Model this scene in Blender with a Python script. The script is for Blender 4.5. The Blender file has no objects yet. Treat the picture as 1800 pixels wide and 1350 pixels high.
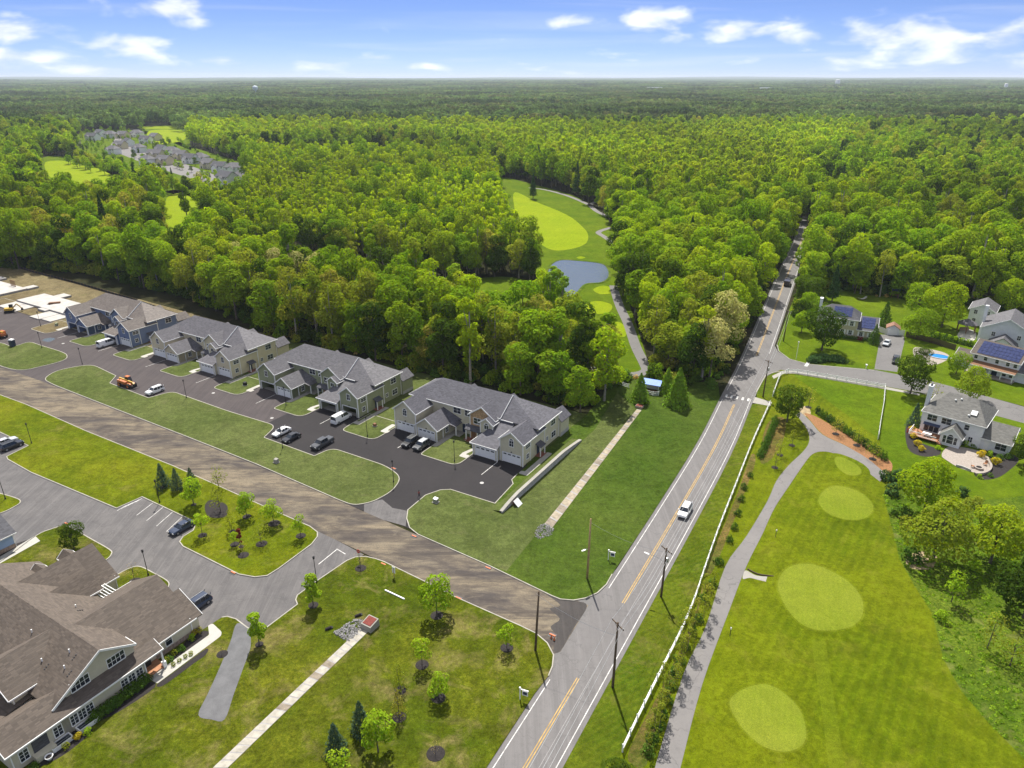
import bpy, math, random
import numpy as np
from mathutils import Vector, Matrix
from mathutils.geometry import tessellate_polygon

# ------------------------------------------------------------------ camera, sky, sun, exposure
SC = bpy.context.scene
COL = SC.collection
H, F = 76.0, 1248.0                       # eye height in metres, focal length in photo pixels (1800 wide)
PITCH = math.atan((675 - 134) / F)
SP, CP = math.sin(PITCH), math.cos(PITCH)
cam = bpy.data.cameras.new('camera')
cam.sensor_width = 36.0
cam.lens = 36.0 * F / 1800.0
cam.clip_start = 1.0
cam.clip_end = 60000.0
cam_o = bpy.data.objects.new('camera', cam)
COL.objects.link(cam_o)
cam_o.location = (0, 0, H)
cam_o.rotation_euler = (math.pi / 2 - PITCH, 0, 0)
SC.camera = cam_o

SUN_EL, SUN_AZ = math.radians(57), math.radians(-7)     # sun ahead of the camera, a little to the left
W = bpy.data.worlds.new('World'); SC.world = W; W.use_nodes = True
def build_world():
    nt = W.node_tree; N = nt.nodes; L = nt.links
    N.clear()
    out = N.new('ShaderNodeOutputWorld'); bg = N.new('ShaderNodeBackground'); bg.inputs[1].default_value = 0.056
    sky = N.new('ShaderNodeTexSky'); sky.sky_type = 'NISHITA'; sky.sun_disc = False
    sky.sun_elevation = SUN_EL; sky.sun_rotation = SUN_AZ
    sky.altitude = 1500; sky.air_density = 0.6; sky.dust_density = 0.0; sky.ozone_density = 8.0
    # a white cumulus field, laid out by direction
    tc = N.new('ShaderNodeTexCoord'); sep = N.new('ShaderNodeSeparateXYZ'); L.new(tc.outputs['Generated'], sep.inputs[0])
    def M(op, a, b=None, c=None):
        n = N.new('ShaderNodeMath'); n.operation = op
        for i, v in enumerate((a, b, c)):
            if v is None: continue
            if isinstance(v, (int, float)): n.inputs[i].default_value = v
            else: L.new(v, n.inputs[i])
        return n.outputs[0]
    az = M('ARCTAN2', sep.outputs[0], sep.outputs[1])
    el = M('MAXIMUM', M('ARCSINE', sep.outputs[2]), 0.0)
    # a layer of clouds at one height looks flatter and denser towards the horizon
    elc = M('POWER', el, 0.8)
    cmb = N.new('ShaderNodeCombineXYZ'); L.new(M('MULTIPLY', az, 5.2), cmb.inputs[0]); L.new(M('MULTIPLY', elc, 9.0), cmb.inputs[1]); cmb.inputs[2].default_value = 3.7
    n1 = N.new('ShaderNodeTexNoise'); n1.inputs['Scale'].default_value = 3.4; n1.inputs['Detail'].default_value = 9; n1.inputs['Roughness'].default_value = 0.5; n1.inputs['Distortion'].default_value = 0.25
    L.new(cmb.outputs[0], n1.inputs['Vector'])
    n2 = N.new('ShaderNodeTexNoise'); n2.inputs['Scale'].default_value = 0.55; n2.inputs['Detail'].default_value = 2
    cm2 = N.new('ShaderNodeCombineXYZ'); L.new(M('MULTIPLY', az, 5.2), cm2.inputs[0]); L.new(M('MULTIPLY', elc, 11.0), cm2.inputs[1]); cm2.inputs[2].default_value = 11.3
    L.new(cm2.outputs[0], n2.inputs['Vector'])
    # the larger clouds stand where the photograph's do (azimuth, elevation, width, height), the small ones where the noise puts them
    acc = None
    for px, py, rx, ry, k in ((60, 74, 75, 20, 1), (150, 84, 50, 13, .8), (262, 91, 58, 18, 1), (55, 108, 68, 14, 1), (200, 124, 40, 10, .8), (350, 40, 75, 20, 1), (380, 55, 40, 14, .8), (425, 112, 45, 10, .8), (590, 117, 42, 9, .8), (680, 107, 30, 8, .7), (755, 118, 60, 7, .7), (990, 48, 35, 14, .8), (1128, 52, 62, 30, 1.0), (1160, 72, 60, 16, .8), (1280, 68, 85, 22, .95), (1370, 76, 60, 16, .9), (1320, 104, 40, 9, .8), (1440, 110, 70, 16, .7), (1500, 78, 75, 22, 1), (1590, 74, 85, 24, 1.05), (1720, 82, 85, 24, 1.05), (1800, 92, 60, 28, .95), (1650, 104, 110, 15, .7), (1050, 119, 45, 8, .6), (250, 118, 260, 10, .5), (820, 121, 300, 8, .45), (1560, 104, 330, 17, .58)):
        a0 = math.atan2(px - 900, F / CP * .96); e0 = (134 - py) / F * .93
        ga = M('MULTIPLY', M('SUBTRACT', az, a0), F / rx * .8); ge = M('MULTIPLY', M('SUBTRACT', el, e0), F / ry)
        q = M('MULTIPLY', M('EXPONENT', M('MULTIPLY', M('ADD', M('MULTIPLY', ga, ga), M('MULTIPLY', ge, ge)), -1.0)), k)
        acc = q if acc is None else M('MAXIMUM', acc, q)
    d = M('ADD', M('ADD', M('MULTIPLY', n1.outputs['Fac'], 0.8), M('MULTIPLY', n2.outputs['Fac'], 0.27)), M('MULTIPLY', acc, 0.31))
    up = N.new('ShaderNodeMapRange'); L.new(el, up.inputs[0]); up.inputs[1].default_value = 0.1; up.inputs[2].default_value = 0.3; up.inputs[3].default_value = 0; up.inputs[4].default_value = 0.27      # denser cloud added overhead, out of view, to fill the shaded walls
    d = M('ADD', d, up.outputs[0])
    mr = N.new('ShaderNodeMapRange'); mr.interpolation_type = 'SMOOTHSTEP'
    L.new(d, mr.inputs[0]); mr.inputs[1].default_value = 0.63; mr.inputs[2].default_value = 0.92; mr.inputs[3].default_value = 0; mr.inputs[4].default_value = 0.8
    # thin high wisps
    cm3 = N.new('ShaderNodeCombineXYZ'); L.new(M('MULTIPLY', az, 2.2), cm3.inputs[0]); L.new(M('MULTIPLY', elc, 22.0), cm3.inputs[1]); cm3.inputs[2].default_value = 1.3
    n3 = N.new('ShaderNodeTexNoise'); n3.inputs['Scale'].default_value = 1.3; n3.inputs['Detail'].default_value = 6; n3.inputs['Distortion'].default_value = 0.8
    L.new(cm3.outputs[0], n3.inputs['Vector'])
    mr3 = N.new('ShaderNodeMapRange'); mr3.interpolation_type = 'SMOOTHSTEP'; L.new(n3.outputs['Fac'], mr3.inputs[0]); mr3.inputs[1].default_value = 0.5; mr3.inputs[2].default_value = 0.8; mr3.inputs[4].default_value = 0.2
    fac = M('MAXIMUM', mr.outputs[0], mr3.outputs[0])
    shade = N.new('ShaderNodeMapRange'); L.new(n1.outputs['Fac'], shade.inputs[0]); shade.inputs[1].default_value = 0.4; shade.inputs[2].default_value = 0.72; shade.inputs[3].default_value = 9.6; shade.inputs[4].default_value = 12.0
    cc = N.new('ShaderNodeCombineXYZ')
    L.new(M('MULTIPLY', shade.outputs[0], 0.97), cc.inputs[0]); L.new(M('MULTIPLY', shade.outputs[0], 0.985), cc.inputs[1]); L.new(M('MULTIPLY', shade.outputs[0], 1.03), cc.inputs[2])
    mix = N.new('ShaderNodeMix'); mix.data_type = 'RGBA'
    tint = N.new('ShaderNodeMix'); tint.data_type = 'RGBA'; tint.blend_type = 'MULTIPLY'; tint.inputs[0].default_value = 1.0; tint.inputs[7].default_value = (1.07, .935, 1.06, 1)
    L.new(sky.outputs[0], tint.inputs[6])
    L.new(fac, mix.inputs[0]); L.new(tint.outputs[2], mix.inputs[6]); L.new(cc.outputs[0], mix.inputs[7])
    L.new(mix.outputs[2], bg.inputs[0]); L.new(bg.outputs[0], out.inputs[0])
build_world()

sun = bpy.data.lights.new('sun', 'SUN'); sun.energy = 3.9; sun.angle = math.radians(0.6); sun.color = (1.0, 0.955, 0.88)
sun_o = bpy.data.objects.new('sun', sun); COL.objects.link(sun_o)
sdir = Vector((math.sin(SUN_AZ) * math.cos(SUN_EL), math.cos(SUN_AZ) * math.cos(SUN_EL), math.sin(SUN_EL)))   # towards the sun
sun_o.rotation_euler = sdir.to_track_quat('Z', 'Y').to_euler(); sun_o.location = (0, 0, 300)

SC.view_settings.view_transform = 'Standard'; SC.view_settings.look = 'None'
SC.view_settings.exposure = 1.0; SC.view_settings.gamma = 1.0; SC.view_settings.use_curve_mapping = False
SC.render.engine = 'CYCLES'
SC.cycles.use_denoising = True
SC.cycles.max_bounces = 6; SC.cycles.diffuse_bounces = 4; SC.cycles.glossy_bounces = 2; SC.cycles.transmission_bounces = 4; SC.cycles.volume_bounces = 0
SC.cycles.sample_clamp_indirect = 6.0

# ------------------------------------------------------------------ helpers
R = math.radians
rnd = random.Random(7)
def g(px, py, z=0.0):
    """the point of the plane at height z that the photograph shows at pixel (px, py)"""
    u = (px - 900) / F; v = (py - 675) / F
    t = (z - H) / (-SP - v * CP)
    return (u * t, (CP - v * SP) * t)
def G(pts): return [g(*p) for p in pts]
A_EST = R(-31.2)
EX, EY = (math.cos(A_EST), math.sin(A_EST)), (-math.sin(A_EST), math.cos(A_EST))
B4 = (-27.3, 149.0)
def l4(x, y): return (B4[0] + EX[0] * x + EY[0] * y, B4[1] + EX[1] * x + EY[1] * y)   # frame of the estate, origin at the nearest townhouse

class MB:
    """collects faces and links them as one mesh object"""
    def __init__(s): s.v = []; s.f = []
    def poly(s, pts):
        n = len(s.v); s.v += [tuple(p) for p in pts]; s.f.append(tuple(range(n, n + len(pts)))); return s
    def solid(s, bot, top):
        """closed solid between two rings of equal length"""
        n = len(s.v); k = len(bot); s.v += [tuple(p) for p in bot] + [tuple(p) for p in top]
        s.f.append(tuple(range(n + k - 1, n - 1, -1))); s.f.append(tuple(range(n + k, n + 2 * k)))
        for i in range(k):
            j = (i + 1) % k; s.f.append((n + i, n + j, n + k + j, n + k + i))
        return s
    def box(s, x0, x1, y0, y1, z0, z1):
        b = [(x0, y0), (x1, y0), (x1, y1), (x0, y1)]
        return s.solid([(x, y, z0) for x, y in b], [(x, y, z1) for x, y in b])
    def prism(s, pts, z0, z1): return s.solid([(x, y, z0) for x, y in pts], [(x, y, z1) for x, y in pts])
    def extrude_y(s, prof, y0, y1): return s.solid([(x, y0, z) for x, z in prof], [(x, y1, z) for x, z in prof])
    def extrude_x(s, prof, x0, x1): return s.solid([(x0, y, z) for y, z in prof], [(x1, y, z) for y, z in prof])
    def slab(s, pts, th): return s.solid([(x, y, z - th) for x, y, z in pts], pts)
    def bar(s, p, q, w, h=None):
        h = h or w; p = Vector(p); q = Vector(q); d = (q - p).normalized()
        u = d.cross(Vector((0, 0, 1)));  u = Vector((1, 0, 0)) if u.length < 1e-4 else u.normalized()
        n = u.cross(d).normalized(); u = u * w / 2; n = n * h / 2
        return s.solid([p - u - n, p + u - n, p + u + n, p - u + n], [q - u - n, q + u - n, q + u + n, q - u + n])
    def tube(s, pts, rad, n=8):
        """round tube through points with one radius per point"""
        base = len(s.v); P = [Vector(p) for p in pts]
        rad = rad if isinstance(rad, (list, tuple)) else [rad] * len(P)
        for i, p in enumerate(P):
            d = (P[min(i + 1, len(P) - 1)] - P[max(i - 1, 0)]).normalized()
            u = d.cross(Vector((0.13, 0.97, 0.21)))
            if u.length < 0.05: u = d.cross(Vector((1, 0, 0)))
            u.normalize(); w = d.cross(u)
            for k in range(n):
                a = 2 * math.pi * k / n; s.v.append(tuple(p + (u * math.cos(a) + w * math.sin(a)) * rad[i]))
        for i in range(len(P) - 1):
            for k in range(n):
                a = base + i * n + k; b = base + i * n + (k + 1) % n; s.f.append((a, b, b + n, a + n))
        s.f.append(tuple(base + k for k in range(n - 1, -1, -1))); e = base + (len(P) - 1) * n; s.f.append(tuple(e + k for k in range(n)))
        return s
    def lathe(s, prof, c=(0, 0, 0), n=16):
        base = len(s.v)
        for r, z in prof:
            for k in range(n):
                a = 2 * math.pi * k / n; s.v.append((c[0] + r * math.cos(a), c[1] + r * math.sin(a), c[2] + z))
        for i in range(len(prof) - 1):
            for k in range(n):
                a = base + i * n + k; b = base + i * n + (k + 1) % n; s.f.append((a, b, b + n, a + n))
        s.f.append(tuple(base + k for k in range(n - 1, -1, -1))); e = base + (len(prof) - 1) * n; s.f.append(tuple(e + k for k in range(n)))
        return s
    def mesh(s, name, mat, smooth=False):
        me = bpy.data.meshes.new(name); me.from_pydata(s.v, [], s.f)
        if mat: me.materials.append(mat)
        if smooth: me.shade_smooth()
        me.update(); return me
    def build(s, name, mat, parent=None, smooth=False): return put(name, s.mesh(name, mat, smooth), parent)

def put(name, me, parent=None, loc=None, rz=None):
    o = bpy.data.objects.new(name, me); COL.objects.link(o)
    if parent: o.parent = parent
    if loc is not None: o.location = loc
    if rz is not None: o.rotation_euler = (0, 0, rz)
    return o
def tag(o, label, cat, group=None):
    o['label'] = label; o['category'] = cat
    if group: o['group'] = group
    return o
def thing(name, label, cat, loc=(0, 0, 0), rz=0.0, group=None):
    o = bpy.data.objects.new(name, None); COL.objects.link(o); o.empty_display_size = 0.5
    o.location = loc if len(loc) == 3 else (loc[0], loc[1], 0); o.rotation_euler = (0, 0, rz)
    return tag(o, label, cat, group)
def struct(o): o['kind'] = 'structure'; return o
def stuff(o, label, cat): o['kind'] = 'stuff'; return tag(o, label, cat)
def copy_tree(o, parent=None):
    c = o.copy(); COL.objects.link(c); c.parent = parent
    for ch in o.children: copy_tree(ch, c)
    return c

def catmull(pts, n=6, closed=True):
    out = []; k = len(pts)
    for i in range(k if closed else k - 1):
        if closed: p0, p1, p2, p3 = pts[i - 1], pts[i], pts[(i + 1) % k], pts[(i + 2) % k]
        else: p0, p1, p2, p3 = pts[max(i - 1, 0)], pts[i], pts[i + 1], pts[min(i + 2, k - 1)]
        for j in range(n):
            t = j / n; t2 = t * t; t3 = t2 * t
            out.append(tuple(0.5 * (2 * p1[a] + (p2[a] - p0[a]) * t + (2 * p0[a] - 5 * p1[a] + 4 * p2[a] - p3[a]) * t2 + (3 * p1[a] - p0[a] - 3 * p2[a] + p3[a]) * t3) for a in (0, 1)))
    if not closed: out.append(tuple(pts[-1]))
    return out
def rounded(pts, r, n=5):
    """polygon with its corners rounded; r is one radius or one per corner"""
    out = []; k = len(pts)
    for i in range(k):
        p = Vector(pts[i]); a = Vector(pts[i - 1]) - p; b = Vector(pts[(i + 1) % k]) - p
        ri = r[i] if isinstance(r, (list, tuple)) else r
        d = min(ri, a.length * .45, b.length * .45)
        if d < .02: out.append(tuple(p)); continue
        s = p + a.normalized() * d; e = p + b.normalized() * d
        for j in range(n + 1):
            t = j / n; out.append(tuple(s * (1 - t) ** 2 + p * 2 * t * (1 - t) + e * t * t))
    return out
def area2(pts): return sum(pts[i - 1][0] * pts[i][1] - pts[i][0] * pts[i - 1][1] for i in range(len(pts)))
def sheet_mesh(name, pts, z, mat):
    if area2(pts) < 0: pts = pts[::-1]
    v = [(x, y, z) for x, y in pts]
    tris = tessellate_polygon([[Vector(p) for p in v]])
    me = bpy.data.meshes.new(name)
    fs = []
    for a, b, c in tris:
        A, B, C = v[a], v[b], v[c]
        fs.append((a, b, c) if (B[0] - A[0]) * (C[1] - A[1]) - (B[1] - A[1]) * (C[0] - A[0]) > 0 else (a, c, b))
    me.from_pydata(v, [], fs); me.materials.append(mat); me.update(); return me
def sheet(name, pts, z, mat, parent=None):
    o = put(name, sheet_mesh(name, pts, z, mat), parent)
    return o if parent else struct(o)
def ribbon(pts, w, closed=False):
    """left and right offset lines of a polyline"""
    L, Rr = [], []; k = len(pts)
    for i in range(k):
        p = Vector(pts[i])
        a = Vector(pts[i - 1]) if (closed or i > 0) else None; b = Vector(pts[(i + 1) % k]) if (closed or i < k - 1) else None
        d1 = (p - a).normalized() if a is not None and (p - a).length > 1e-6 else None
        d2 = (b - p).normalized() if b is not None and (b - p).length > 1e-6 else None
        d1 = d1 or d2; d2 = d2 or d1
        n1 = Vector((-d1.y, d1.x)); n2 = Vector((-d2.y, d2.x)); m = n1 + n2
        m = n1 if m.length < .2 else m.normalized(); s = min(1 / max(m.dot(n1), .35), 2)
        L.append(tuple(p + m * s * w / 2)); Rr.append(tuple(p - m * s * w / 2))
    return L, Rr
def strip_mb(pts, w, z0, z1, closed=False, mb=None):
    """a solid band of width w along a line (kerb), or a flat band when z0 == z1 (painted line)"""
    mb = mb or MB(); L, Rr = ribbon(pts, w, closed); k = len(pts); n = len(mb.v)
    for i in range(k):
        mb.v += [(*L[i], z1), (*Rr[i], z1)]
        if z1 > z0: mb.v += [(*L[i], z0), (*Rr[i], z0)]
    st = 4 if z1 > z0 else 2
    for i in range(k if closed else k - 1):
        a = n + i * st; b = n + ((i + 1) % k) * st
        mb.f.append((a, a + 1, b + 1, b))
        if st == 4: mb.f += [(a + 2, a, b, b + 2), (a + 1, a + 3, b + 3, b + 1)]
    return mb
def inside(p, poly):
    x, y = p; c = False; j = len(poly) - 1
    for i in range(len(poly)):
        xi, yi = poly[i]; xj, yj = poly[j]
        if (yi > y) != (yj > y) and x < (xj - xi) * (y - yi) / (yj - yi) + xi: c = not c
        j = i
    return c
def inside_np(X, Y, poly):
    c = np.zeros(X.shape, bool); j = len(poly) - 1
    for i in range(len(poly)):
        xi, yi = poly[i]; xj, yj = poly[j]
        with np.errstate(divide='ignore', invalid='ignore'):
            c ^= ((yi > Y) != (yj > Y)) & (X < (xj - xi) * (Y - yi) / (yj - yi + 1e-12) + xi)
        j = i
    return c

# ------------------------------------------------------------------ materials
MATS = {}
class NT:
    def __init__(s, name):
        s.m = bpy.data.materials.new(name); s.m.use_nodes = True; s.nt = s.m.node_tree; s.N = s.nt.nodes; s.L = s.nt.links
        s.b = s.N['Principled BSDF']; s.o = s.N['Material Output']; MATS[name] = s.m
        s.tc = s.N.new('ShaderNodeTexCoord')
    def link(s, a, b): s.L.new(a, b)
    def co(s, scale=(1, 1, 1), rz=0.0, kind='Object'):
        mp = s.N.new('ShaderNodeMapping'); s.link(s.tc.outputs[kind], mp.inputs[0]); mp.inputs[3].default_value = scale; mp.inputs[2].default_value = (0, 0, rz); return mp.outputs[0]
    def noise(s, scale, detail=4, rough=.55, vec=None, dist=0.0):
        n = s.N.new('ShaderNodeTexNoise'); n.inputs['Scale'].default_value = scale; n.inputs['Detail'].default_value = detail; n.inputs['Roughness'].default_value = rough; n.inputs['Distortion'].default_value = dist
        s.link(vec if vec is not None else s.tc.outputs['Object'], n.inputs['Vector']); return n.outputs['Fac']
    def rng(s, v, a, b, c=0.0, d=1.0):
        n = s.N.new('ShaderNodeMapRange'); s.link(v, n.inputs[0])
        for i, q in enumerate((a, b, c, d)): n.inputs[i + 1].default_value = q
        return n.outputs[0]
    def math(s, op, a, b=0.0):
        n = s.N.new('ShaderNodeMath'); n.operation = op
        for i, q in enumerate((a, b)):
            if isinstance(q, (int, float)): n.inputs[i].default_value = q
            else: s.link(q, n.inputs[i])
        return n.outputs[0]
    def mix(s, f, a, b, mode='MIX'):
        n = s.N.new('ShaderNodeMix'); n.data_type = 'RGBA'; n.blend_type = mode
        for i, q in ((0, f), (6, a), (7, b)):
            if isinstance(q, (int, float)): n.inputs[i].default_value = q
            elif isinstance(q, tuple): n.inputs[i].default_value = (*q, 1) if len(q) == 3 else q
            else: s.link(q, n.inputs[i])
        return n.outputs[2]
    def wave(s, scale, vec, dist=0.0, bands='X', prof='SAW'):
        n = s.N.new('ShaderNodeTexWave'); n.wave_type = 'BANDS'; n.bands_direction = bands; n.wave_profile = prof
        n.inputs['Scale'].default_value = scale; n.inputs['Distortion'].default_value = dist; s.link(vec, n.inputs['Vector']); return n.outputs['Fac']
    def color(s, c):
        if isinstance(c, tuple): s.b.inputs['Base Color'].default_value = (*c, 1)
        else: s.link(c, s.b.inputs['Base Color'])
    def bump(s, h, strength=.4, dist=.05):
        n = s.N.new('ShaderNodeBump'); n.inputs['Strength'].default_value = strength; n.inputs['Distance'].default_value = dist
        s.link(h, n.inputs['Height']); s.link(n.outputs[0], s.b.inputs['Normal'])
    def set(s, rough=.8, metal=0.0, spec=.3, **k):
        s.b.inputs['Roughness'].default_value = rough; s.b.inputs['Metallic'].default_value = metal; s.b.inputs['Specular IOR Level'].default_value = spec
        for a, v in k.items(): s.b.inputs[a].default_value = v
        return s.m

def plain(name, c, rough=.6, metal=0.0, spec=.4, var=.12, scale=3.0, bump=0.0):
    """a paint, plastic, metal or cloth with a little uneven tone"""
    t = NT(name); n = t.noise(scale, 5)
    t.color(t.mix(t.rng(n, .3, .7), tuple(q * (1 - var) for q in c), tuple(min(q * (1 + var), 1) for q in c)))
    if bump: t.bump(n, bump, .02)
    return t.set(rough, metal, spec)
def grass(name, lo, mid, hi, dry=None, mow=None, fine=1.0, dryamt=(.55, .75), amp=1.0):
    """turf: broad patches, tufts and blades; dry is a bleached colour in patches; mow = (angle, width) of cut stripes"""
    t = NT(name)
    big = t.noise(.05, 4, .6); med = t.noise(.45, 5, .65); tuft = t.noise(2.6, 4, .7, dist=.6); blade = t.noise(11.0, 3, .8)
    a = t.mix(t.rng(med, .32, .68), lo, mid)
    a = t.mix(t.rng(big, .38, .66), a, hi)
    a = t.mix(t.rng(tuft, .35, .7, 0, .75 * fine), a, tuple(q * .8 for q in lo))
    if dry:
        a = t.mix(t.math('MULTIPLY', t.rng(t.noise(.16, 6, .7, dist=.5), *dryamt), t.rng(tuft, .3, .6, .3, 1)), a, dry)
    if mow:
        w = t.wave(1 / mow[1], t.co((1, 1, 1), mow[0]), 1.2, 'X', 'SIN'); a = t.mix(t.rng(w, .3, .7, 0, .22), a, hi)
    k = t.rng(blade, .28, .72, .5, 1.5)
    k = t.math('MULTIPLY', k, t.math('MULTIPLY', t.rng(t.noise(1.35, 7, .78), .32, .68, 1 - .3 * amp, 1 + .3 * amp), t.rng(t.noise(.3, 5, .65, dist=.8), .34, .66, 1 - .2 * amp, 1 + .2 * amp)))
    hsv = t.N.new('ShaderNodeHueSaturation'); t.link(a, hsv.inputs['Color']); t.link(k, hsv.inputs['Value'])
    t.color(hsv.outputs[0])
    t.bump(t.math('ADD', t.math('MULTIPLY', blade, .5), tuft), .8, .12 * fine)
    return t.set(.95, 0, .03)
def asphalt(name, c, patch, scale=1.0, crack=.5, rough=.85, streak=None):
    t = NT(name)
    big = t.noise(.12 * scale, 6, .62, dist=.4); med = t.noise(1.1 * scale, 6, .7); grit = t.noise(14.0, 3, .8)
    a = t.mix(t.rng(big, .35, .68), c, patch)
    a = t.mix(t.rng(med, .5, .75, 0, .45), a, tuple(q * .6 for q in c))
    v = t.N.new('ShaderNodeTexVoronoi'); v.feature = 'DISTANCE_TO_EDGE'; v.inputs['Scale'].default_value = .16
    wv = t.N.new('ShaderNodeVectorMath'); wv.operation = 'ADD'; t.link(t.tc.outputs['Object'], wv.inputs[0])
    nn = t.N.new('ShaderNodeTexNoise'); nn.inputs['Scale'].default_value = .5; t.link(t.tc.outputs['Object'], nn.inputs['Vector'])
    sc = t.N.new('ShaderNodeVectorMath'); sc.operation = 'SCALE'; sc.inputs[3].default_value = 3.0; t.link(nn.outputs['Color'], sc.inputs[0]); t.link(sc.outputs[0], wv.inputs[1])
    t.link(wv.outputs[0], v.inputs['Vector'])
    a = t.mix(t.rng(v.outputs['Distance'], .004, .012, crack, 0), a, tuple(q * .35 for q in c))
    if streak is not None:
        st = t.noise(1.0, 6, .65, t.co((.9, .035, 1), streak), .3); a = t.mix(t.rng(st, .42, .62, 0, .55), a, tuple(q * .74 for q in c))
        st2 = t.noise(2.4, 5, .6, t.co((.9, .03, 1), streak), .2); a = t.mix(t.rng(st2, .52, .7, 0, .4), a, tuple(min(q * 1.22, 1) for q in patch))
    a = t.mix(t.rng(grit, .3, .75, 0, .35), a, tuple(min(q * 1.35, 1) for q in patch))
    t.color(a); t.bump(grit, .3, .01)
    return t.set(rough, 0, .12)

grass('lawn_estate', (0.0608, 0.0811, 0.0203), (0.0811, 0.103, 0.0281), (0.101, 0.119, 0.0374), dry=(0.14, 0.133, 0.0624), dryamt=(.56, .85), fine=.8)
grass('lawn_dark', (.037, .068, .007), (.054, .088, .011), (.074, .104, .016), dry=(.1, .11, .032), dryamt=(.58, .9), fine=.85)
grass('lawn_yellow', (.06, .09, .003), (.1, .126, .004), (.148, .155, .007), dry=(.18, .15, .045), dryamt=(.56, .8), fine=.9)
grass('lawn_club', (.04, .063, .003), (.07, .092, .005), (.118, .124, .009), dry=(.19, .15, .06), dryamt=(.5, .72), fine=1.1, amp=1.25)
grass('lawn_golf', (.058, .088, .002), (.09, .122, .003), (.13, .152, .005), dry=(.165, .158, .02), dryamt=(.55, .82), mow=(R(35), 5.0), fine=.8, amp=.9)
grass('lawn_house', (.052, .098, .003), (.078, .125, .004), (.105, .145, .006), mow=(R(-35), 2.4), fine=.6, amp=.8)
grass('verge', (.045, .08, .004), (.075, .106, .006), (.11, .125, .009), dry=(.15, .125, .04), mow=(R(58), 3.0))
grass('rough_grass', (0.0476, 0.0952, 0.00571), (0.0856, 0.138, 0.00952), (0.143, 0.181, 0.019), dry=(0.209, 0.19, 0.0666), fine=1.6)
grass('tee_turf', (.122, .165, .01), (.145, .182, .014), (.168, .195, .019), mow=(R(20), 2.5), fine=.35, amp=.35)
grass('mown_turf', (.085, .118, .004), (.11, .14, .006), (.14, .16, .009), fine=.7, amp=.7)
grass('fairway', (.15, .215, .004), (.18, .24, .006), (.205, .255, .008), mow=(R(20), 9.0), fine=.25, amp=.4)
grass('dry_strip', (.05, .08, .006), (.12, .1, .03), (.2, .115, .045), dry=(.24, .15, .07), fine=1.2, amp=1.2)
grass('forest_floor', (.016, .02, .008), (.028, .03, .012), (.045, .04, .018), dry=(.07, .05, .028))
grass('dirt_tan', (0.104, 0.08, 0.044), (0.16, 0.128, 0.068), (0.2, 0.168, 0.088), dry=(0.096, 0.096, 0.032), fine=.6)
asphalt('road_grey', (0.142, 0.135, 0.132), (0.165, 0.157, 0.153), crack=.3, streak=R(28.8))
asphalt('road_side', (0.132, 0.127, 0.124), (0.158, 0.152, 0.147), crack=.4)
asphalt('road_lot', (0.093, 0.0888, 0.0888), (0.141, 0.133, 0.129), 2.2, crack=.3, streak=-A_EST)
asphalt('road_new', (.027, .0252, .0262), (.034, .031, .032), crack=.1)
asphalt('road_estate', (0.0588, 0.0504, 0.0516), (0.081, 0.0696, 0.0672), 1.4, crack=.15, streak=-A_EST + R(90))
asphalt('path_grey', (0.154, 0.146, 0.142), (0.186, 0.176, 0.168), crack=.4)
asphalt('concrete', (0.252, 0.24, 0.211), (0.333, 0.318, 0.281), crack=.2)
asphalt('concrete_pale', (0.34, 0.326, 0.289), (0.414, 0.4, 0.363), crack=.1)
asphalt('gravel_fine', (0.098, 0.098, 0.101), (0.14, 0.14, 0.143), 6, crack=0)
def torn_road():
    t = NT('road_torn')
    v1 = t.co((.07, .2, 1), -A_EST); v2 = t.co((.22, .5, 1), -A_EST)
    a = t.noise(1.0, 8, .62, v1, .6); b = t.noise(1.1, 8, .7, v2, .5); grit = t.noise(5.0, 5, .8)
    c = t.mix(t.rng(a, .38, .6), (.082, .072, .066), (.23, .19, .132))
    tr = t.noise(1.0, 7, .68, t.co((.05, .6, 1), -A_EST), .9); c = t.mix(t.rng(tr, .47, .62, 0, .6), c, (.052, .046, .044))
    c = t.mix(t.rng(b, .46, .66, 0, .7), c, (.055, .047, .045))
    c = t.mix(t.rng(t.noise(.6, 8, .72, t.co((.25, .8, 1), -A_EST), .6), .52, .66, 0, .5), c, (.27, .228, .16))
    c = t.mix(t.rng(grit, .42, .68, 0, .55), c, (.062, .054, .05))
    t.color(c); t.bump(grit, .4, .03); return t.set(.95, 0, .05)
torn_road()
asphalt('torn_dark', (.05, .046, .044), (.068, .061, .057), 2.5, crack=.2, streak=-A_EST)
plain('paint_white', (.5, .49, .465), .7, scale=1.2, var=.35)
plain('paint_yellow', (.4, .25, .06), .7, scale=1.2, var=.35)
plain('kerb_concrete', (.33, .31, .26), .85, scale=.8, var=.18)
plain('mulch_dark', (.022, .018, .017), .95, scale=7, var=.5, bump=.8)
plain('mulch_orange', (.24, .115, .045), .95, scale=4, var=.4, bump=.8)
plain('bare_tan', (.3, .23, .13), .95, scale=1.0, var=.35, bump=.4)
plain('trim_white', (.76, .76, .74), .55, var=.04)
plain('vinyl_white', (.8, .8, .78), .45, var=.04)
plain('metal_black', (.02, .02, .022), .5, .2)
plain('metal_grey', (.35, .36, .37), .4, .7)
plain('wood_pole', (.10, .068, .042), .9, scale=4, var=.35)
plain('wood_new', (.36, .24, .12), .85, scale=3, var=.25)
plain('rust_red', (.17, .035, .025), .85, scale=6, var=.4)
plain('timber_brown', (.20, .10, .05), .85, scale=5, var=.3)
plain('rubber', (.018, .018, .018), .85)
plain('orange_paint', (.42, .12, .025), .5, scale=2, var=.2)
plain('orange_plastic', (.5, .13, .04), .6)
plain('yellow_paint', (.48, .30, .03), .5)
plain('blue_tarp', (.03, .16, .55), .5, scale=2, var=.3)
plain('navy_plastic', (.02, .035, .07), .5)
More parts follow.
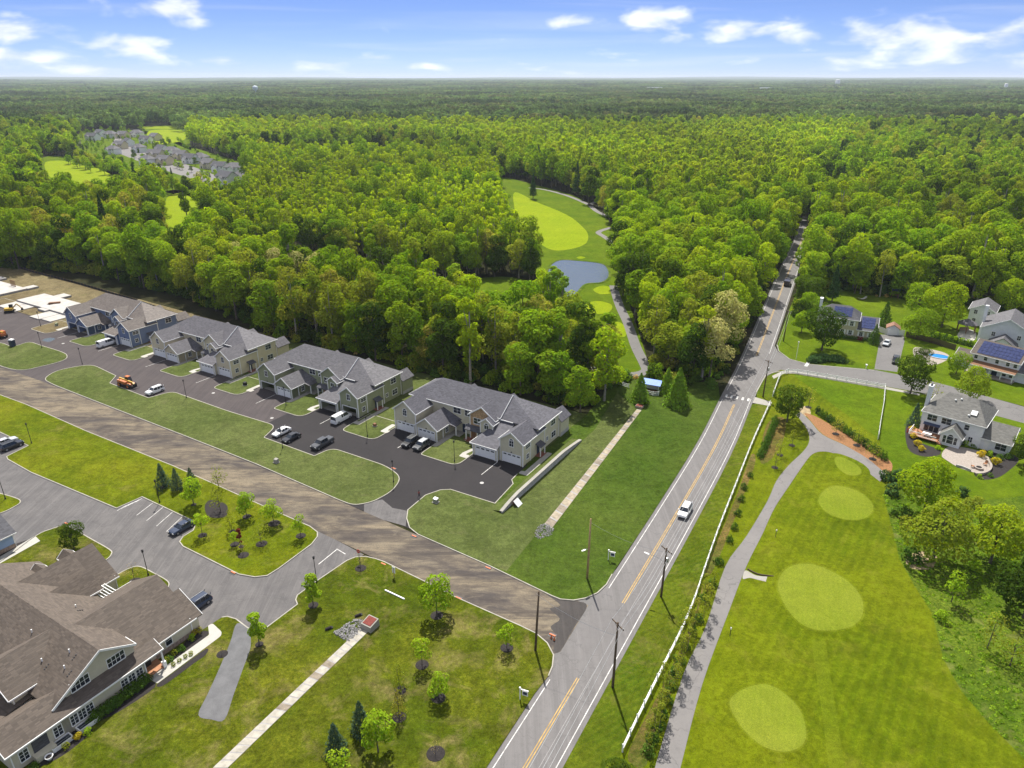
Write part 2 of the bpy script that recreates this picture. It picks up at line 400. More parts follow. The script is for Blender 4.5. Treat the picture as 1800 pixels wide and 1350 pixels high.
plain('stone_base', (.30, .225, .18), .9, scale=3.5, var=.45, bump=.6)
plain('stone_bay', (.42, .28, .15), .9, scale=3.0, var=.45, bump=.6)
plain('riprap', (.2, .195, .19), .9, scale=5, var=.45)
plain('brick_red', (.2, .07, .045), .9, scale=6, var=.3)
plain('deck_wood', (.34, .16, .08), .8, scale=3, var=.25)
plain('paver', (.3, .26, .225), .9, scale=3, var=.2)
plain('silt_fence', (.015, .015, .016), .8)
plain('slab_white', (.4, .38, .35), .85, scale=.5, var=.15)
plain('slab_side', (.3, .29, .28), .9, scale=1.0, var=.2)
plain('skin', (.4, .22, .15), .6); plain('cloth_dark', (.05, .045, .06), .9); plain('cloth_red', (.25, .06, .04), .9)
plain('block_grey', (.38, .37, .355), .9, scale=3, var=.3, bump=.5)
plain('awning_blue', (.045, .06, .11), .8)
plain('lamp_glass', (.75, .75, .72), .3)
plain('fence_brown', (.06, .035, .025), .85)
def glass():
    t = NT('window_glass'); t.color(t.mix(t.rng(t.noise(.7, 2), .4, .6), (.012, .016, .022), (.035, .045, .06))); return t.set(.06, 0, .6)
glass()
def solar():
    t = NT('solar_cell'); t.color(t.mix(t.rng(t.noise(2.0, 2), .3, .7), (.02, .028, .085), (.045, .06, .16))); return t.set(.12, 0, .6)
solar()
def carpaint(name, c, metal=0.0):
    t = NT(name); t.color(t.mix(t.rng(t.noise(2.0, 3), .3, .7), tuple(q * .92 for q in c), c)); return t.set(.28, metal, .5, **{'Coat Weight': .6, 'Coat Roughness': .08})
for nm, c in (('car_white', (.76, .76, .75)), ('car_black', (.012, .012, .014)), ('car_navy', (.022, .035, .07)), ('car_charcoal', (.045, .048, .052)), ('car_silver', (.5, .52, .53)), ('car_brown', (.03, .022, .02))): carpaint(nm, c)
def siding(name, c, step=.2):
    """lap siding: each board has its shadow line painted into the colour"""
    t = NT(name); v = t.co((1, 1, 1))
    s = t.N.new('ShaderNodeSeparateXYZ'); t.link(v, s.inputs[0])
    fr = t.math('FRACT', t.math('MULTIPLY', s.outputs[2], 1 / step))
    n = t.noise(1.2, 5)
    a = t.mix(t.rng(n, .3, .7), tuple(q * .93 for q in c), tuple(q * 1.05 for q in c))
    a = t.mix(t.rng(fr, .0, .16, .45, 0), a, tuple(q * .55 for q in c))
    t.color(a); t.bump(fr, .5, .03); return t.set(.7, 0, .25)
siding('siding_blue', (.15, .195, .31)); siding('siding_cream', (.6, .53, .37)); siding('siding_olive', (.27, .29, .175)); siding('siding_tan', (.56, .52, .38))
siding('siding_white', (.74, .75, .77)); siding('siding_pale_blue', (.30, .41, .62)); siding('siding_butter', (.5, .45, .3)); siding('siding_grey', (.62, .64, .66)); siding('siding_club', (.54, .5, .38))
def shingle(name, c, row=.28):
    t = NT(name)
    s = t.N.new('ShaderNodeSeparateXYZ'); t.link(t.tc.outputs['Object'], s.inputs[0])
    rowi = t.math('FLOOR', t.math('MULTIPLY', s.outputs[2], 1 / (row * .5)))
    wn = t.N.new('ShaderNodeTexWhiteNoise'); wn.noise_dimensions = '3D'
    cb = t.N.new('ShaderNodeCombineXYZ')
    t.link(t.math('FLOOR', t.math('MULTIPLY', s.outputs[0], 1.7)), cb.inputs[0]); t.link(t.math('FLOOR', t.math('MULTIPLY', s.outputs[1], 1.7)), cb.inputs[1]); t.link(rowi, cb.inputs[2])
    t.link(cb.outputs[0], wn.inputs['Vector'])
    a = t.mix(wn.outputs['Value'], tuple(q * .74 for q in c), tuple(q * 1.26 for q in c))
    a = t.mix(t.rng(t.noise(.25, 6, .6), .35, .7, 0, .5), a, tuple(q * .8 for q in c))
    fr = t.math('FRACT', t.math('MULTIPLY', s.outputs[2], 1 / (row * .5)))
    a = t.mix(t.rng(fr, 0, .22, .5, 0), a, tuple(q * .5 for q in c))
    t.color(a); t.bump(fr, .4, .03); return t.set(.7, 0, .25)
shingle('roof_taupe', (.15, .128, .112)); shingle('roof_slate', (.115, .11, .12)); shingle('roof_grey', (.122, .118, .126)); shingle('roof_charcoal', (.1, .098, .112)); shingle('roof_brown', (.112, .09, .072)); shingle('roof_weathered', (.15, .146, .132)); shingle('roof_dark', (.085, .085, .095)); shingle('roof_red', (.26, .14, .09))
def water():
    t = NT('water'); n = t.noise(.25, 6, .65, dist=.6); f = t.noise(1.6, 5, .65)
    t.color((.07, .09, .1)); t.bump(t.math('ADD', n, t.math('MULTIPLY', f, .45)), .3, .4); return t.set(.06, 0, .9, IOR=1.6)
water()
def pool():
    t = NT('pool_water'); t.color((.03, .22, .6)); t.bump(t.noise(2.0, 4), .2, .1); return t.set(.06, 0, .5)
pool()
def leaf(name, lo, hi, warm=None, trans=.45, big=0.004, vv=(.7, 1.25)):
    """foliage: diffuse and translucent, hue differing from tree to tree and leaf to leaf"""
    t = NT(name); t.N.remove(t.b)
    oi = t.N.new('ShaderNodeObjectInfo'); geo = t.N.new('ShaderNodeNewGeometry')
    c = t.mix(oi.outputs['Random'], lo, hi)
    if warm:
        w2 = t.N.new('ShaderNodeTexWhiteNoise'); w2.noise_dimensions = '1D'; t.link(oi.outputs['Random'], w2.inputs['W'])
        c = t.mix(t.rng(w2.outputs['Value'], .72, 1.0), c, warm)
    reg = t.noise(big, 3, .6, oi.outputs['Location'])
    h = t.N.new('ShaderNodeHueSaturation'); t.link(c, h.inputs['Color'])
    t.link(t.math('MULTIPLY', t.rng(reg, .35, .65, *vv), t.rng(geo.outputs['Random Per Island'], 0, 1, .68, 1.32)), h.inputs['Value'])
    t.link(t.rng(geo.outputs['Random Per Island'], 0, 1, .485, .512), h.inputs['Hue'])
    d = t.N.new('ShaderNodeBsdfDiffuse'); tr = t.N.new('ShaderNodeBsdfTranslucent'); mx = t.N.new('ShaderNodeMixShader'); mx.inputs[0].default_value = trans
    t.link(h.outputs[0], d.inputs[0])
    hh = t.N.new('ShaderNodeHueSaturation'); hh.inputs['Saturation'].default_value = 1.1; hh.inputs['Value'].default_value = 1.35; t.link(h.outputs[0], hh.inputs['Color']); t.link(hh.outputs[0], tr.inputs[0])
    t.link(d.outputs[0], mx.inputs[1]); t.link(tr.outputs[0], mx.inputs[2]); t.link(mx.outputs[0], t.o.inputs[0])
    return t.m
leaf('leaf_lime', (.26, .37, .014), (.35, .44, .02), (.39, .44, .03), trans=.5)
leaf('leaf_mid', (.17, .285, .016), (.25, .35, .02), (.29, .35, .03), trans=.48)
leaf('leaf_deep', (.055, .1, .011), (.09, .142, .015))
leaf('leaf_spring', (.36, .46, .014), (.45, .53, .02), trans=.58)
leaf('leaf_olive', (.23, .275, .03), (.32, .35, .04), (.36, .33, .06), trans=.5)
leaf('leaf_cream', (.4, .4, .12), (.48, .45, .17), trans=.4)
leaf('leaf_conifer', (0.0368, 0.0782, 0.023), (0.0644, 0.1196, 0.0322), trans=.15)
leaf('leaf_spruce', (0.069, 0.1196, 0.069), (0.1035, 0.161, 0.0805), trans=.15)
leaf('leaf_cypress', (0.161, 0.276, 0.023), (0.23, 0.345, 0.0322), trans=.25)
leaf('leaf_young', (0.2656, 0.4106, 0.01932), (0.3622, 0.5071, 0.02898), trans=.42)
leaf('leaf_red', (0.207, 0.0276, 0.0276), (0.299, 0.046, 0.0368))
leaf('leaf_gold', (0.46, 0.391, 0.0276), (0.598, 0.46, 0.0414))
leaf('leaf_hedge', (0.069, 0.138, 0.0184), (0.1035, 0.184, 0.023), trans=.2)
leaf('leaf_far', (.078, .128, .034), (.122, .172, .042), (.14, .155, .05), big=.003, vv=(.45, 1.6))  # broad dark and light bands: tree stands, with cloud shadow painted into the colour
leaf('leaf_dry', (0.46, 0.345, 0.092), (0.6, 0.46, 0.138))
leaf('leaf_grass', (0.161, 0.299, 0.0184), (0.322, 0.46, 0.0345), trans=.3)
plain('bark', (.11, .09, .072), .95, scale=3, var=.35); plain('bark_pale', (.26, .235, .2), .95, scale=3, var=.3)
M = MATS
# ------------------------------------------------------------------ the ground and what is laid on it
def terrain():
    rr = [0, 60, 150, 300, 600, 1000, 1500, 2200, 3000, 4000, 5200, 6500, 8000, 10000, 12500, 16000, 22000, 30000]; nA = 160
    v = [(0, 0, -.03)]; f = []
    hr = random.Random(3); ph = [hr.uniform(0, 6.28) for _ in range(8)]
    for r in rr[1:]:
        for k in range(nA):
            a = 2 * math.pi * k / nA; x, y = r * math.sin(a), r * math.cos(a)
            amp = max(0, min((r - 2500) / 9000, 1)) * 22
            z = amp * (.5 + .5 * math.sin(x / 900 + ph[0] + math.sin(y / 1700 + ph[1]))) * (.6 + .4 * math.sin(y / 1300 + ph[2])) + amp * .5 * math.sin(a * 9 + ph[3]) ** 2
            v.append((x, y, -.03 + z))
    for k in range(nA): f.append((0, 1 + (k + 1) % nA, 1 + k))
    for i in range(len(rr) - 2):
        for k in range(nA):
            a = 1 + i * nA + k; b = 1 + i * nA + (k + 1) % nA; f.append((a, b, b + nA, a + nA))
    me = bpy.data.meshes.new('ground'); me.from_pydata(v, [], f); me.materials.append(M['forest_floor']); me.update()
    return struct(put('ground', me)), rr, nA, v
ground_o, T_RR, T_N, T_V = terrain()
def distant_land():
    t = NT('canopy_far'); n = t.noise(.0016, 6, .62); f = t.noise(.012, 5, .7)
    c = t.mix(t.rng(n, .38, .62), (.03, .058, .012), (.09, .125, .028)); c = t.mix(t.rng(f, .4, .65, 0, .6), c, (.03, .055, .014)); t.color(c); m = t.set(1, 0, 0)
    v = []; f = []; hr = random.Random(8)
    for r in (8400, 9300, 10500, 12500, 15500, 19500, 24000, 29500):
        for k in range(T_N * 2):
            a = math.pi * k / T_N; b = (r - 8000) / 21500
            v.append((r * math.sin(a), r * math.cos(a), 22 + hr.uniform(0, 9) + 26 * b * (.5 + .5 * math.sin(a * 7 + r / 5000)) + 16 * b * math.sin(a * 23 + r / 900)))
    n2 = T_N * 2
    for i in range(7):
        for k in range(n2): a = i * n2 + k; b = i * n2 + (k + 1) % n2; f.append((a, b, b + n2, a + n2))
    me = bpy.data.meshes.new('distant_land'); me.from_pydata(v, [], f); me.materials.append(m); me.shade_smooth(); me.update(); struct(put('distant_land', me))
distant_land()
def ground_z(x, y):
    r = math.hypot(x, y)
    if r < 2500: return 0.0
    a = (math.atan2(x, y) % (2 * math.pi)) / (2 * math.pi) * T_N; i = max(k for k in range(len(T_RR)) if T_RR[k] <= r); i = min(max(i, 1), len(T_RR) - 2)
    t = (r - T_RR[i]) / (T_RR[i + 1] - T_RR[i]); k0 = int(a) % T_N; k1 = (k0 + 1) % T_N; u = a - int(a)
    q = lambda ii, kk: T_V[1 + (ii - 1) * T_N + kk][2]
    return (q(i, k0) * (1 - u) + q(i, k1) * u) * (1 - t) + (q(i + 1, k0) * (1 - u) + q(i + 1, k1) * u) * t

ZR, ZL, ZK = .02, .13, .15
# main road: centre line, white edge lines 3.3 m out, a paved shoulder
ROAD_C = catmull([(-53.5, -40.3), (1.5, 59.7), (31.6, 114.4), (45.9, 141.2), (57, 164.2), (67.6, 186), (80.4, 213.8), (114.9, 289.8), (146, 357), (166, 402), (178, 430)], 8, False)
rl, rr_ = ribbon(ROAD_C, 8.0)
ROAD_POLY = rl + rr_[::-1]
road = sheet('main_road', ROAD_POLY, ZR + .012, M['road_grey'])
def offset_line(pts, d):
    L, Rr = ribbon(pts, abs(d) * 2); return L if d > 0 else Rr
def clip_line(pts, y0, y1): return [p for p in pts if y0 <= p[1] <= y1]
def dense(pts, step=1.0):
    out = []
    for a, b in zip(pts, pts[1:]):
        n = max(1, int(math.dist(a, b) / step))
        out += [(a[0] + (b[0] - a[0]) * i / n, a[1] + (b[1] - a[1]) * i / n) for i in range(n)]
    return out + [pts[-1]]
ZM = ZR + .017
RD = dense(ROAD_C)
yJ0, yJ1 = g(1022, 1187)[1], g(1093, 1067)[1]
wl = offset_line(RD, 3.3); wr = offset_line(RD, -3.3)
for nm, line, w, rng_ in (('edge_line', wl, .12, ((-40, g(975, 1187)[1]), (g(1076, 1035)[1], 166), (170, 420))), ('edge_line', wr, .12, ((-40, 165.5), (198, 420)))):
    for a, b in rng_: strip_mb(clip_line(line, a, b), w, ZM, ZM).build(nm, M['paint_white'], road)
for off in (.16, -.16):
    for a, b in ((-40, yJ0), (yJ1, 163), (196, 420)): strip_mb(clip_line(offset_line(RD, off), a, b), .13, ZM, ZM).build('centre_line', M['paint_yellow'], road)
strip_mb(clip_line(offset_line(RD, -1.5), -40, 160), .05, ZM - .002, ZM - .002).build('tar_seam', plain('seam_pale', (.3, .29, .285), .8), road)
rd_dir = (Vector(g(1335, 660)) - Vector(g(1293, 776))).normalized()
for px, py in ((1277, 696), (1286, 697.7), (1295.5, 699.3), (1305.5, 701), (1315.5, 702.8)):
    c = Vector(g(px, py)); strip_mb([tuple(c - rd_dir * .9), tuple(c + rd_dir * .9)], .5, ZM, ZM).build('crossing_bar', M['paint_white'], road)

# torn-up old road across the picture
N_EDGE = [(-260, 548), (-90, 611), (0, 645), (75.5, 671), (211.5, 724), (330, 770), (450, 817.5), (600, 882), (735, 941), (860, 996), (975, 1051)]
S_EDGE = [(-260, 590), (-90, 657), (0, 694), (45, 710), (151, 757), (302, 817.5), (370, 847.5), (465, 890), (550, 930), (660, 982), (747, 1022), (798, 1048), (913, 1099), (942, 1113)]
old_poly = G(N_EDGE) + G([(1015, 1056), (1034, 1064), (1010, 1105), (985, 1146), (972, 1150), (962, 1131)]) + G(S_EDGE)[::-1]
sheet('torn_road', old_poly, ZR + .008, M['road_torn'])
sheet('road_junction', G([(940, 1035), (1090, 1000), (1000, 1200), (940, 1190), (930, 1100)]), ZR - .006, M['road_side'])
sheet('torn_asphalt', catmull(G([(960, 1044), (990, 1055), (1014, 1057), (1032, 1066), (1008, 1105), (984, 1145), (973, 1142), (978, 1118), (968, 1102), (984, 1088), (966, 1070), (985, 1064)]), 4), ZR + .0105, M['torn_dark'])
# new estate road, darker where freshly laid
sheet('estate_road', [l4(-215, 1.5), l4(-28, 1.5), l4(-28, -34), l4(-215, -34)], ZR, M['road_estate'])
sheet('fresh_asphalt', [l4(-28, 1.5), l4(37.3, 1.5), l4(37.3, -30), l4(-28, -30)], ZR + .003, M['road_new'])
apron = G([(640, 886), (662, 880), (672, 878), (690, 893), (716, 898), (713, 925), (640, 905)])
sheet('road_apron', apron, ZR + .006, M['road_lot'])
# old parking lot by the clubhouse
sheet('parking_lot', G([(-260, 640), (-90, 657), (0, 694), (302, 815), (465, 888), (550, 928), (640, 975), (620, 985), (530, 1060), (460, 1110), (380, 1110), (330, 1125), (250, 1075), (150, 1060), (-260, 1030)]), ZR - .004, M['road_lot'])

LAWNS = []
def lawn(name, pts, mat, kerb=None, z=ZL, closed=False):
    o = sheet(name, pts, z, M[mat]); LAWNS.append(pts)
    if kerb is not None or closed:
        line = pts if closed else kerb
        k = strip_mb(line, .17, 0.0, z + .02, closed).build('kerb', M['kerb_concrete']); struct(k)
    return o
# small lawn far left and the long lawn between the two roads
l1 = catmull(G([(-70, 592), (0, 603), (16, 608), (29, 608), (52, 602), (73, 608), (108, 619), (118, 626), (111, 634), (75.5, 644), (30, 651), (-20, 636), (-70, 618)]), 4)
lawn('lawn', l1, 'lawn_estate', closed=True)
l2 = rounded(G([(76, 667), (98, 652), (160, 640), (204, 661), (193, 674), (261, 700), (303, 688.5), (400, 723), (486, 749), (464, 769.6), (552.6, 802), (584, 788), (680, 820), (706, 840), (690, 864), (655, 883), (622, 889), (600, 881), (450, 816), (330, 768.5), (211.5, 722.5), (95, 677)]),
             [2.5, 6, 6, .3, .3, .3, 2, 3, 2.5, .3, .3, 2.5, 5, 4, 5, 4, 3, 4, 0, 0, 0, 3])
lawn('lawn', l2, 'lawn_estate', closed=True)
# front islands, the same beside every townhouse
TOWN = [(0, 0), (-45.83, -.35), (-92.45, .2), (-138.6, .55)]
ISL = rounded([(12.9, -7), (22.4, -7), (22.4, -.6), (21.0, 6.6), (12.6, 6.6), (12.6, -6)], [2.2, 2.2, .2, .1, .1, 2.2])
SIDE = rounded([(35.6, -7), (45.4, -7), (45.4, 3), (35.3, 3), (35.3, -4)], [2.2, 2.2, .1, .1, 1.5])
for ox, oy in TOWN:
    lawn('lawn', [l4(x + ox, y + oy) for x, y in ISL], 'lawn_estate', closed=True)
for ox, oy in TOWN[1:]:
    lawn('lawn', [l4(x + ox, y + oy) for x, y in SIDE], 'lawn_estate', closed=True)
lawn('straw_bed', [l4(x - 184.3, y + .6) for x, y in SIDE], 'dirt_tan', closed=True)
lawn('straw_bed', [l4(x - 184.3 - 22, y + .6) for x, y in ISL], 'dirt_tan', closed=True)
# ground round and behind the townhouses
fe = G([(1000, 648), (1080, 672), (1150, 668), (1215, 655), (1262, 655)])
main_l = [p for p in offset_line(ROAD_C, 4.0)]
def road_left(y0, y1): return [p for p in main_l if y0 < p[1] < y1]
rk = G([(715, 912), (717, 897), (748, 871), (774, 862), (792, 861)]) + G([(870, 885.6), (902, 851), (899.5, 844)]) + [l4(35.15, -3.2)]
rk2 = [l4(35.15, -3.2), l4(35.15, 1.2)]
tail = G([(1076, 1010), (1066, 1028), (1050, 1043), (1030, 1052), (1008, 1056), (985, 1054), (970, 1048), (860, 995), (735, 940), (720, 928)])
right_lawn = rk + [l4(35.15, 30)] + G([(1090, 660)]) + G([(1150, 672), (1262, 672)]) + road_left(107, 166)[::-1] + tail
lawn('lawn', right_lawn, 'lawn_dark', kerb=tail + rk)
ov = G([(715, 912), (717, 897), (748, 871), (774, 862), (792, 861), (870, 885.6)]) + [l4(37.3, -14), l4(40.3, -16.8), l4(40.3, 16.4), l4(40.3, 24)] + G([(1085, 690), (1119, 722), (957, 922), (935, 950), (890, 1005), (860, 993), (735, 938), (720, 926)])
sheet('lawn', ov, ZL + .003, M['lawn_estate'])
lawn('rear_lawn', [l4(-72, 1.2), l4(35.1, 1.2), l4(35.1, 30), l4(-72, 30)], 'lawn_estate', z=ZL - .004)
lawn('bare_ground', [l4(-260, 1.2), l4(-72, 1.2), l4(-72, 30), l4(-260, 36)], 'dirt_tan', z=ZL - .006)
# yellow lawn with the young trees, between the torn road and the lot
y1 = G([(-90, 657), (0, 694.5), (45, 711), (151, 758), (302, 818.5), (370, 848.5), (465, 891), (545, 926), (558, 936), (558, 944), (548, 957), (490, 1000), (470, 1012.5), (448, 1015), (420, 1010), (322, 961), (316, 953), (322, 944), (340, 933), (343, 925), (337, 915), (250, 874), (205, 894), (55, 831), (14, 808), (12, 803), (50, 784), (0, 760), (-90, 715)])
lawn('lawn', y1, 'lawn_yellow', closed=True)
y2 = catmull(G([(63, 943), (90, 931), (113, 925), (128, 930), (160, 948), (193, 967), (196, 975), (188, 984), (170, 994), (140, 1035), (60, 1035), (-60, 1050), (-60, 1016), (0, 989)]), 4)
lawn('lawn', y2, 'lawn_club', closed=True)
y3 = catmull(G([(190, 1026), (205, 1012), (230, 999), (247, 997), (270, 1008), (293, 1021), (297, 1030), (288, 1040), (260, 1062), (200, 1062)]), 4)
lawn('lawn', y3, 'lawn_club', closed=True)
ly = G([(-20, 812), (12, 828), (40, 843), (38, 850), (10, 870), (-20, 880)])
y5 = catmull(G([(-60, 853), (0, 868), (30, 877), (36, 883), (28, 890), (0, 903), (-60, 918)]), 4)
lawn('lawn', y5, 'lawn_yellow', closed=True)
ml_low = [p for p in main_l if p[1] < g(964, 1190)[1]]
k4 = G([(390, 1086), (400, 1084.5), (415, 1089), (436, 1105), (466, 1106), (523, 1063), (520, 1055), (523, 1047), (557, 1022), (610, 986), (625, 980), (643, 979), (660, 983), (675, 988), (747, 1023), (798, 1049), (913, 1100), (942, 1114), (962, 1131), (973, 1152), (971, 1172), (964, 1189)])
y4 = G([(330, 1125), (372, 1098)]) + k4 + ml_low[::-1] + [(-120, -30), (-120, 60)] + G([(-260, 1250), (40, 1230), (200, 1150)])
lawn('lawn', y4, 'lawn_club', kerb=k4)
# everything right of the main road: verge, golf turf, house lawns
main_r = offset_line(ROAD_C, -4.0)
mr_low = [p for p in main_r if p[1] < 163]
edge_rough = [(1552, 868), (1573, 947), (1581, 983), (1609, 1032), (1638, 1077), (1658, 1158), (1690, 1215), (1735, 1268), (1800, 1334), (1900, 1430)]
verge_r = G([(1092, 1350), (1100, 1316), (1150, 1212), (1215, 1085), (1282, 900), (1330, 775), (1356, 712), (1372, 672)])
FENCE_A = [(1094, 1322), (1123, 1262), (1160, 1187), (1196, 1115), (1220, 1058), (1236, 1010), (1262, 935), (1288, 868), (1320, 786), (1338, 745), (1353, 712), (1358, 694), (1371, 658), (1378, 655)]
lawn('verge', mr_low[::-1] + [(-49, -42)] + G([(1010, 1500)]) + G(FENCE_A[:-3]) + G([(1352, 706)]), 'verge', z=.012)
lawn('verge', G([(1326, 690), (1340, 655), (1358, 645), (1374, 650), (1362, 690), (1355, 704)]), 'verge', z=.014)
lawn('lawn', G([(1330, 690), (1340, 650), (1400, 640), (1640, 680), (2300, 860), (2300, 1500), (1000, 1500), (1090, 1330), (1240, 1000), (1330, 770)]), 'lawn_golf', z=.002)
golf = G([(1010, 1500)] + FENCE_A[:-2] + [(1392, 657), (1555, 683), (1545, 772), (1560, 830), (1560, 845)] + edge_rough + [(1950, 1500)])
lawn('golf_turf', golf, 'lawn_golf', z=.008)
lawn('rough', G([(1552, 868)] + edge_rough[1:] + [(2300, 1430), (2300, 900), (1800, 870), (1700, 880), (1620, 850)]), 'rough_grass', z=.006)
houselawn = G([(1392, 657), (1555, 683), (1620, 692), (1735, 727), (1810, 746), (2100, 830), (2300, 930), (1800, 872), (1700, 882), (1620, 852), (1560, 842), (1545, 772)])
lawn('lawn', houselawn, 'lawn_house', z=.01)
upper = G([(1366, 606), (1369, 617), (1388, 631), (1421, 640), (1536, 651), (1628, 669), (1671, 680), (1800, 714), (2200, 800), (2300, 640), (1800, 530), (1600, 505), (1440, 505), (1402, 510), (1385, 550)])
lawn('lawn', upper, 'lawn_house', z=.011, kerb=G([(1366, 606), (1369, 617), (1388, 631), (1421, 640), (1536, 651)]))
# side street
side_l = G([(1325, 690), (1340, 668), (1350, 660), (1372, 650), (1392, 652), (1555, 679), (1617, 690), (1733, 726), (1800, 744), (2100, 838)])
side_u = G([(1360, 606), (1368, 618), (1388, 631), (1421, 640), (1536, 650), (1628, 668), (1671, 679), (1800, 715), (2150, 800)])
side_street = sheet('side_street', side_l + side_u[::-1] + G([(1330, 650)]), ZR + .004, M['road_side'])
sheet('stop_bar', G([(1418, 636.5), (1424, 637.5), (1419.5, 644.5), (1413.5, 643.5)]), ZR + .012, M['paint_white'], side_street)
struct(strip_mb(G([(1329, 690), (1346, 660), (1360, 655), (1376, 653), (1392, 655), (1555, 682)]), .2, 0, .14).build('kerb', M['kerb_concrete']))
sheet('footpath', G([(1318, 700), (1324, 697), (1357, 707), (1354, 714), (1322, 708)]), .022, M['concrete'])
sheet('footpath', G([(1357, 661), (1376, 652), (1396, 652), (1556, 680), (1617, 692), (1616, 695), (1554, 684), (1394, 656.5), (1378, 657), (1360, 666)]), .03, M['concrete'])
# driveway of the yellow house
sheet('driveway', G([(1547, 588), (1589, 590), (1590, 600), (1577, 654), (1537, 649), (1544, 610)]), .026, M['road_side'])
# golf cart path
pl = [(1151, 1350), (1202, 1183), (1240.6, 1101.5), (1275, 995.6), (1312, 942.6), (1348.6, 881.5), (1365, 845), (1386.6, 817.7), (1410.5, 795), (1421.8, 778), (1421, 760), (1410, 742), (1399, 729)]
pr = [(1407, 725), (1423, 739), (1445.7, 764), (1485, 783), (1524.5, 806), (1557, 833)]
pin = [(1547, 847), (1507.6, 818), (1468, 798), (1445.7, 793.8), (1429, 798), (1416, 812), (1386.6, 855), (1361, 894), (1340.4, 938.5), (1312, 995.6), (1279, 1081), (1234.5, 1203), (1196, 1350)]
sheet('cart_path', catmull(G([(1110, 1500)] + pl), 4, False) + catmull(G(pr), 4, False) + catmull(G(pin + [(1168, 1460), (1160, 1500)]), 4, False), .028, M['path_grey'])
sheet('footpath', catmull(G([(1307, 1008), (1312, 1003), (1330, 1012), (1359, 1015), (1356, 1024), (1335, 1020), (1318, 1016), (1306, 1018)]), 4), .032, M['concrete'])
struct(strip_mb(catmull(G([(1314, 1001), (1332, 1010), (1360, 1014)]), 4, False), .15, 0, .22).build('kerb', M['fence_brown']))
# tees: mounds with mown tops
def mound(name, pts, mat, h, skirt=2.2, z=.012):
    c = Vector((sum(p[0] for p in pts) / len(pts), sum(p[1] for p in pts) / len(pts)))
    mb = MB(); n = len(pts)
    rings = []
    for s, zz in ((1.0, h), (1.05, h - .02)): rings.append([(c.x + (p[0] - c.x) * s, c.y + (p[1] - c.y) * s, z + zz) for p in pts])
    out = []
    for p in pts:
        d = (Vector(p) - c).normalized(); out.append((p[0] + d.x * skirt, p[1] + d.y * skirt, z - .02))
    v = rings[0] + out; f = [tuple(range(n))] if area2(pts) > 0 else [tuple(range(n - 1, -1, -1))]
    top = sheet_mesh(name, pts, z + h, M[mat]); o = struct(put(name, top))
    fringe = [(c.x + (p[0] - c.x) * 1.05, c.y + (p[1] - c.y) * 1.05) for p in pts]; put('fringe', sheet_mesh('fringe', fringe, z + h - .006, M['mown_turf']), o)
    sk = MB(); sk.v = rings[1] + out; sk.f = [(i, (i + 1) % n, n + (i + 1) % n, n + i) for i in range(n)]
    if area2(pts) > 0: sk.f = [q[::-1] for q in sk.f]
    sk.build('bank', M['lawn_golf'], o, True); return o
def c7(pts): return [(1100 + x / 2.454, 800 + y / 2.454) for x, y in pts]
T1 = c7([(447, 1080), (480, 1030), (570, 995), (650, 1010), (740, 1090), (775, 1180), (765, 1250), (690, 1285), (590, 1260), (500, 1180)])
T2 = c7([(655, 560), (700, 490), (800, 475), (930, 530), (1010, 610), (1020, 690), (970, 745), (850, 762), (760, 735), (690, 660)])
T3 = c7([(832, 190), (870, 145), (930, 138), (1010, 165), (1060, 210), (1062, 250), (1020, 280), (950, 282), (880, 260), (840, 225)])
T4 = c7([(900, 25), (915, 10), (950, 20), (1000, 50), (1015, 75), (1000, 90), (955, 88), (915, 60)])
for t in (T1, T2, T3, T4): mound('tee_box', catmull(G(t), 5), 'tee_turf', .22)
sheet('mown_strip', catmull(G([(1427, 1112), (1447, 1112), (1462, 1200), (1476, 1290), (1486, 1362), (1460, 1362), (1447, 1270), (1434, 1180)]), 4), .0125, M['mown_turf'])
# far golf holes between the woods
sheet('golf_rough', catmull(G([(880, 312), (930, 322), (1010, 345), (1068, 385), (1092, 440), (1088, 470), (1098, 510), (1125, 590), (1140, 648), (1120, 662), (1040, 655), (960, 640), (870, 600), (780, 560), (760, 540), (860, 545), (960, 560), (985, 540), (950, 500), (930, 440), (905, 390), (880, 340)]), 4), .004, M['lawn_house'])
sheet('fairway_turf', catmull(G([(905, 338), (943, 355), (997, 378), (1027, 402), (1034, 417), (1027, 430), (1000, 438.5), (970, 439), (945, 425), (915, 400), (905, 370)]), 5), .03, M['fairway'])
for t in ([(1043, 509), (1060, 502), (1080, 508), (1076, 515), (1055, 517)], [(1030, 535), (1050, 529), (1075, 536), (1070, 549), (1045, 552), (1030, 546)], [(1072, 570), (1088, 566), (1101, 578), (1098, 592), (1080, 590), (1066, 580)]):
    sheet('tee_box', catmull(G(t), 5), .035, M['fairway'])
sheet('tee_box', catmull(G([(1013, 453), (1021, 450.5), (1029, 453), (1021, 455)]), 5), .035, M['fairway'])
pond_pts = catmull(G([(964, 470), (982, 457.5), (1015, 458), (1057, 463), (1070, 473), (1071, 488), (1057, 497), (1030, 500), (1013, 517), (997, 522), (976, 515), (962, 495)]), 5)
struct(put('pond_water', sheet_mesh('pond_water', pond_pts, .03, M['water'])))
struct(strip_mb(pond_pts, 1.1, .0, .12, True).build('pond_bank', M['rough_grass']))
sheet('cart_path', [p for p in ribbon(catmull(G([(1078, 502), (1083, 520), (1090, 540), (1104, 570), (1118, 610), (1133, 640), (1136, 652), (1118, 658), (1090, 657), (1040, 648), (960, 628)]), 5, False), 3.2)[0]] + ribbon(catmull(G([(1078, 502), (1083, 520), (1090, 540), (1104, 570), (1118, 610), (1133, 640), (1136, 652), (1118, 658), (1090, 657), (1040, 648), (960, 628)]), 5, False), 3.2)[1][::-1], .04, M['road_side'])
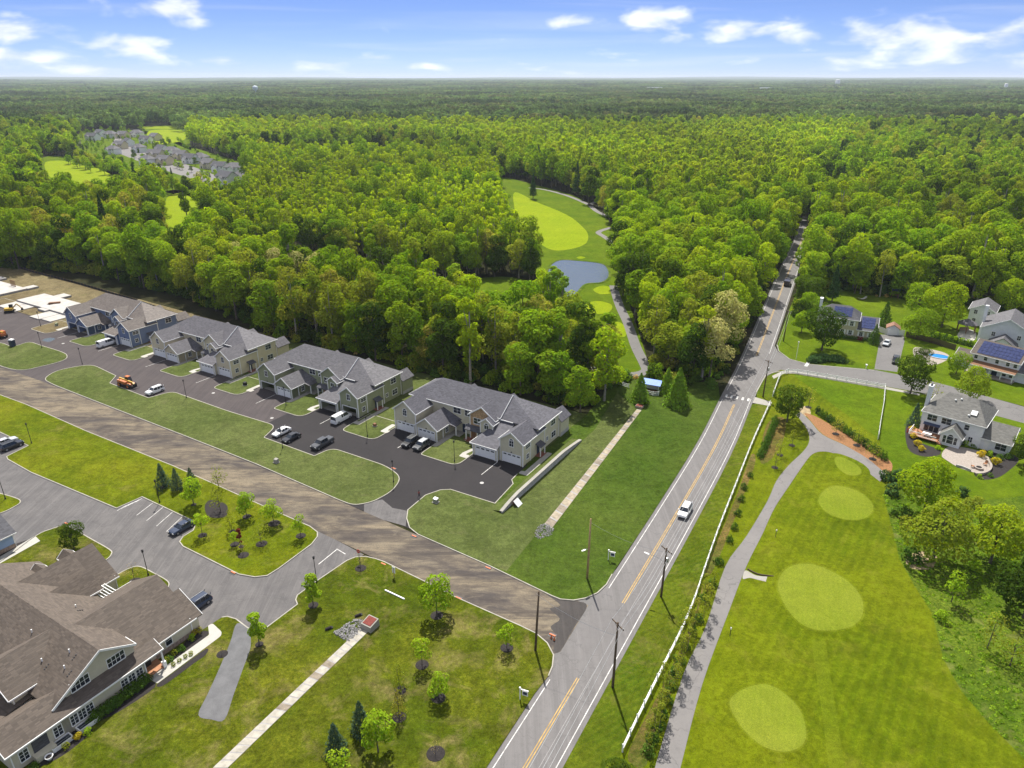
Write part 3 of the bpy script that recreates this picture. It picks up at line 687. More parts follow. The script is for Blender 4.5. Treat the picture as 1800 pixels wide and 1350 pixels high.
for pts in ([(1054, 352), (1038, 360), (1050, 372), (1068, 380)], [(1074, 400), (1052, 408), (1062, 416), (1080, 428)], [(930, 330), (960, 334), (1000, 345), (1040, 362)]):
    ln = catmull(G(pts), 5, False); a, b = ribbon(ln, 3.0); sheet('cart_path', a + b[::-1], .04, M['path_grey'])
LEFT_FAIR = [[(80, 285), (130, 284), (175, 297), (215, 320), (205, 335), (150, 325), (95, 318)], [(292, 350), (318, 340), (345, 355), (350, 390), (345, 420), (420, 425), (440, 440), (330, 430), (296, 405)], [(262, 230), (318, 229), (324, 246), (270, 252)], [(250, 222), (330, 222), (330, 226), (250, 226)]]
for q in LEFT_FAIR: sheet('fairway_turf', catmull(G(q), 4), .02, M['fairway'])
# house estate far left: streets under the houses
sheet('estate_street', G([(190, 262), (205, 240), (230, 240), (235, 262), (300, 280), (360, 300), (400, 318), (390, 330), (330, 312), (260, 290)]), .015, M['path_grey'])
sheet('lawn', catmull(G([(150, 235), (260, 236), (330, 262), (420, 292), (425, 322), (380, 330), (300, 305), (190, 280), (140, 262)]), 3), .004, M['lawn_house'])

# parking stalls, driveway dividers, crossing marks
lotm = MB()
for k in range(4):
    a = g(273 + k * 17, 881 + k * 8.0); b = g(240 + k * 17.5, 906 + k * 9.5)
    strip_mb([a, b], .11, ZR + .004, ZR + .004).build('stall_line', M['paint_white'], bpy.data.objects['parking_lot'])
for k in range(6):
    a = g(222 + k * 5.5, 888 - k * 2.4); b = g(206 + k * 6.4, 898 - k * 3); strip_mb([a, b], .1, ZR + .004, ZR + .004).build('stall_line', M['paint_white'], bpy.data.objects['parking_lot'])
for a, b in (((592, 965), (607, 974)), ((560, 992), (592, 966))): strip_mb([g(*a), g(*b)], .15, ZR + .004, ZR + .004).build('stop_line', M['paint_white'], bpy.data.objects['parking_lot'])
for i, (ox, oy) in enumerate(TOWN):
    for x in (6.5, 28.85):
        strip_mb([l4(x + ox, -7.2 + oy), l4(x + ox, -.9 + oy)], .14, ZR + .008, ZR + .008).build('divider_line', M['paint_white'], bpy.data.objects['fresh_asphalt' if i == 0 else 'estate_road'])
strip_mb([l4(6.5 - 184.3, -7), l4(6.5 - 184.3, -1)], .14, ZR + .006, ZR + .006).build('divider_line', M['paint_white'], bpy.data.objects['estate_road'])
# concrete walks at the townhouses and retaining wall with its bank
for ox, oy in TOWN:
    L4 = lambda pts: [l4(x + ox, y + oy) for x, y in pts]
    sheet('footpath', L4(rounded([(12.45, -2.6), (13.6, -2.6), (13.9, -1.4), (13.9, 5.8), (12.45, 5.8)], .5)), ZL + .012, M['concrete'])
    sheet('footpath', L4(rounded([(22.3, -3.3), (20.4, -3.3), (20.2, -1.6), (21.0, 1.2), (19.0, 3.3), (17.2, 3.3), (17.2, 5), (20, 5), (21.9, 1.6), (21.2, -1.9), (22.3, -1.9)], .3)), ZL + .014, M['concrete_pale'])
    sheet('footpath', L4(rounded([(35.2, -2.9), (37.3, -2.9), (37.3, 8.2), (36.0, 8.2), (36.0, -1.6), (35.2, -1.6)], .4)), ZL + .012, M['concrete'])
for ox, oy in TOWN[:3] + [TOWN[3]]:
    sheet('footpath', [l4(x + ox, y + oy) for x, y in rounded([(-.1, -3.2), (-2.1, -3.2), (-2.1, 1.2), (-.9, 1.2), (-.9, -1.9), (-.1, -1.9)], .4)], ZL + .012, M['concrete_pale'])
def retaining_wall():
    ys = [-17.2 + i * (34.0 / 16) for i in range(17)]
    hh = lambda y: .32 + 1.0 * max(0, min(1, (16.9 - y) / 9, (y + 17.6) / 6)) ** .8
    w = thing('retaining_wall', 'long low grey block retaining wall with pale capstones beside the nearest beige townhouse', 'wall', (*l4(0, 0), 0), A_EST)
    for i in range(16):
        a, b = ys[i], ys[i + 1]
        for c in range(6):
            z0 = c * .2
            if z0 > min(hh(a), hh(b)) - .08: continue
            mb = MB(); mb.box(39.85, 40.2 - c * .012, a + .012, b - .012, z0 + .004, min(z0 + .196, hh((a + b) / 2) + .1)); mb.build('block_course', M['block_grey'], w)
        m = MB(); m.solid([(39.55, a + .01, hh(a)), (40.24, a + .01, hh(a)), (40.24, b - .01, hh(b)), (39.55, b - .01, hh(b))], [(39.55, a + .01, hh(a) + .12), (40.24, a + .01, hh(a) + .12), (40.24, b - .01, hh(b) + .12), (39.55, b - .01, hh(b) + .12)])
        m.build('capstone', M['concrete'], w)
    bank = MB(); P = []
    for y in ys: P.append([(*l4(37.7, y), ZL + .003), (*l4(38.8, y), ZL + .6 * (hh(y) - ZL)), (*l4(39.7, y), hh(y) + .03)])
    for i in range(16):
        for k in range(2): bank.poly([P[i][k], P[i][k + 1], P[i + 1][k + 1], P[i + 1][k]])
    struct(bank.build('bank', M['lawn_estate'], None, True))
retaining_wall()
# concrete swales of slabs, gravel and beds
plain('slab_tan', (.3, .255, .185), .9, scale=1.2, var=.3); plain('slab_worn', (.22, .185, .14), .9, scale=1.5, var=.3); plain('slab_buff', (.36, .335, .28), .9, scale=1.2, var=.22)
def channel(a0, a1, b0, b1, n, z, name='drain_channel', mat='slab_buff'):
    """slabs between the pixel pairs (a0, a1) and (b0, b1)"""
    A0, A1, Bq0, Bq1 = [Vector(g(*p)) for p in (a0, a1, b0, b1)]
    root = struct(MB().prism([tuple(A0), tuple(A1), tuple(Bq1), tuple(Bq0)], 0, z - .02).build(name, M['slab_side']))
    for i in range(n):
        t0, t1 = i / n + .0035, (i + 1) / n - .0035; h = rnd.uniform(-.008, .012)
        q = [A0.lerp(Bq0, t0), A1.lerp(Bq1, t0), A1.lerp(Bq1, t1), A0.lerp(Bq0, t1)]
        MB().prism([tuple(p) for p in q], z - .03, z + h).build('slab', M[mat if rnd.random() < .75 else 'slab_worn'], root)
channel((636, 1104), (647, 1112), (374, 1352), (400, 1352), 22, .19)
channel((1119.5, 720), (1127.5, 722), (957, 922), (970, 930), 22, .19, mat='slab_tan')
sheet('gravel_strip', catmull(G([(417, 1097), (440, 1106), (441, 1120), (440, 1142), (428, 1175), (411, 1222), (395, 1266), (372, 1266), (349, 1258), (365, 1222), (385, 1178), (405, 1130)]), 4), ZL + .01, M['gravel_fine'])
sheet('footpath', rounded(G([(366, 1101), (374, 1097), (390, 1112), (389, 1119), (277, 1203), (261, 1194), (368, 1117)]), [.2, .3, 1.2, 1.2, .2, .2, .2]), ZL + .02, M['concrete_pale'])
sheet('footpath', G([(0, 980), (62, 943), (71, 952), (0, 992)]), ZL + .02, M['concrete_pale'])
def bed(pts, z=.02, mat='mulch_dark', sm=True): return sheet('mulch_bed', catmull(G(pts), 4) if sm else G(pts), z, M[mat])
bed([(342, 1114), (368, 1112), (350, 1132), (310, 1160), (280, 1182), (276, 1170), (310, 1146)], ZL + .014)
bed([(362, 1142), (362, 1152), (340, 1168), (300, 1198), (283, 1208), (277, 1204), (310, 1180)], ZL + .014)
bed([(258, 1200), (272, 1210), (210, 1252), (165, 1275), (160, 1290), (110, 1330), (60, 1352), (60, 1330), (140, 1262), (200, 1225)], ZL + .013)
bed([(361, 888), (372, 880), (398, 888), (398, 908), (372, 911), (362, 902)], ZL + .012)
bed([(0, 968), (50, 950), (54, 954), (0, 978)], ZL + .016)
bed([(1423, 728), (1440, 735), (1470, 752), (1510, 772), (1545, 795), (1568, 815), (1560, 832), (1524, 806), (1486, 783), (1447, 764), (1425, 740), (1414, 727)], .018, 'mulch_orange')
bed([(1404, 716), (1420, 715), (1425, 728), (1412, 731)], .016, 'bare_tan')
bed([(1107, 1316), (1160, 1215), (1205, 1120), (1228, 1060), (1238, 1015), (1232, 1055), (1212, 1128), (1185, 1205), (1150, 1290), (1136, 1345), (1112, 1345)], .018, 'dry_strip')
bed([(1240, 1000), (1268, 935), (1296, 868), (1320, 800), (1328, 812), (1308, 868), (1284, 930), (1262, 985), (1246, 1012)], .018, 'dry_strip')
bed([(1345, 752), (1362, 735), (1380, 737), (1378, 770), (1362, 800), (1345, 815), (1336, 806)], .016, 'dry_strip')
bed([(1592, 750), (1608, 748), (1614, 775), (1650, 790), (1650, 800), (1620, 802), (1596, 788)], .02)
bed([(1712, 800), (1740, 790), (1790, 805), (1770, 830), (1745, 842), (1715, 838)], .02)
for pts in ([(1592, 985), (1612, 970), (1645, 975), (1640, 998), (1605, 1000)],) if True else ([(1585, 975), (1612, 960), (1650, 965), (1690, 985), (1700, 1010), (1660, 1015), (1630, 1012), (1600, 998)], [(1690, 1010), (1730, 985), (1790, 1010), (1790, 1040), (1740, 1040)], [(1680, 880), (1700, 890), (1720, 930), (1700, 925)]): bed(pts, .0125, 'bare_tan')
sheet('patio', catmull(G([(1655, 800), (1670, 785), (1710, 790), (1735, 800), (1740, 822), (1722, 832), (1690, 824), (1668, 812)]), 5), .05, M['paver'])
sheet('puddle', catmull(G([(74, 598), (85, 594), (97, 595), (92, 599), (84, 601)]), 4), ZR + .004, M['water'])
print('ground done', len(bpy.data.objects))
# ------------------------------------------------------------------ trees
def leaf_cloud(rs, P, Nn, size, stretch=1.0):
    """one small bent leaf-spray face for each point, facing roughly along Nn"""
    n = len(P); Nn = Nn / (np.linalg.norm(Nn, axis=1, keepdims=True) + 1e-9)
    ref = rs.normal(size=(n, 3)); U = np.cross(Nn, ref); U /= np.linalg.norm(U, axis=1, keepdims=True) + 1e-9; V = np.cross(Nn, U)
    s = size * rs.uniform(.55, 1.3, (n, 1)); a = rs.uniform(.6, 1.0, (n, 1))
    q = np.stack([P - U * s * .5 * stretch, P - V * s * .5 * a + Nn * s * .1, P + U * s * .55 * stretch, P + V * s * .5 * a - Nn * s * .08], 1)
    return q.reshape(-1, 3)
def quads_mesh(name, V, mats, extra=None):
    n = len(V) // 4; me = bpy.data.meshes.new(name)
    ev, ef = extra if extra else ([], [])
    allv = np.concatenate([V, np.array(ev, float).reshape(-1, 3)]) if len(ev) else V
    faces = np.arange(n * 4).reshape(-1, 4)
    fl = [list(f) for f in ef]; nl = n * 4 + sum(len(f) for f in fl)
    me.vertices.add(len(allv)); me.vertices.foreach_set('co', np.ascontiguousarray(allv, np.float32).ravel())
    me.loops.add(nl); me.polygons.add(n + len(fl))
    li = np.concatenate([faces.ravel(), np.array([i + n * 4 for f in fl for i in f], int)]) if fl else faces.ravel()
    me.loops.foreach_set('vertex_index', li.astype(np.int32))
    tot = np.array([4] * n + [len(f) for f in fl], np.int32); st = np.concatenate([[0], np.cumsum(tot)[:-1]]).astype(np.int32)
    me.polygons.foreach_set('loop_start', st)
    for m in mats: me.materials.append(m)
    if fl: me.polygons.foreach_set('material_index', np.array([0] * n + [1] * len(fl), np.int32))
    me.update(calc_edges=True); me.validate(); return me
def crown_points(rs, kind, Hc, Rc, z0, n, lobes=14):
    """points and outward directions of a crown from height z0 to z0 + Hc with radius Rc"""
    if kind == 'cone':
        t = rs.uniform(0, 1, n) ** .62; z = z0 + Hc * (1 - t); lay = .78 + .3 * np.abs(np.sin(z * 3.2 + rs.uniform(0, 6)))
        r = Rc * (t ** .85) * lay * rs.uniform(.55, 1.03, n) + .05; a = rs.uniform(0, 2 * np.pi, n)
        r = r * (1 + .16 * np.sin(a * 5 + z * 1.7))
        P = np.stack([r * np.cos(a), r * np.sin(a), z - .12 * r], 1); Nn = np.stack([np.cos(a), np.sin(a), np.full(n, .55)], 1) + rs.normal(size=(n, 3)) * .45
        return P, Nn, [(0, 0, z0 + Hc * .7)]
    L = []
    for i in range(lobes):
        if kind == 'tall': zc = rs.uniform(.1, .93); rad = (1 - abs(zc - .5) * 1.1)
        elif kind == 'poplar': zc = rs.uniform(.05, .93); rad = (1 - zc) ** .6 * .95 + .12
        else: zc = rs.uniform(.12, .86); rad = math.sqrt(max(.05, 1 - ((zc - .42) / .62) ** 2))
        a = i * 2.4 + rs.uniform(-.5, .5); d = Rc * rad * rs.uniform(.25, .72)
        L.append((d * math.cos(a), d * math.sin(a), z0 + Hc * zc, Rc * rs.uniform(.26, .5) * (.8 if kind in ('tall', 'poplar') else 1)))
    L.append((0, 0, z0 + Hc * .84, Rc * .42)); L.append((0, 0, z0 + Hc * .45, Rc * .5))
    L = np.array(L); w = L[:, 3] ** 2; w /= w.sum()
    m = int(n * 2.2); k = rs.choice(len(L), m, p=w); D = rs.normal(size=(m, 3)); D /= np.linalg.norm(D, axis=1, keepdims=True)
    rr = L[k, 3] * rs.uniform(.88, 1.08, m) * (1 + .14 * np.sin(D[:, 0] * 7 + k) * np.cos(D[:, 1] * 6 + k))
    P = L[k, :3] + D * rr[:, None] * np.array([1, 1, .82])
    dd = np.linalg.norm((P[:, None, :] - L[None, :, :3]) / np.array([1, 1, .82]), axis=2) / L[None, :, 3]
    dd[np.arange(m), k] = 9
    keep = (dd.min(1) > .8) & ((D[:, 2] > -.55) | (rs.uniform(size=m) < .4)) & (P[:, 2] > z0 - .3)
    P = P[keep][:n]; D = D[keep][:n]
    Nn = D + np.array([0, 0, .6]) + rs.normal(size=P.shape) * .3
    return P, Nn, [tuple(q[:3]) for q in L]
def trunk_mb(rs, h, r, centres, limbs=7, lean=.03, start=.3):
    mb = MB(); lx, ly = rs.normal(0, lean * h, 2)
    top = (lx, ly, h)
    pts = [(0, 0, -.1), (0, 0, .25), (lx * .25, ly * .25, h * .3), (lx * .6, ly * .6, h * .62), top]
    mb.tube(pts, [r * 1.5, r * 1.1, r * .85, r * .55, r * .15], 7)
    cs = sorted(centres, key=lambda c: -c[2])[1:]
    for c in cs[:limbs]:
        t = min(max(start + .5 * (c[2] / h - .35) * rs.uniform(.6, 1.1), .18), .8); b = (lx * t, ly * t, h * t)
        mid = ((b[0] + c[0]) * .5, (b[1] + c[1]) * .5, b[2] * .45 + c[2] * .55)
        mb.tube([b, mid, c], [r * .42, r * .26, r * .08], 5)
    return mb
def make_tree(name, seed, kind, mat, h, Rc, base, n, leaf_s, bark='bark', r=None, limbs=7, lobes=14, stretch=1.0):
    """returns the meshes (crown, trunk) and one joined mesh for masses"""
    rs = np.random.RandomState(seed); Hc = h - base
    P, Nn, cen = crown_points(rs, kind, Hc, Rc, base, n, lobes)
    V = leaf_cloud(rs, P, Nn, leaf_s, stretch)
    tr = trunk_mb(rs, h * .9 if kind != 'cone' else h * .85, r or h * .012 + .06, [] if kind == 'cone' else cen, limbs)
    return dict(name=name, crown=quads_mesh(name + '_crown', V, [M[mat]]), trunk=tr.mesh(name + '_trunk', M[bark], True), V=V, tr=tr, mat=mat, bark=bark)
def joined(t, every=1):
    return quads_mesh(t['name'] + '_mass', t['V'], [M[t['mat']], M[t['bark']]], (t['tr'].v, t['tr'].f))
def plant_tree(name, label, T, loc, s=1.0, rz=None, cat='tree', group=None, sz=None):
    o = thing(name, label, cat, (loc[0], loc[1], loc[2] if len(loc) > 2 else 0.0), rnd.uniform(0, 6.28) if rz is None else rz, group)
    o.scale = (s, s, sz or s)
    put('crown', T['crown'], o); put('trunk', T['trunk'], o); return o

# prototypes about the size they stand at
FOREST = {}
for i in range(3): FOREST['lime%d' % i] = make_tree('lime', 10 + i, 'round', 'leaf_lime', 19, 4.9, 4.0, 2900, .62, 'bark_pale')
for i in range(3): FOREST['mid%d' % i] = make_tree('mid', 20 + i, 'round', 'leaf_mid', 20, 5.8, 3.6, 3300, .66)
for i in range(2): FOREST['deep%d' % i] = make_tree('deep', 30 + i, 'round', 'leaf_deep', 18, 5.6, 2.8, 3000, .66)
for i in range(2): FOREST['olive%d' % i] = make_tree('olive', 40 + i, 'round', 'leaf_olive', 19, 5.0, 3.8, 2200, .55, 'bark_pale')
FOREST['cream0'] = make_tree('cream', 50, 'round', 'leaf_cream', 16, 4.8, 4, 2600, .5)
for i in range(2): FOREST['tall%d' % i] = make_tree('tall', 60 + i, 'tall', 'leaf_mid' if i else 'leaf_lime', 22, 3.8, 5.5, 2200, .6, 'bark_pale')
FOREST['pine0'] = make_tree('pine', 70, 'cone', 'leaf_conifer', 19, 3.2, 3, 2200, .6)
SPIRE = [make_tree('spire', 80 + i, 'poplar', 'leaf_spring', 16, 2.3, 5, 620, .6, 'bark_pale', lobes=9, limbs=2) for i in range(3)]
DESC = {'lime': 'bright lime green', 'mid': 'broad mid green', 'deep': 'dark green', 'olive': 'yellowish olive', 'cream': 'cream flowering', 'tall': 'tall slim', 'pine': 'dark pointed evergreen'}

# where nothing may grow: open ground in plan
RC1 = [q for q in ROAD_C if q[1] < 295]; RC2 = [q for q in ROAD_C if 280 < q[1] < 400]
OPEN = [ribbon(RC1, 13.0)[0] + ribbon(RC1, 13.0)[1][::-1] + []]
ROAD_FAR = ribbon(RC2, 8.6)[0] + ribbon(RC2, 8.6)[1][::-1]
OPEN += [catmull(G(q), 3) for q in ([(880, 312), (930, 322), (1005, 343), (1066, 384), (1088, 440), (1084, 470), (1096, 510), (1122, 590), (1143, 648), (1122, 664), (1064, 660), (1000, 634), (966, 602), (952, 560), (944, 520), (935, 480), (912, 440), (890, 390), (876, 340)], [(1060, 655), (1000, 640), (900, 607), (780, 562), (650, 522), (540, 490), (440, 464), (385, 450), (385, 432), (440, 438), (560, 456), (650, 474), (780, 494), (880, 486), (940, 500), (970, 560)],
    [(72, 278), (130, 277), (180, 291), (232, 316), (238, 350), (230, 372), (150, 372), (85, 350)], [(286, 342), (318, 334), (350, 350), (356, 395), (352, 415), (420, 425), (430, 440), (352, 445), (348, 470), (296, 470), (288, 412)], [(256, 224), (324, 223), (334, 250), (330, 284), (268, 284)], [(145, 230), (262, 231), (335, 258), (428, 288), (436, 330), (430, 366), (380, 366), (300, 340), (190, 318), (138, 275)])]
OPEN += [pond_pts, ROAD_FAR]
for q in OPEN[2:-2]: sheet('meadow', q, .001, M['lawn_house'])
FRONT = [(-700, 60), (-420, 300), (-330, 330), (-262, 318), (-228, 302), (-196, 296), (-165, 284), (-132, 262), (-112, 247)] + [l4(-66, 29), l4(-40, 30), l4(-10, 30), l4(12, 31), l4(34, 30)] + G([(985, 668), (1045, 688), (1085, 682), (1105, 668), (1128, 650), (1160, 668), (1200, 676), (1255, 668)])
yard_edge = G([(1398, 520), (1420, 522), (1438, 505), (1475, 512), (1560, 524), (1640, 528), (1690, 536), (1740, 540), (1800, 552), (1950, 600)])
WOODS = FRONT + [(57, 182), (78, 222)] + [(95, 240)] + yard_edge + [(420, 150), (2600, 900), (9000, 9000), (-9000, 9000), (-2600, 600)]
def wood_mask(X, Y):
    m = inside_np(X, Y, WOODS)
    for q in OPEN: m &= ~inside_np(X, Y, q)
    return m
LIME_ZONES = [catmull(G(q), 3) for q in ([(380, 425), (330, 330), (420, 285), (560, 268), (720, 268), (860, 300), (905, 360), (915, 430), (895, 470), (780, 482), (650, 462), (520, 440)], [(330, 270), (325, 228), (420, 205), (640, 205), (900, 225), (1100, 245), (1330, 235), (1500, 250), (1400, 300), (1200, 330), (1050, 330), (900, 290), (700, 250), (500, 262)], [(1080, 330), (1350, 290), (1420, 330), (1380, 440), (1290, 420), (1180, 380)])]
def scatter_pts(y0, y1, step, seed, half=1.0, jitter=.42):
    rs = np.random.RandomState(seed); out = []
    ys = np.arange(y0, y1, step)
    for y in ys:
        w = y * .80 + 45; xs = np.arange(-w, w, step)
        out.append(np.stack([xs + rs.uniform(-jitter, jitter, len(xs)) * step + (step / 2 if int(y / step) % 2 else 0), np.full(len(xs), y) + rs.uniform(-jitter, jitter, len(xs)) * step], 1))
    P = np.concatenate(out); P = P[wood_mask(P[:, 0], P[:, 1])]
    return P
rsF = np.random.RandomState(5)
def dist_edge(p, line): 
    return min(math.dist(p, q) for q in line)
near_pts = scatter_pts(150, 430, 5.9, 1)
in_lime = inside_np(near_pts[:, 0], near_pts[:, 1], LIME_ZONES[0]); near_pts = near_pts[~in_lime]
lp0 = scatter_pts(240, 720, 4.3, 4); LIME_PTS = lp0[inside_np(lp0[:, 0], lp0[:, 1], LIME_ZONES[0])]
# the largest 285 in the picture are trees of their own, the rest is the mass of the woods
FR_D = dense(FRONT, 3.0) + dense(yard_edge, 3.0)
allE = dense(FRONT, 3.0)
def score(p):
    """how large a tree here shows: nearness, and whether it stands at an open edge"""
    d = math.hypot(p[0], p[1]); e = min((p[0] - q[0]) ** 2 + (p[1] - q[1]) ** 2 for q in FR_D[::2]) ** .5
    road_e = min((p[0] - q[0]) ** 2 + (p[1] - q[1]) ** 2 for q in ROAD_C) ** .5
    return 1 / d * (1.0 + .9 * max(0, 1 - e / 22) + .25 * max(0, 1 - road_e / 25))
inview = [i for i, p in enumerate(near_pts) if abs(p[0]) < .74 * p[1] * .98 + 6]
inview.sort(key=lambda i: -score(near_pts[i])); SINGLE = inview[:268]; SSET = set(SINGLE)
keys_w = [('lime', .2), ('mid', .34), ('deep', .16), ('olive', .16), ('tall', .14)]
def species(p, r):
    x, y = p
    if any(inside(p, z) for z in LIME_ZONES): kw = [('lime', .7), ('mid', .18), ('tall', .12)]
    elif y < 215 and x < -20 + 0 and x > -135: kw = [('lime', .16), ('mid', .26), ('olive', .34), ('tall', .2), ('deep', .04)]
    elif x > 60: kw = [('lime', .22), ('mid', .46), ('deep', .12), ('olive', .08), ('tall', .12)]
    elif x < -120: kw = [('lime', .12), ('mid', .4), ('deep', .26), ('olive', .16), ('tall', .06)]
    else: kw = keys_w
    u = r.uniform(); 
    for k, w in kw:
        u -= w
        if u <= 0: return k
    return kw[0][0]
def zone(p):
    x, y = p; lx = (x - B4[0]) * EX[0] + (y - B4[1]) * EX[1]
    if x > 78 and y < 330: return 'behind the right hand houses' if x > 118 else 'right of the main road'
    if x > 30 and y < 330: return 'left of the main road'
    if lx > 22: return 'behind the dark green lawn'
    if lx > -14: return 'behind the nearest townhouse'
    if lx > -60: return 'behind the olive townhouse'
    if lx > -106: return 'behind the cream townhouse'
    if lx > -150: return 'behind the blue townhouse'
    return 'behind the foundation slabs'
rs2 = np.random.RandomState(9); pend = []
for i in SINGLE:
    p = near_pts[i]; k = species(tuple(p), rs2)
    d = min(math.dist(p, q) for q in allE)
    if d < 7 and k == 'lime' and p[0] < 40: k = 'tall' if rs2.uniform() < .5 else 'mid'
    nv = len([q for q in FOREST if q.startswith(k)]); pend.append((tuple(p), k, rs2.randint(nv), rs2.uniform(.68, 1.16)))
for px, py, k_ in ((966, 583, 'tall'), (984, 596, 'tall'), (1002, 607, 'mid'), (950, 566, 'lime'), (975, 560, 'tall')): pend.append((g(px, py), k_, 1 if k_ == 'tall' else 0, .9))
for px, py, s in ((1246, 668, 1.15), (1268, 632, 1.2), (1262, 610, .95), (1230, 570, 1.1), (425, 508, 1.15), (458, 515, 1.2), (492, 522, 1.1), (528, 530, 1.15), (566, 540, 1.1), (640, 560, .8)):
    pend.append((g(px, py), 'cream' if s != .95 else 'olive', 0, s))
ORD = ['first', 'second', 'third', 'fourth', 'fifth', 'sixth', 'seventh', 'eighth', 'ninth', 'tenth', 'eleventh', 'twelfth', 'thirteenth', 'fourteenth', 'fifteenth', 'sixteenth', 'seventeenth', 'eighteenth', 'nineteenth', 'twentieth'] + ['twenty-' + q for q in ('first', 'second', 'third', 'fourth', 'fifth', 'sixth', 'seventh', 'eighth', 'ninth')]
bygrp = {}
for t in pend: bygrp.setdefault((t[1], zone(t[0])), []).append(t)
for (k, zn), ts in bygrp.items():
    ts.sort(key=lambda t: t[0][0] / t[0][1])
    for j, (p, _, v, s) in enumerate(ts):
        if len(ts) == 1: lb = f'the only {DESC[k]} tree {zn}'
        elif len(ts) <= 29: lb = f'{ORD[j]} from left of the {DESC[k]} trees {zn}'
        else: lb = f'{DESC[k]} woodland tree {zn}'
        plant_tree('woodland_tree', lb, FOREST[f'{k}{v}'], p, s, group=f'{DESC[k]} trees {zn}', sz=s * rs2.uniform(.8, 1.2))

# masses: points with a kind, a size and a turn, each drawn as one tree
def mass(name, pts, protos, label):
    """pts: rows of x, y, z, scale, height factor, turn, kind"""
    A = np.array(pts, float); me = bpy.data.meshes.new(name); me.vertices.add(len(A)); me.vertices.foreach_set('co', A[:, :3].astype(np.float32).ravel())
    for nm, ty, col in (('sc', 'FLOAT', A[:, 3]), ('hz', 'FLOAT', A[:, 4]), ('rz', 'FLOAT', A[:, 5])):
        at = me.attributes.new(nm, ty, 'POINT'); at.data.foreach_set('value', col.astype(np.float32))
    at = me.attributes.new('sp', 'INT', 'POINT'); at.data.foreach_set('value', A[:, 6].astype(np.int32))
    me.update(); o = put(name, me)
    ng = bpy.data.node_groups.new(name, 'GeometryNodeTree'); ng.is_modifier = True
    ng.interface.new_socket('Geometry', in_out='INPUT', socket_type='NodeSocketGeometry'); ng.interface.new_socket('Geometry', in_out='OUTPUT', socket_type='NodeSocketGeometry')
    N, L = ng.nodes, ng.links; gi = N.new('NodeGroupInput'); go = N.new('NodeGroupOutput'); jn = N.new('GeometryNodeJoinGeometry')
    def attr(nm, ty):
        n = N.new('GeometryNodeInputNamedAttribute'); n.data_type = ty; n.inputs['Name'].default_value = nm; return n.outputs['Attribute']
    sp = attr('sp', 'INT'); sc = attr('sc', 'FLOAT'); hz = attr('hz', 'FLOAT'); rz = attr('rz', 'FLOAT')
    cr = N.new('ShaderNodeCombineXYZ'); L.new(rz, cr.inputs[2]); e2r = N.new('FunctionNodeEulerToRotation'); L.new(cr.outputs[0], e2r.inputs[0])
    mz = N.new('ShaderNodeMath'); mz.operation = 'MULTIPLY'; L.new(sc, mz.inputs[0]); L.new(hz, mz.inputs[1])
    cs = N.new('ShaderNodeCombineXYZ'); L.new(sc, cs.inputs[0]); L.new(sc, cs.inputs[1]); L.new(mz.outputs[0], cs.inputs[2])
    for i, me_p in enumerate(protos):
        po = bpy.data.objects.new(me_p.name, me_p)
        oi = N.new('GeometryNodeObjectInfo'); oi.inputs['Object'].default_value = po; oi.inputs['As Instance'].default_value = True
        cmp_ = N.new('FunctionNodeCompare'); cmp_.data_type = 'INT'; cmp_.operation = 'EQUAL'; L.new(sp, cmp_.inputs[2]); cmp_.inputs[3].default_value = i
        ip = N.new('GeometryNodeInstanceOnPoints'); L.new(gi.outputs[0], ip.inputs['Points']); L.new(cmp_.outputs[0], ip.inputs['Selection']); L.new(oi.outputs['Geometry'], ip.inputs['Instance']); L.new(e2r.outputs[0], ip.inputs['Rotation']); L.new(cs.outputs[0], ip.inputs['Scale'])
        L.new(ip.outputs[0], jn.inputs[0])
    L.new(jn.outputs[0], go.inputs[0])
    md = o.modifiers.new('trees', 'NODES'); md.node_group = ng
    return stuff(o, label, 'woods')
fk = list(FOREST); protos = [joined(FOREST[k]) for k in fk] + [joined(t) for t in SPIRE]
idx = {k: i for i, k in enumerate(fk)}
rows = []
for i, p in enumerate(near_pts):
    if i in SSET: continue
    k = species(tuple(p), rs2)
    if k == 'lime' and rs2.uniform() < .8 and any(inside(tuple(p), z) for z in LIME_ZONES[:2]): v = len(fk) + rs2.randint(3); s = rs2.uniform(.85, 1.2)
    else: v = idx[f'{k}{rs2.randint(len([q for q in fk if q.startswith(k)]))}']; s = rs2.uniform(.6, 1.18)
    rows.append((p[0], p[1], 0, s, rs2.uniform(.8, 1.25), rs2.uniform(0, 6.28), idx['pine0'] if rs2.uniform() < .025 else v))
for p in LIME_PTS: rows.append((p[0], p[1], 0, rs2.uniform(.75, 1.2), rs2.uniform(.8, 1.2), rs2.uniform(0, 6.28), len(fk) + rs2.randint(3) if rs2.uniform() < .94 else idx['mid0']))
mass('near_woods', rows, protos, 'the mass of green woods behind the tree line round the golf hole and road')
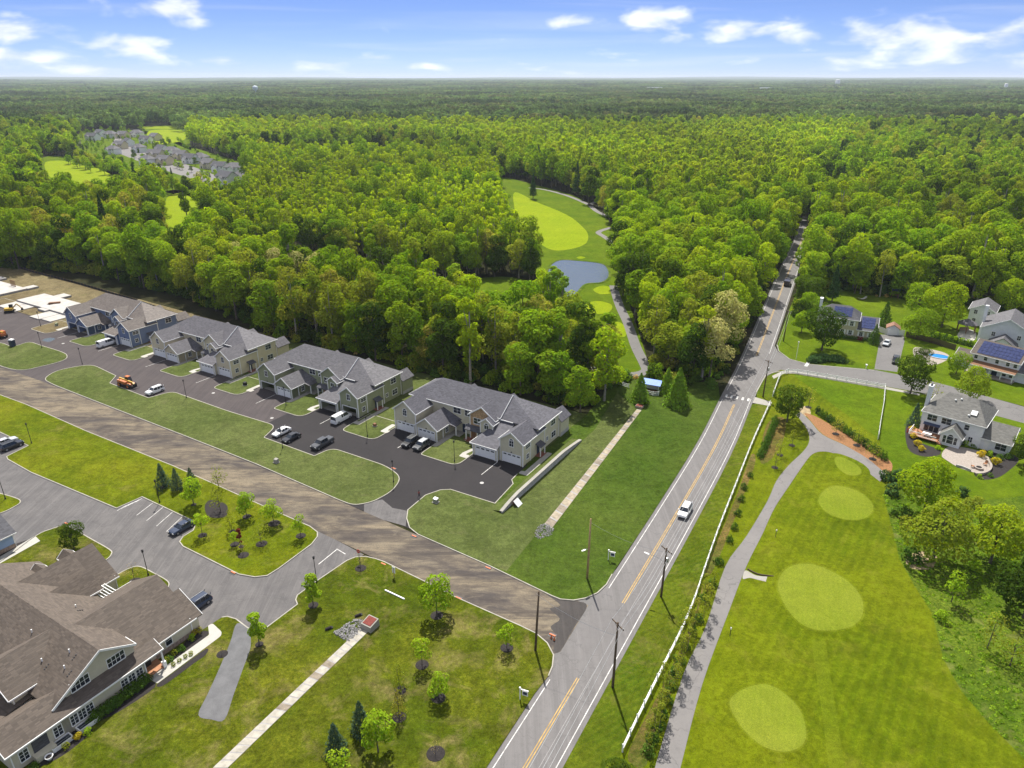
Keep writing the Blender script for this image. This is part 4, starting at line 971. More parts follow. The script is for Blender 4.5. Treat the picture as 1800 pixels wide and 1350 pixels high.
# middle woods: coarser leaves
MIDT = [make_tree('midlime', 110 + i, 'round', 'leaf_lime', 18, 4.6, 5, 620, 1.15, 'bark_pale', limbs=3) for i in range(2)] + [make_tree('midmid', 120 + i, 'round', 'leaf_mid', 18, 5.2, 4, 620, 1.2, limbs=3) for i in range(2)] + [make_tree('middeep', 130, 'round', 'leaf_deep', 17, 5, 4, 600, 1.2, limbs=3), make_tree('midspire', 131, 'poplar', 'leaf_spring', 18, 2.9, 4, 420, 1.1, 'bark_pale', limbs=3), make_tree('midolive', 132, 'round', 'leaf_olive', 17, 4.6, 5, 560, 1.1, limbs=3), make_tree('midpine', 133, 'cone', 'leaf_conifer', 17, 3.2, 2, 500, 1.0)]
P = scatter_pts(430, 1150, 7.0, 2); P = P[~inside_np(P[:, 0], P[:, 1], LIME_ZONES[0])]; rows = []
for p in P:
    u = rs2.uniform(); lz = any(inside(tuple(p), z) for z in LIME_ZONES)
    if lz: k = 5 if u < .5 else (0 if u < .75 else (1 if u < .88 else 2))
    else: k = 2 if u < .3 else 3 if u < .58 else 4 if u < .78 else 6 if u < .88 else 7 if u < .92 else 0
    rows.append((p[0], p[1], 0, rs2.uniform(.6, 1.25), rs2.uniform(.8, 1.25), rs2.uniform(0, 6.28), k))
mass('middle_woods', rows, [joined(t) for t in MIDT], 'bright green woods stretching behind the golf hole')
# far woods: stands of trees in one piece
def stand(seed, n, side, leaf_s, nl):
    rs = np.random.RandomState(seed); Vs = []
    for _ in range(n):
        c = rs.uniform(-side / 2, side / 2, 2); h = rs.uniform(11, 20); Rc = rs.uniform(4, 7.5)
        D = rs.normal(size=(nl, 3)); D[:, 2] = np.abs(D[:, 2]) - .15; D /= np.linalg.norm(D, axis=1, keepdims=True)
        Pp = D * np.array([Rc, Rc, Rc * .9]) * rs.uniform(.8, 1.1, (nl, 1)) + np.array([c[0], c[1], h - Rc * .9])
        Vs.append(leaf_cloud(rs, Pp, D + rs.normal(size=D.shape) * .3, leaf_s))
    return np.concatenate(Vs)
STAND = []
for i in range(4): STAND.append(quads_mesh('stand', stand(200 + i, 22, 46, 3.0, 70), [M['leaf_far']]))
rsf = np.random.RandomState(12); rows = []
y = 1130.0
while y < 9000:
    st = 32 + max(0, y - 1500) * .0105; w = y * .80 + 60
    for x in np.arange(-w, w, st):
        q = (x + rsf.uniform(-.3, .3) * st, y + rsf.uniform(-.3, .3) * st)
        if any(inside(q, o) for o in OPEN[1:]): continue
        rows.append((q[0], q[1], ground_z(*q), st / 36 * rsf.uniform(.95, 1.2), 36 / st * rsf.uniform(.75, 1.2), rsf.uniform(0, 6.28), rsf.randint(4)))
    y += st
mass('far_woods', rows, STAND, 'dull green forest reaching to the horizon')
print('lime', len(LIME_PTS), 'far', len(rows), 'mid', len(P), 'near', len(near_pts))
# shrub layer along the wood edge
def make_bush(name, seed, mat, r, h, n, leaf_s, lobes=7):
    rs = np.random.RandomState(seed); Pq, Nq, _ = crown_points(rs, 'round', h * 1.05, r, -h * .12, n, lobes); Pq[:, 2] = np.maximum(Pq[:, 2], .02)
    return quads_mesh(name, leaf_cloud(rs, Pq, Nq, leaf_s), [M[mat]])
UB = [make_bush('underbrush', 300, 'leaf_deep', 2.2, 2.6, 500, .4), make_bush('underbrush', 301, 'leaf_olive', 2.0, 2.4, 420, .38), make_bush('underbrush', 302, 'leaf_hedge', 1.8, 2.0, 420, .38), make_bush('underbrush', 303, 'leaf_dry', 1.2, 1.0, 200, .3), make_bush('underbrush', 304, 'leaf_mid', 2.0, 3.2, 460, .42)]
rows = []
for q in dense(FRONT[4:], 1.1) + dense(yard_edge[:-1], 1.3):
    if q[1] > 330: continue
    for _ in range(2):
        dx, dy = rsf.uniform(-2.0, 3, 1)[0], rsf.uniform(.5, 11); u = rsf.uniform()
        X, Y = q[0] + dx, q[1] + dy
        if any(inside((X, Y), o) for o in OPEN): continue
        rows.append((X, Y, 0, rsf.uniform(.55, 1.5), rsf.uniform(.8, 1.5), rsf.uniform(0, 6.28), 0 if u < .3 else 1 if u < .55 else 2 if u < .75 else 3 if u < .83 else 4))
for q in dense(ROAD_C, 1.5):
    if 172 < q[1] < 420:
        for s in (-1, 1):
            if s == 1 and q[1] < 232: continue
            rows.append((q[0] + s * rsf.uniform(7, 10), q[1] + rsf.uniform(-1, 1), 0, rsf.uniform(.5, 1.1), 1, rsf.uniform(0, 6.28), rsf.randint(0, 3)))
mass('underbrush', rows, UB, 'low shrubs and brush along the edge of the woods')['category'] = 'brush'
print('forest done', len(bpy.data.objects))
# ------------------------------------------------------------------ buildings
WIN_CACHE = {}
def window(parent, x, y, z, w, h, rz=0.0, cols=2, rows=2, frame='trim_white', arch=False):
    """a framed window on a wall; x, y, z is the middle of the sill, rz = 0 faces -y, 90 faces +x"""
    key = (round(w, 2), round(h, 2), cols, rows, frame, arch)
    if key not in WIN_CACHE:
        f = MB(); t = .09
        f.box(-w / 2 - t, -w / 2, -.07, .03, -t, h + t).box(w / 2, w / 2 + t, -.07, .03, -t, h + t).box(-w / 2, w / 2, -.07, .03, h, h + t).box(-w / 2 - t * .3, w / 2 + t * .3, -.1, .03, -t - .03, 0)
        for i in range(1, cols): xx = -w / 2 + w * i / cols; f.box(xx - .03, xx + .03, -.055, .02, 0, h)
        for i in range(1, rows): zz = h * i / rows; f.box(-w / 2, w / 2, -.045, .02, zz - .022, zz + .022)
        if arch:
            a = [(-w / 2 - t, h + t)] + [(-(w / 2 + t) * math.cos(q), h + t + (w * .42) * math.sin(q)) for q in np.linspace(.12, math.pi - .12, 8)] + [(w / 2 + t, h + t)]
            f.extrude_y(a, -.06, .02)
        gl = MB().box(-w / 2 + .002, w / 2 - .002, -.03, .01, .002, h - .002)
        if arch: gl.extrude_y([(-w * .4, h + t + .03)] + [(-w * .4 * math.cos(q), h + t + .03 + w * .3 * math.sin(q)) for q in np.linspace(.2, math.pi - .2, 7)] + [(w * .4, h + t + .03)], -.075, -.05)
        WIN_CACHE[key] = (f.mesh('window', M[frame]), gl.mesh('pane', M['window_glass']))
    a, b = WIN_CACHE[key]
    o = put('window', a, parent, (x, y, z), rz); put('pane', b, o); return o
def gable_roof(mb, tr, x0, x1, y0, y1, ze, zr, axis='y', th=.16, xr=None, rake=True):
    """two shingled slopes; ridge along axis; eave height ze at the given edges; tr collects white rakes and gutters"""
    if axis == 'y':
        xr = (x0 + x1) / 2 if xr is None else xr
        mb.slab([(x0, y0, ze), (xr, y0, zr), (xr, y1, zr), (x0, y1, ze)], th); mb.slab([(xr, y0, zr), (x1, y0, ze), (x1, y1, ze), (xr, y1, zr)], th)
        if tr is not None:
            for y in (y0 - .03,):
                if rake: tr.bar((x0, y, ze - th * .6), (xr, y, zr - th * .6), .07, .26); tr.bar((xr, y, zr - th * .6), (x1, y, ze - th * .6), .07, .26)
            for x in (x0 - .03, x1 + .03): tr.bar((x, y0, ze - th * .7), (x, y1, ze - th * .7), .1, .2)
    else:
        yr = (y0 + y1) / 2 if xr is None else xr
        mb.slab([(x0, y0, ze), (x1, y0, ze), (x1, yr, zr), (x0, yr, zr)], th); mb.slab([(x0, yr, zr), (x1, yr, zr), (x1, y1, ze), (x0, y1, ze)], th)
        if tr is not None:
            for x in (x0 - .03, x1 + .03):
                if rake: tr.bar((x, y0, ze - th * .6), (x, yr, zr - th * .6), .07, .26); tr.bar((x, yr, zr - th * .6), (x, y1, ze - th * .6), .07, .26)
            for y in (y0 - .03, y1 + .03): tr.bar((x0, y, ze - th * .7), (x1, y, ze - th * .7), .1, .2)
def hip_roof(mb, tr, x0, x1, y0, y1, ze, zr, xa, xb, yr, th=.16):
    """hip roof with a ridge from (xa, yr) to (xb, yr)"""
    A, B = (xa, yr, zr), (xb, yr, zr); c = [(x0, y0, ze), (x1, y0, ze), (x1, y1, ze), (x0, y1, ze)]
    mb.slab([c[0], c[1], B, A], th); mb.slab([c[1], c[2], B], th); mb.slab([c[2], c[3], A, B], th); mb.slab([c[3], c[0], A], th)
    if tr is not None:
        for p, q in ((c[0], c[1]), (c[1], c[2]), (c[2], c[3]), (c[3], c[0])):
            d = Vector((p[0] + q[0] - x0 - x1, p[1] + q[1] - y0 - y1, 0)).normalized() * .03
            tr.bar((p[0] + d.x, p[1] + d.y, ze - th * .7), (q[0] + d.x, q[1] + d.y, ze - th * .7), .1, .2)
def garage_door(parent, x0, x1, y, z1=2.25):
    d = MB(); n = 4
    for i in range(n): d.box(x0, x1, y, y + .06, .03 + (z1 - .03) * i / n + .008, .03 + (z1 - .03) * (i + 1) / n - .008)
    o = d.build('garage_door', M['vinyl_white'], parent)
    gl = MB(); k = 4
    for i in range(k):
        a = x0 + (x1 - x0) * (i + .18) / k; b = x0 + (x1 - x0) * (i + .82) / k; gl.box(a, b, y - .015, y + .02, z1 - .42, z1 - .16)
    gl.build('pane', M['window_glass'], o); return o
def townhouse(name, label, loc, wall, roof, stone=None, open_doors=()):
    t = thing(name, label, 'townhouse', (loc[0], loc[1], 0.0), A_EST, 'four long townhouses along the estate road')
    Wm, Rm, Tm = M[wall], M[roof], M['trim_white']
    RF, TR = MB(), MB()
    # main body with hip ends and a stepped ridge
    MB().box(.05, 34.55, 6.4, 16.2, 0, 6.35).build('wall', Wm, t)
    hip = MB()
    z0, z1 = 6.4, 10.0
    L0, L1, Sx = (-.4, 5.95), 25.3, 6.0
    hip.slab([(-.4, 5.95, z0 + .22), (25.3, 5.95, z0 + .22), (25.3, 11.3, z1 + .22), (6, 11.3, z1 + .22)], .3)
    hip.slab([(25.3, 16.65, z0 + .22), (-.4, 16.65, z0 + .22), (6, 11.3, z1 + .22), (25.3, 11.3, z1 + .22)], .3)
    hip.slab([(-.4, 16.65, z0 + .22), (-.4, 5.95, z0 + .22), (6, 11.3, z1 + .22)], .3)
    hip.slab([(25.3, 5.95, z0), (35.0, 5.95, z0), (25.3, 11.3, z1)], .2); hip.slab([(35.0, 5.95, z0), (35.0, 16.65, z0), (25.3, 11.3, z1)], .2); hip.slab([(35.0, 16.65, z0), (25.3, 16.65, z0), (25.3, 11.3, z1)], .2)
    hip.build('roof', Rm, t)
    TR.bar((25.36, 5.92, z0 + .1), (25.36, 11.3, z1 + .1), .08, .3).bar((25.36, 11.3, z1 + .1), (25.36, 16.6, z0 + .1), .08, .3)
    for p, q in (((-.4, 5.9, z0 + .08), (25.3, 5.9, z0 + .08)), ((25.3, 5.9, z0 - .1), (28.6, 5.9, z0 - .1)), ((35.05, 6, z0 - .1), (35.05, 16.7, z0 - .1)), ((-.45, 6, z0 + .08), (-.45, 16.7, z0 + .08))): TR.bar(p, q, .1, .2)
    # two tall front wings over garages
    for x0, x1 in ((0, 6.1), (28.95, 34.6)):
        xm = (x0 + x1) / 2; pk = 7.95 if x0 == 0 else 7.6; w = MB(); w.extrude_y([(x0, 2.5), (x1, 2.5), (x1, 5.45), (xm, pk - .2), (x0, 5.45)], 0, 8.5)
        w.box(x0, x0 + .55, 0, 4, 0, 2.5).box(x1 - .55, x1, 0, 4, 0, 2.5).box(x0, x1, 4, 8.5, 0, 2.5); w.build('wall', Wm, t)
        rf = MB(); gable_roof(rf, TR, x0 - .35, x1 + .35, -.35, 9.5 if x0 else 9.2, 5.32, pk); rf.build('roof', Rm, t)
    # one-storey garages: a gable and a hip
    w = MB(); w.extrude_y([(6.6, 2.5), (12.4, 2.5), (12.4, 3.1), (9.5, 5.2), (6.6, 3.1)], -.5, 6.4); w.box(6.6, 7.15, -.5, 4, 0, 2.5).box(11.85, 12.4, -.5, 4, 0, 2.5).box(6.6, 12.4, 4, 6.4, 0, 2.5).box(12.3, 12.4, -.5, 4, 0, 2.5); w.build('wall', Wm, t)
    rf = MB(); gable_roof(rf, TR, 6.15, 12.8, -.85, 6.6, 2.95, 5.4); rf.slab([(12.7, 3.6, 2.98), (14.6, 3.6, 2.7), (14.6, 6.5, 2.7), (12.7, 6.5, 4.2)], .14); rf.slab([(9.6, 6.5, 5.3), (12.7, 4.4, 3.05), (14.6, 6.5, 3.4)], .1); rf.build('roof', Rm, t)
    w = MB(); w.box(22.5, 28.7, -.85, 6.4, 2.5, 3.05).box(22.5, 23.05, -.85, 4, 0, 2.5).box(28.15, 28.7, -.85, 4, 0, 2.5).box(22.5, 28.7, 4, 6.4, 0, 2.5); w.build('wall', Wm, t)
    rf = MB(); rf.slab([(21.9, -1.25, 3.05), (28.9, -1.25, 3.05), (28.9, 6.4, 6.1), (25.2, 6.4, 6.1)], .16); rf.slab([(21.9, 6.4, 3.05), (21.9, -1.25, 3.05), (25.2, 6.4, 6.1)], .16); rf.build('roof', Rm, t)
    TR.bar((21.9, -1.3, 2.93), (28.9, -1.3, 2.93), .1, .2).bar((21.85, -1.25, 2.93), (21.85, 4, 2.93), .1, .2)
    # stone bay with its gable, small dormer and porch
    w = MB(); w.extrude_y([(17.9, 0), (24.5, 0), (24.5, 6.4), (21.2, 8.7), (17.9, 6.4)], 4.9, 8.6); w.build('bay', M[stone] if stone else Wm, t)
    rf = MB(); gable_roof(rf, TR, 17.5, 24.95, 4.45, 10.2, 6.3, 8.95); rf.build('roof', Rm, t)
    w = MB(); w.extrude_y([(21.75, 3.4), (24.95, 3.4), (24.95, 6.0), (23.35, 7.15), (21.75, 6.0)], 3.3, 6.4); w.build('dormer', Wm, t)
    rf = MB(); gable_roof(rf, TR, 21.45, 25.25, 3.0, 7.0, 5.88, 7.3); rf.build('roof', Rm, t)
    rf = MB(); rf.slab([(17.2, 3.5, 2.95), (21.9, 3.5, 2.95), (21.9, 5.0, 3.75), (17.2, 5.0, 3.75)], .14); rf.build('porch_roof', M['roof_dark'], t)
    for x in (17.5, 20.6): MB().box(x - .11, x + .11, 3.65, 3.87, .2, 2.85).build('column', Tm, t)
    MB().box(16.9, 21.9, 3.5, 4.95, 0, .3).box(17.6, 19.2, 3.15, 3.5, 0, .16).build('porch_step', M['brick_red'], t)
    MB().box(12.5, 15.4, 4.1, 6.35, 0, .28).build('porch_step', M['concrete'], t)
    MB().box(14.35, 14.55, 4.0, 4.2, .28, 2.6).build('column', Tm, t)
    MB().box(14.7, 15.7, 6.34, 6.42, .3, 2.4).build('door', M['navy_plastic'], t); MB().box(18.3, 19.3, 4.82, 4.92, .3, 2.4).build('door', M['timber_brown'], t)
    # rear rooms
    for x0, x1 in ((31.2, 35.1), (17.5, 22.5), (6, 11)):
        MB().extrude_y([(x0, 0), (x1, 0), (x1, 4.1), ((x0 + x1) / 2, 5.6), (x0, 4.1)], 16.2, 20.3).build('wall', Wm, t)
        rf = MB(); gable_roof(rf, None, x0 - .35, x1 + .35, 16.0, 20.7, 4.0, 5.85); rf.build('roof', Rm, t)
    MB().box(34.62, 35.13, 16.25, 20.36, 0, 1.0).build('foundation', M['block_grey'], t)
    # side porch on the right wall
    MB().slab([(34.6, 5.3, 3.1), (36.0, 5.3, 2.55), (36.0, 7.6, 2.55), (34.6, 7.6, 3.1)], .12).build('porch_roof', M['roof_dark'], t)
    for y in (5.5, 7.4): MB().box(35.7, 35.88, y - .09, y + .09, .15, 2.5).build('column', Tm, t)
    MB().box(34.58, 36.1, 5.2, 7.7, 0, .25).build('porch_step', M['brick_red'], t); MB().box(34.58, 34.68, 6.0, 7.0, .3, 2.35).build('door', M['navy_plastic'], t)
    # corner boards and downpipes
    for x, y, h in ((0, 0, 5.4), (6.1, 0, 5.4), (28.95, 0, 5.4), (34.6, 0, 5.4), (6.6, -.5, 3), (12.4, -.5, 3), (22.5, -.85, 3), (28.7, -.85, 3), (17.9, 4.9, 6.3), (21.75, 3.3, 5.9), (24.95, 3.3, 5.9), (34.58, 16.2, 6.3), (34.6, 9.4, 6.3), (34.6, 3.2, 5.4), (12.42, 1.8, 3)): TR.box(x - .09, x + .09, y - .09, y + .09, .02 if y < 3 or x > 30 else (3.4 if abs(y - 3.3) < .1 else .02), h)
    TR.build('trim', Tm, t)
    # garage doors, lamps over them
    for i, (x0, x1, y) in enumerate(((.6, 5.5, .1), (7.2, 11.8, -.4), (23.1, 28.1, -.75), (29.55, 34.0, .1))):
        fr = MB(); fr.box(x0 - .16, x0, y - .16, y + .02, 0, 2.42).box(x1, x1 + .16, y - .16, y + .02, 0, 2.42).box(x0, x1, y - .16, y + .02, 2.27, 2.45); fr.build('door_frame', Tm, t)
        if i not in open_doors: garage_door(t, x0, x1, y)
        else: MB().box(x0 - .02, x1 + .02, y + .3, 3.9, .02, .05).build('garage_floor', M['concrete'], t); MB().box(x0 + .3, x0 + 1.5, 3.2, 3.9, .06, 1.3).build('storage_box', M['timber_brown'], t)
        lm = MB(); lm.box((x0 + x1) / 2 - .09, (x0 + x1) / 2 + .09, y - .24, y - .1, 2.62, 2.9); lm.build('wall_lamp', M['metal_black'], t)
    # windows
    ar = stone is not None
    for x in (3.05, 31.78): window(t, x, -.005, 4.15, 1.0, 1.35 if ar else 1.5, 0, 2, 2, arch=ar)
    window(t, 13.3, 6.38, 4.7, 2.0, 1.45); window(t, 16.3, 6.38, 4.7, 1.6, 1.45); window(t, 16.4, 6.38, 1.2, 1.5, 1.4)
    window(t, 19.9, 4.88, 4.25, 1.9, 1.4); window(t, 20.5, 4.88, 1.0, 1.3, 1.5); window(t, 23.35, 3.28, 4.55, 1.1, .95, 0, 2, 1, arch=ar)
    window(t, 12.42, 3.3, 1.0, 1.0, 1.2, R(90)); window(t, 34.62, 1.9, 1.2, 1.0, 1.1, R(90)); window(t, 34.62, 2.0, 3.7, 1.7, .9, R(90)); window(t, 34.6, 13.3, 4.3, 1.9, 1.35, R(90)); window(t, 34.6, 13.6, 1.2, 1.9, 1.35, R(90)); window(t, 34.6, 10.6, 1.6, .8, .9, R(90))
    v = MB(); v.lathe([(.14, 0), (.14, .35)], (29.6, 12.4, 8.1), 8); v.build('vent_pipe', M['metal_black'], t)
    return t
town_o = [l4(*q) for q in TOWN]
townhouse('townhouse', 'beige townhouse with stone gable nearest the main road', town_o[0], 'siding_tan', 'roof_charcoal', 'stone_bay')
townhouse('townhouse', 'olive green sided townhouse second from the main road', town_o[1], 'siding_olive', 'roof_grey', None, (0, 2, 3))
townhouse('townhouse', 'cream yellow townhouse between the blue and the olive one', town_o[2], 'siding_cream', 'roof_slate')
townhouse('townhouse', 'blue grey townhouse with brown roof next to the bare foundation slabs', town_o[3], 'siding_blue', 'roof_taupe', None, (0, 1, 2))

# concrete foundations of two further townhouses
def foundation(name, label, ox, oy, frames):
    t = thing(name, label, 'foundation', (*l4(ox, oy), ZL), A_EST, 'foundation slabs at the end of the estate')
    for i, (x0, x1, y0, y1, h) in enumerate(((0, 34.6, 6.2, 16.2, .75), (0, 6.2, -.2, 6.2, .22), (6.4, 12.4, -.6, 6.2, .2), (22.5, 28.7, -.8, 6.2, .22), (28.9, 34.6, -.2, 6.2, .2), (17.5, 22.4, 4.6, 6.2, .7), (31.2, 35, 16.2, 20.2, .7), (6, 11, 16.2, 20.2, .7))):
        MB().box(x0, x1, y0, y1, -.1, h - .06).build('slab_edge', M['slab_side'], t); MB().box(x0 + .06, x1 - .06, y0 + .06, y1 - .06, h - .05, h).build('slab', M['slab_white'], t)
    MB().box(15, 17, 9, 10.4, .745, .765).build('stair_opening', M['mulch_dark'], t)
    for x, y in frames:
        f = MB(); f.box(x, x + 3.6, y, y + .14, .75, .9).box(x, x + 3.6, y, y + .14, 3.0, 3.14)
        for k in range(7): f.box(x + k * .57, x + k * .57 + .1, y + .01, y + .13, .9, 3.0)
        f.build('wall_frame', M['timber_brown'], t)
foundation('house_foundation', 'pale concrete slab of an unbuilt townhouse next to the blue townhouse', -184.6, .9, [])
foundation('house_foundation', 'far concrete slab with upright timber wall frames at the left edge', -232, 1.2, [(14, 8), (24, 9.5), (25, 15)])
def timber_stack(label, p, rz, n=4, l=3.6):
    t = thing('timber_stack', label, 'timber stack', p, rz, 'timber stacks on the foundation slab')
    for i in range(n):
        for j in range(3): MB().box(-l / 2 + rnd.uniform(-.15, .15), l / 2, -.5 + i * .27, -.28 + i * .27, .02 + j * .16, .16 + j * .16).build('plank', M['timber_brown'], t)
timber_stack('stack of brown planks lying in the middle of the concrete slab', (*l4(-168, 12), ZL + .75), R(20))
timber_stack('stack of red brown planks in front of the concrete slab', (*l4(-188, 2), ZL + .1), R(-40), 4, 4)
def roll(label, p): tag(MB().lathe([(.05, 0), (.5, .02), (.55, .5), (.5, 1.0), (.05, 1.02)], (0, 0, 0), 12).build('mulch_heap', M['timber_brown']), label, 'heap').location = p

# clubhouse, lower left
def clubhouse():
    O = (-47.08, 82.10)
    t = thing('clubhouse', 'large tan clubhouse with brown shingled gables at the lower left corner', 'building', (*O, 0), A_EST)
    Wm, Rm, Tm = M['siding_club'], M['roof_brown'], M['trim_white']; TR = MB()
    S = .57
    # north-east wing over the drive
    w = MB(); w.extrude_y([(-15, 0), (0, 0), (0, 3.0), (-7.5, 7.2), (-15, 3.0)], -12, 0); w.build('wall', Wm, t)
    rf = MB(); gable_roof(rf, TR, -15.5, .45, -12.6, .45, 2.85, 7.45); rf.build('roof', Rm, t)
    rf = MB(); rf.slab([(-4.2, .4, 5.56), (.45, .4, 2.86), (.45, 1.4, 2.86), (-4.2, 1.4, 5.56)], .16); rf.build('roof', Rm, t)
    TR.bar((-4.2, 1.43, 5.46), (.45, 1.43, 2.76), .07, .26)
    MB().box(-7.4, .015, .0, .9, 0, 2.8).build('wall', Wm, t)
    # north-west wing
    w = MB(); w.extrude_y([(-29.7, 0), (-18.8, 0), (-18.8, 3.0), (-24.25, 6.6), (-29.7, 3.0)], -12, -.2); w.build('wall', Wm, t)
    rf = MB(); gable_roof(rf, TR, -30.2, -18.35, -12.6, .2, 2.85, 6.95); rf.build('roof', Rm, t)
    for y in (-2.2, -6.6):
        MB().extrude_x([(y - 1.0, 3.6), (y + 1.0, 3.6), (y + 1.0, 4.5), (y, 5.3), (y - 1.0, 4.5)], -28.6, -25).build('dormer', Wm, t)
        d = MB(); gable_roof(d, TR, -28.9, -24.6, y - 1.25, y + 1.25, 4.4, 5.5, 'x'); d.build('roof', Rm, t)
    # main cross body
    MB().box(-32, 1.9, -20, -8.8, 0, 3.3).build('wall', Wm, t)
    MB().extrude_x([(-19.7, 3.2), (-9.0, 3.2), (-9.0, 5.55), (-13.3, 8.0), (-19.7, 4.3)], -32, .45).build('gable_wall', Wm, t)
    rf = MB()
    rf.slab([(-32.5, -20.2, 4.2), (.95, -20.2, 4.2), (.95, -13.3, 8.2), (-32.5, -13.3, 8.2)], .18)
    rf.slab([(-32.5, -13.3, 8.2), (-4.4, -13.3, 8.2), (-4.4, -4.6, 3.24), (-32.5, -4.6, 3.24)], .18)
    rf.slab([(-4.4, -13.3, 8.2), (.95, -13.3, 8.2), (.95, -8.8, 5.63), (-4.4, -8.8, 5.63)], .18)
    rf.build('roof', Rm, t)
    TR.bar((.98, -20.2, 4.1), (.98, -13.3, 8.1), .08, .3).bar((.98, -13.3, 8.1), (.98, -8.8, 5.53), .08, .3).bar((-1.5, -8.77, 5.52), (.95, -8.77, 5.52), .08, .22)
    # lower roof along the south-east wall, raised over the porch
    rf = MB(); rf.slab([(.4, -20.6, 4.25), (2.3, -20.6, 3.35), (2.3, -6.2, 3.35), (.4, -6.2, 4.25)], .15); rf.build('roof', Rm, t)
    TR.bar((2.35, -26.6, 3.24), (2.35, -6.15, 3.24), .12, .2).bar((.4, -6.17, 4.1), (2.3, -6.17, 3.22), .08, .2)
    # south-west wing by the lawn
    w = MB(); w.extrude_y([(-3.6, 0), (1.9, 0), (1.9, 3.3), (-.9, 4.85), (-3.6, 3.3)], -26, -19); w.build('wall', Wm, t)
    rf = MB(); gable_roof(rf, TR, -4.1, 2.3, -26.5, -18.2, 3.35, 5.1, xr=-.9); rf.build('roof', Rm, t)
    # big dormer wing on the south-west slope
    w = MB(); w.extrude_y([(-13.2, 1), (-4.8, 1), (-4.8, 5.0), (-9, 7.5), (-13.2, 5.0)], -22, -14); w.build('wall', Wm, t)
    rf = MB(); gable_roof(rf, TR, -13.7, -4.35, -22.5, -13.2, 4.85, 7.75); rf.build('roof', Rm, t)
    MB().slab([(-16, -27, 3.0), (-4, -27, 3.0), (-4, -20, 3.9), (-16, -20, 3.9)], .15).build('roof', Rm, t); MB().box(-16, -4, -26.6, -20, 0, 2.9).build('wall', Wm, t)
    MB().slab([(-32, -27, 3.0), (-16.2, -27, 3.0), (-16.2, -20, 4.2), (-32, -20, 4.2)], .15).build('roof', Rm, t); MB().box(-32, -16, -26.6, -20, 0, 2.9).build('wall', Wm, t)
    # entry gable in the court and the pergola
    MB().extrude_y([(-21.6, 0), (-17.0, 0), (-17.0, 3.9), (-19.3, 5.5), (-21.6, 3.9)], -9, -3.9).build('wall', Wm, t)
    rf = MB(); gable_roof(rf, TR, -22.2, -16.4, -10.5, -3.4, 3.75, 6.0); rf.build('roof', Rm, t)
    for k in range(7): MB().box(-16.2 + k * .0 - 2.1, -15.2, -5.2 + k * .48, -5.1 + k * .48, 2.9, 3.05).build('pergola_slat', Tm, t)
    for x in (-18.4, -15.4): MB().box(x, x + .14, -5.4, -2.1, 2.76, 2.9).build('pergola_beam', Tm, t)
    MB().box(-18.6, -18.4, -2.3, -2.1, 0, 2.76).build('pergola_post', Tm, t)
    # stone base, porch, downpipes
    MB().box(0, .07, -6.2, .9, 0, .85).build('stone_base', M['stone_base'], t)
    MB().box(.1, 2.3, -8.8, -6.3, 0, .5).build('porch', M['deck_wood'], t)
    for i in range(2): MB().box(2.3 + i * .32, 2.62 + i * .32, -8.5, -6.9, 0, .34 - i * .17).build('porch_step', M['concrete'], t)
    MB().box(2.0, 2.2, -6.55, -6.35, .5, 3.2).box(1.86, 2.34, -6.7, -6.2, .05, 1.1).build('column', Tm, t)
    MB().box(.42, .5, -8.3, -7.3, .5, 2.6).build('door', M['mulch_dark'], t)
    for x, y in ((.06, -.35), (1.98, -8.9), (1.96, -25.9), (-18.72, -.3), (-4.75, -21.9)): TR.box(x - .06, x + .06, y - .06, y + .06, .05, 3.1 if x > -4 or x < -18 else 4.9)
    TR.build('trim', Tm, t)
    Q = R(90)
    window(t, .02, -4.05, 1.2, .95, 1.5, Q, 1, 2)
    for y in (-11.5, -16.3): window(t, .47, y, 4.35, 2.3, 1.35, Q, 4, 2)
    for y in (-9.75, -10.85, -11.9): window(t, 1.92, y, 1.0, .85, 1.5, Q, 2, 3)
    for y in (-16.6, -17.6, -18.6): window(t, 1.92, y, 1.0, .85, 1.5, Q, 2, 3)
    for y in (-20.6, -24.6): window(t, 1.92, y, 1.0, .95, 1.5, Q, 2, 3)
    window(t, -9, -22.02, 4.2, 1.6, 1.4, 0, 3, 2); window(t, -24, -.15, 1.0, 1.2, 1.4, R(180))
    MB().box(1.86, 1.97, -23.6, -21.8, .9, 2.9).build('recess_panel', M['roof_dark'], t); MB().box(1.9, 2.9, -23.9, -21.5, 0, .95).build('low_wall', Wm, t)  # flat dark panel standing in for the dark, door-like recess
    for x, y in ((-24, -16.5), (-11.5, -15.5), (-6.2, -17.2), (-3.2, -15.0), (-13, -9), (-2.0, -16.5)):
        z = 8.2 - .58 * abs(y + 13.3)
        o = MB().lathe([(.09, 0), (.09, .5)], (x, y, z), 8); o.build('vent_pipe', M['trim_white'], t)
        for k in range(3):
            yy = y - .5 + k * .28; zz = 8.2 - .58 * abs(yy + 13.3)
            MB().box(x + 1.2, x + 1.4, yy, yy + .14, zz - .15, zz + .1).build('roof_vent', M['metal_black'], t)
    return t
clubhouse()
def well(label, x, y):
    p = Vector((-47.08, 82.10)); q = p + Vector(EX) * x + Vector(EY) * y
    w = thing('window_well', label, 'window well', (q.x, q.y, ZL), A_EST, 'cellar window wells at the clubhouse')
    f = MB(); f.box(0, 1.1, -1.25, -1.13, 0, .55).box(0, 1.1, 1.13, 1.25, 0, .55).box(1.0, 1.12, -1.13, 1.13, 0, .55).box(0, .08, -1.13, 1.13, 0, .55); f.build('rim', M['trim_white'], w); MB().box(.08, 1.0, -1.13, 1.13, .36, .4).build('cover', M['window_glass'], w); MB().box(.5, .56, -1.13, 1.13, .4, .44).build('cover_bar', M['metal_grey'], w)
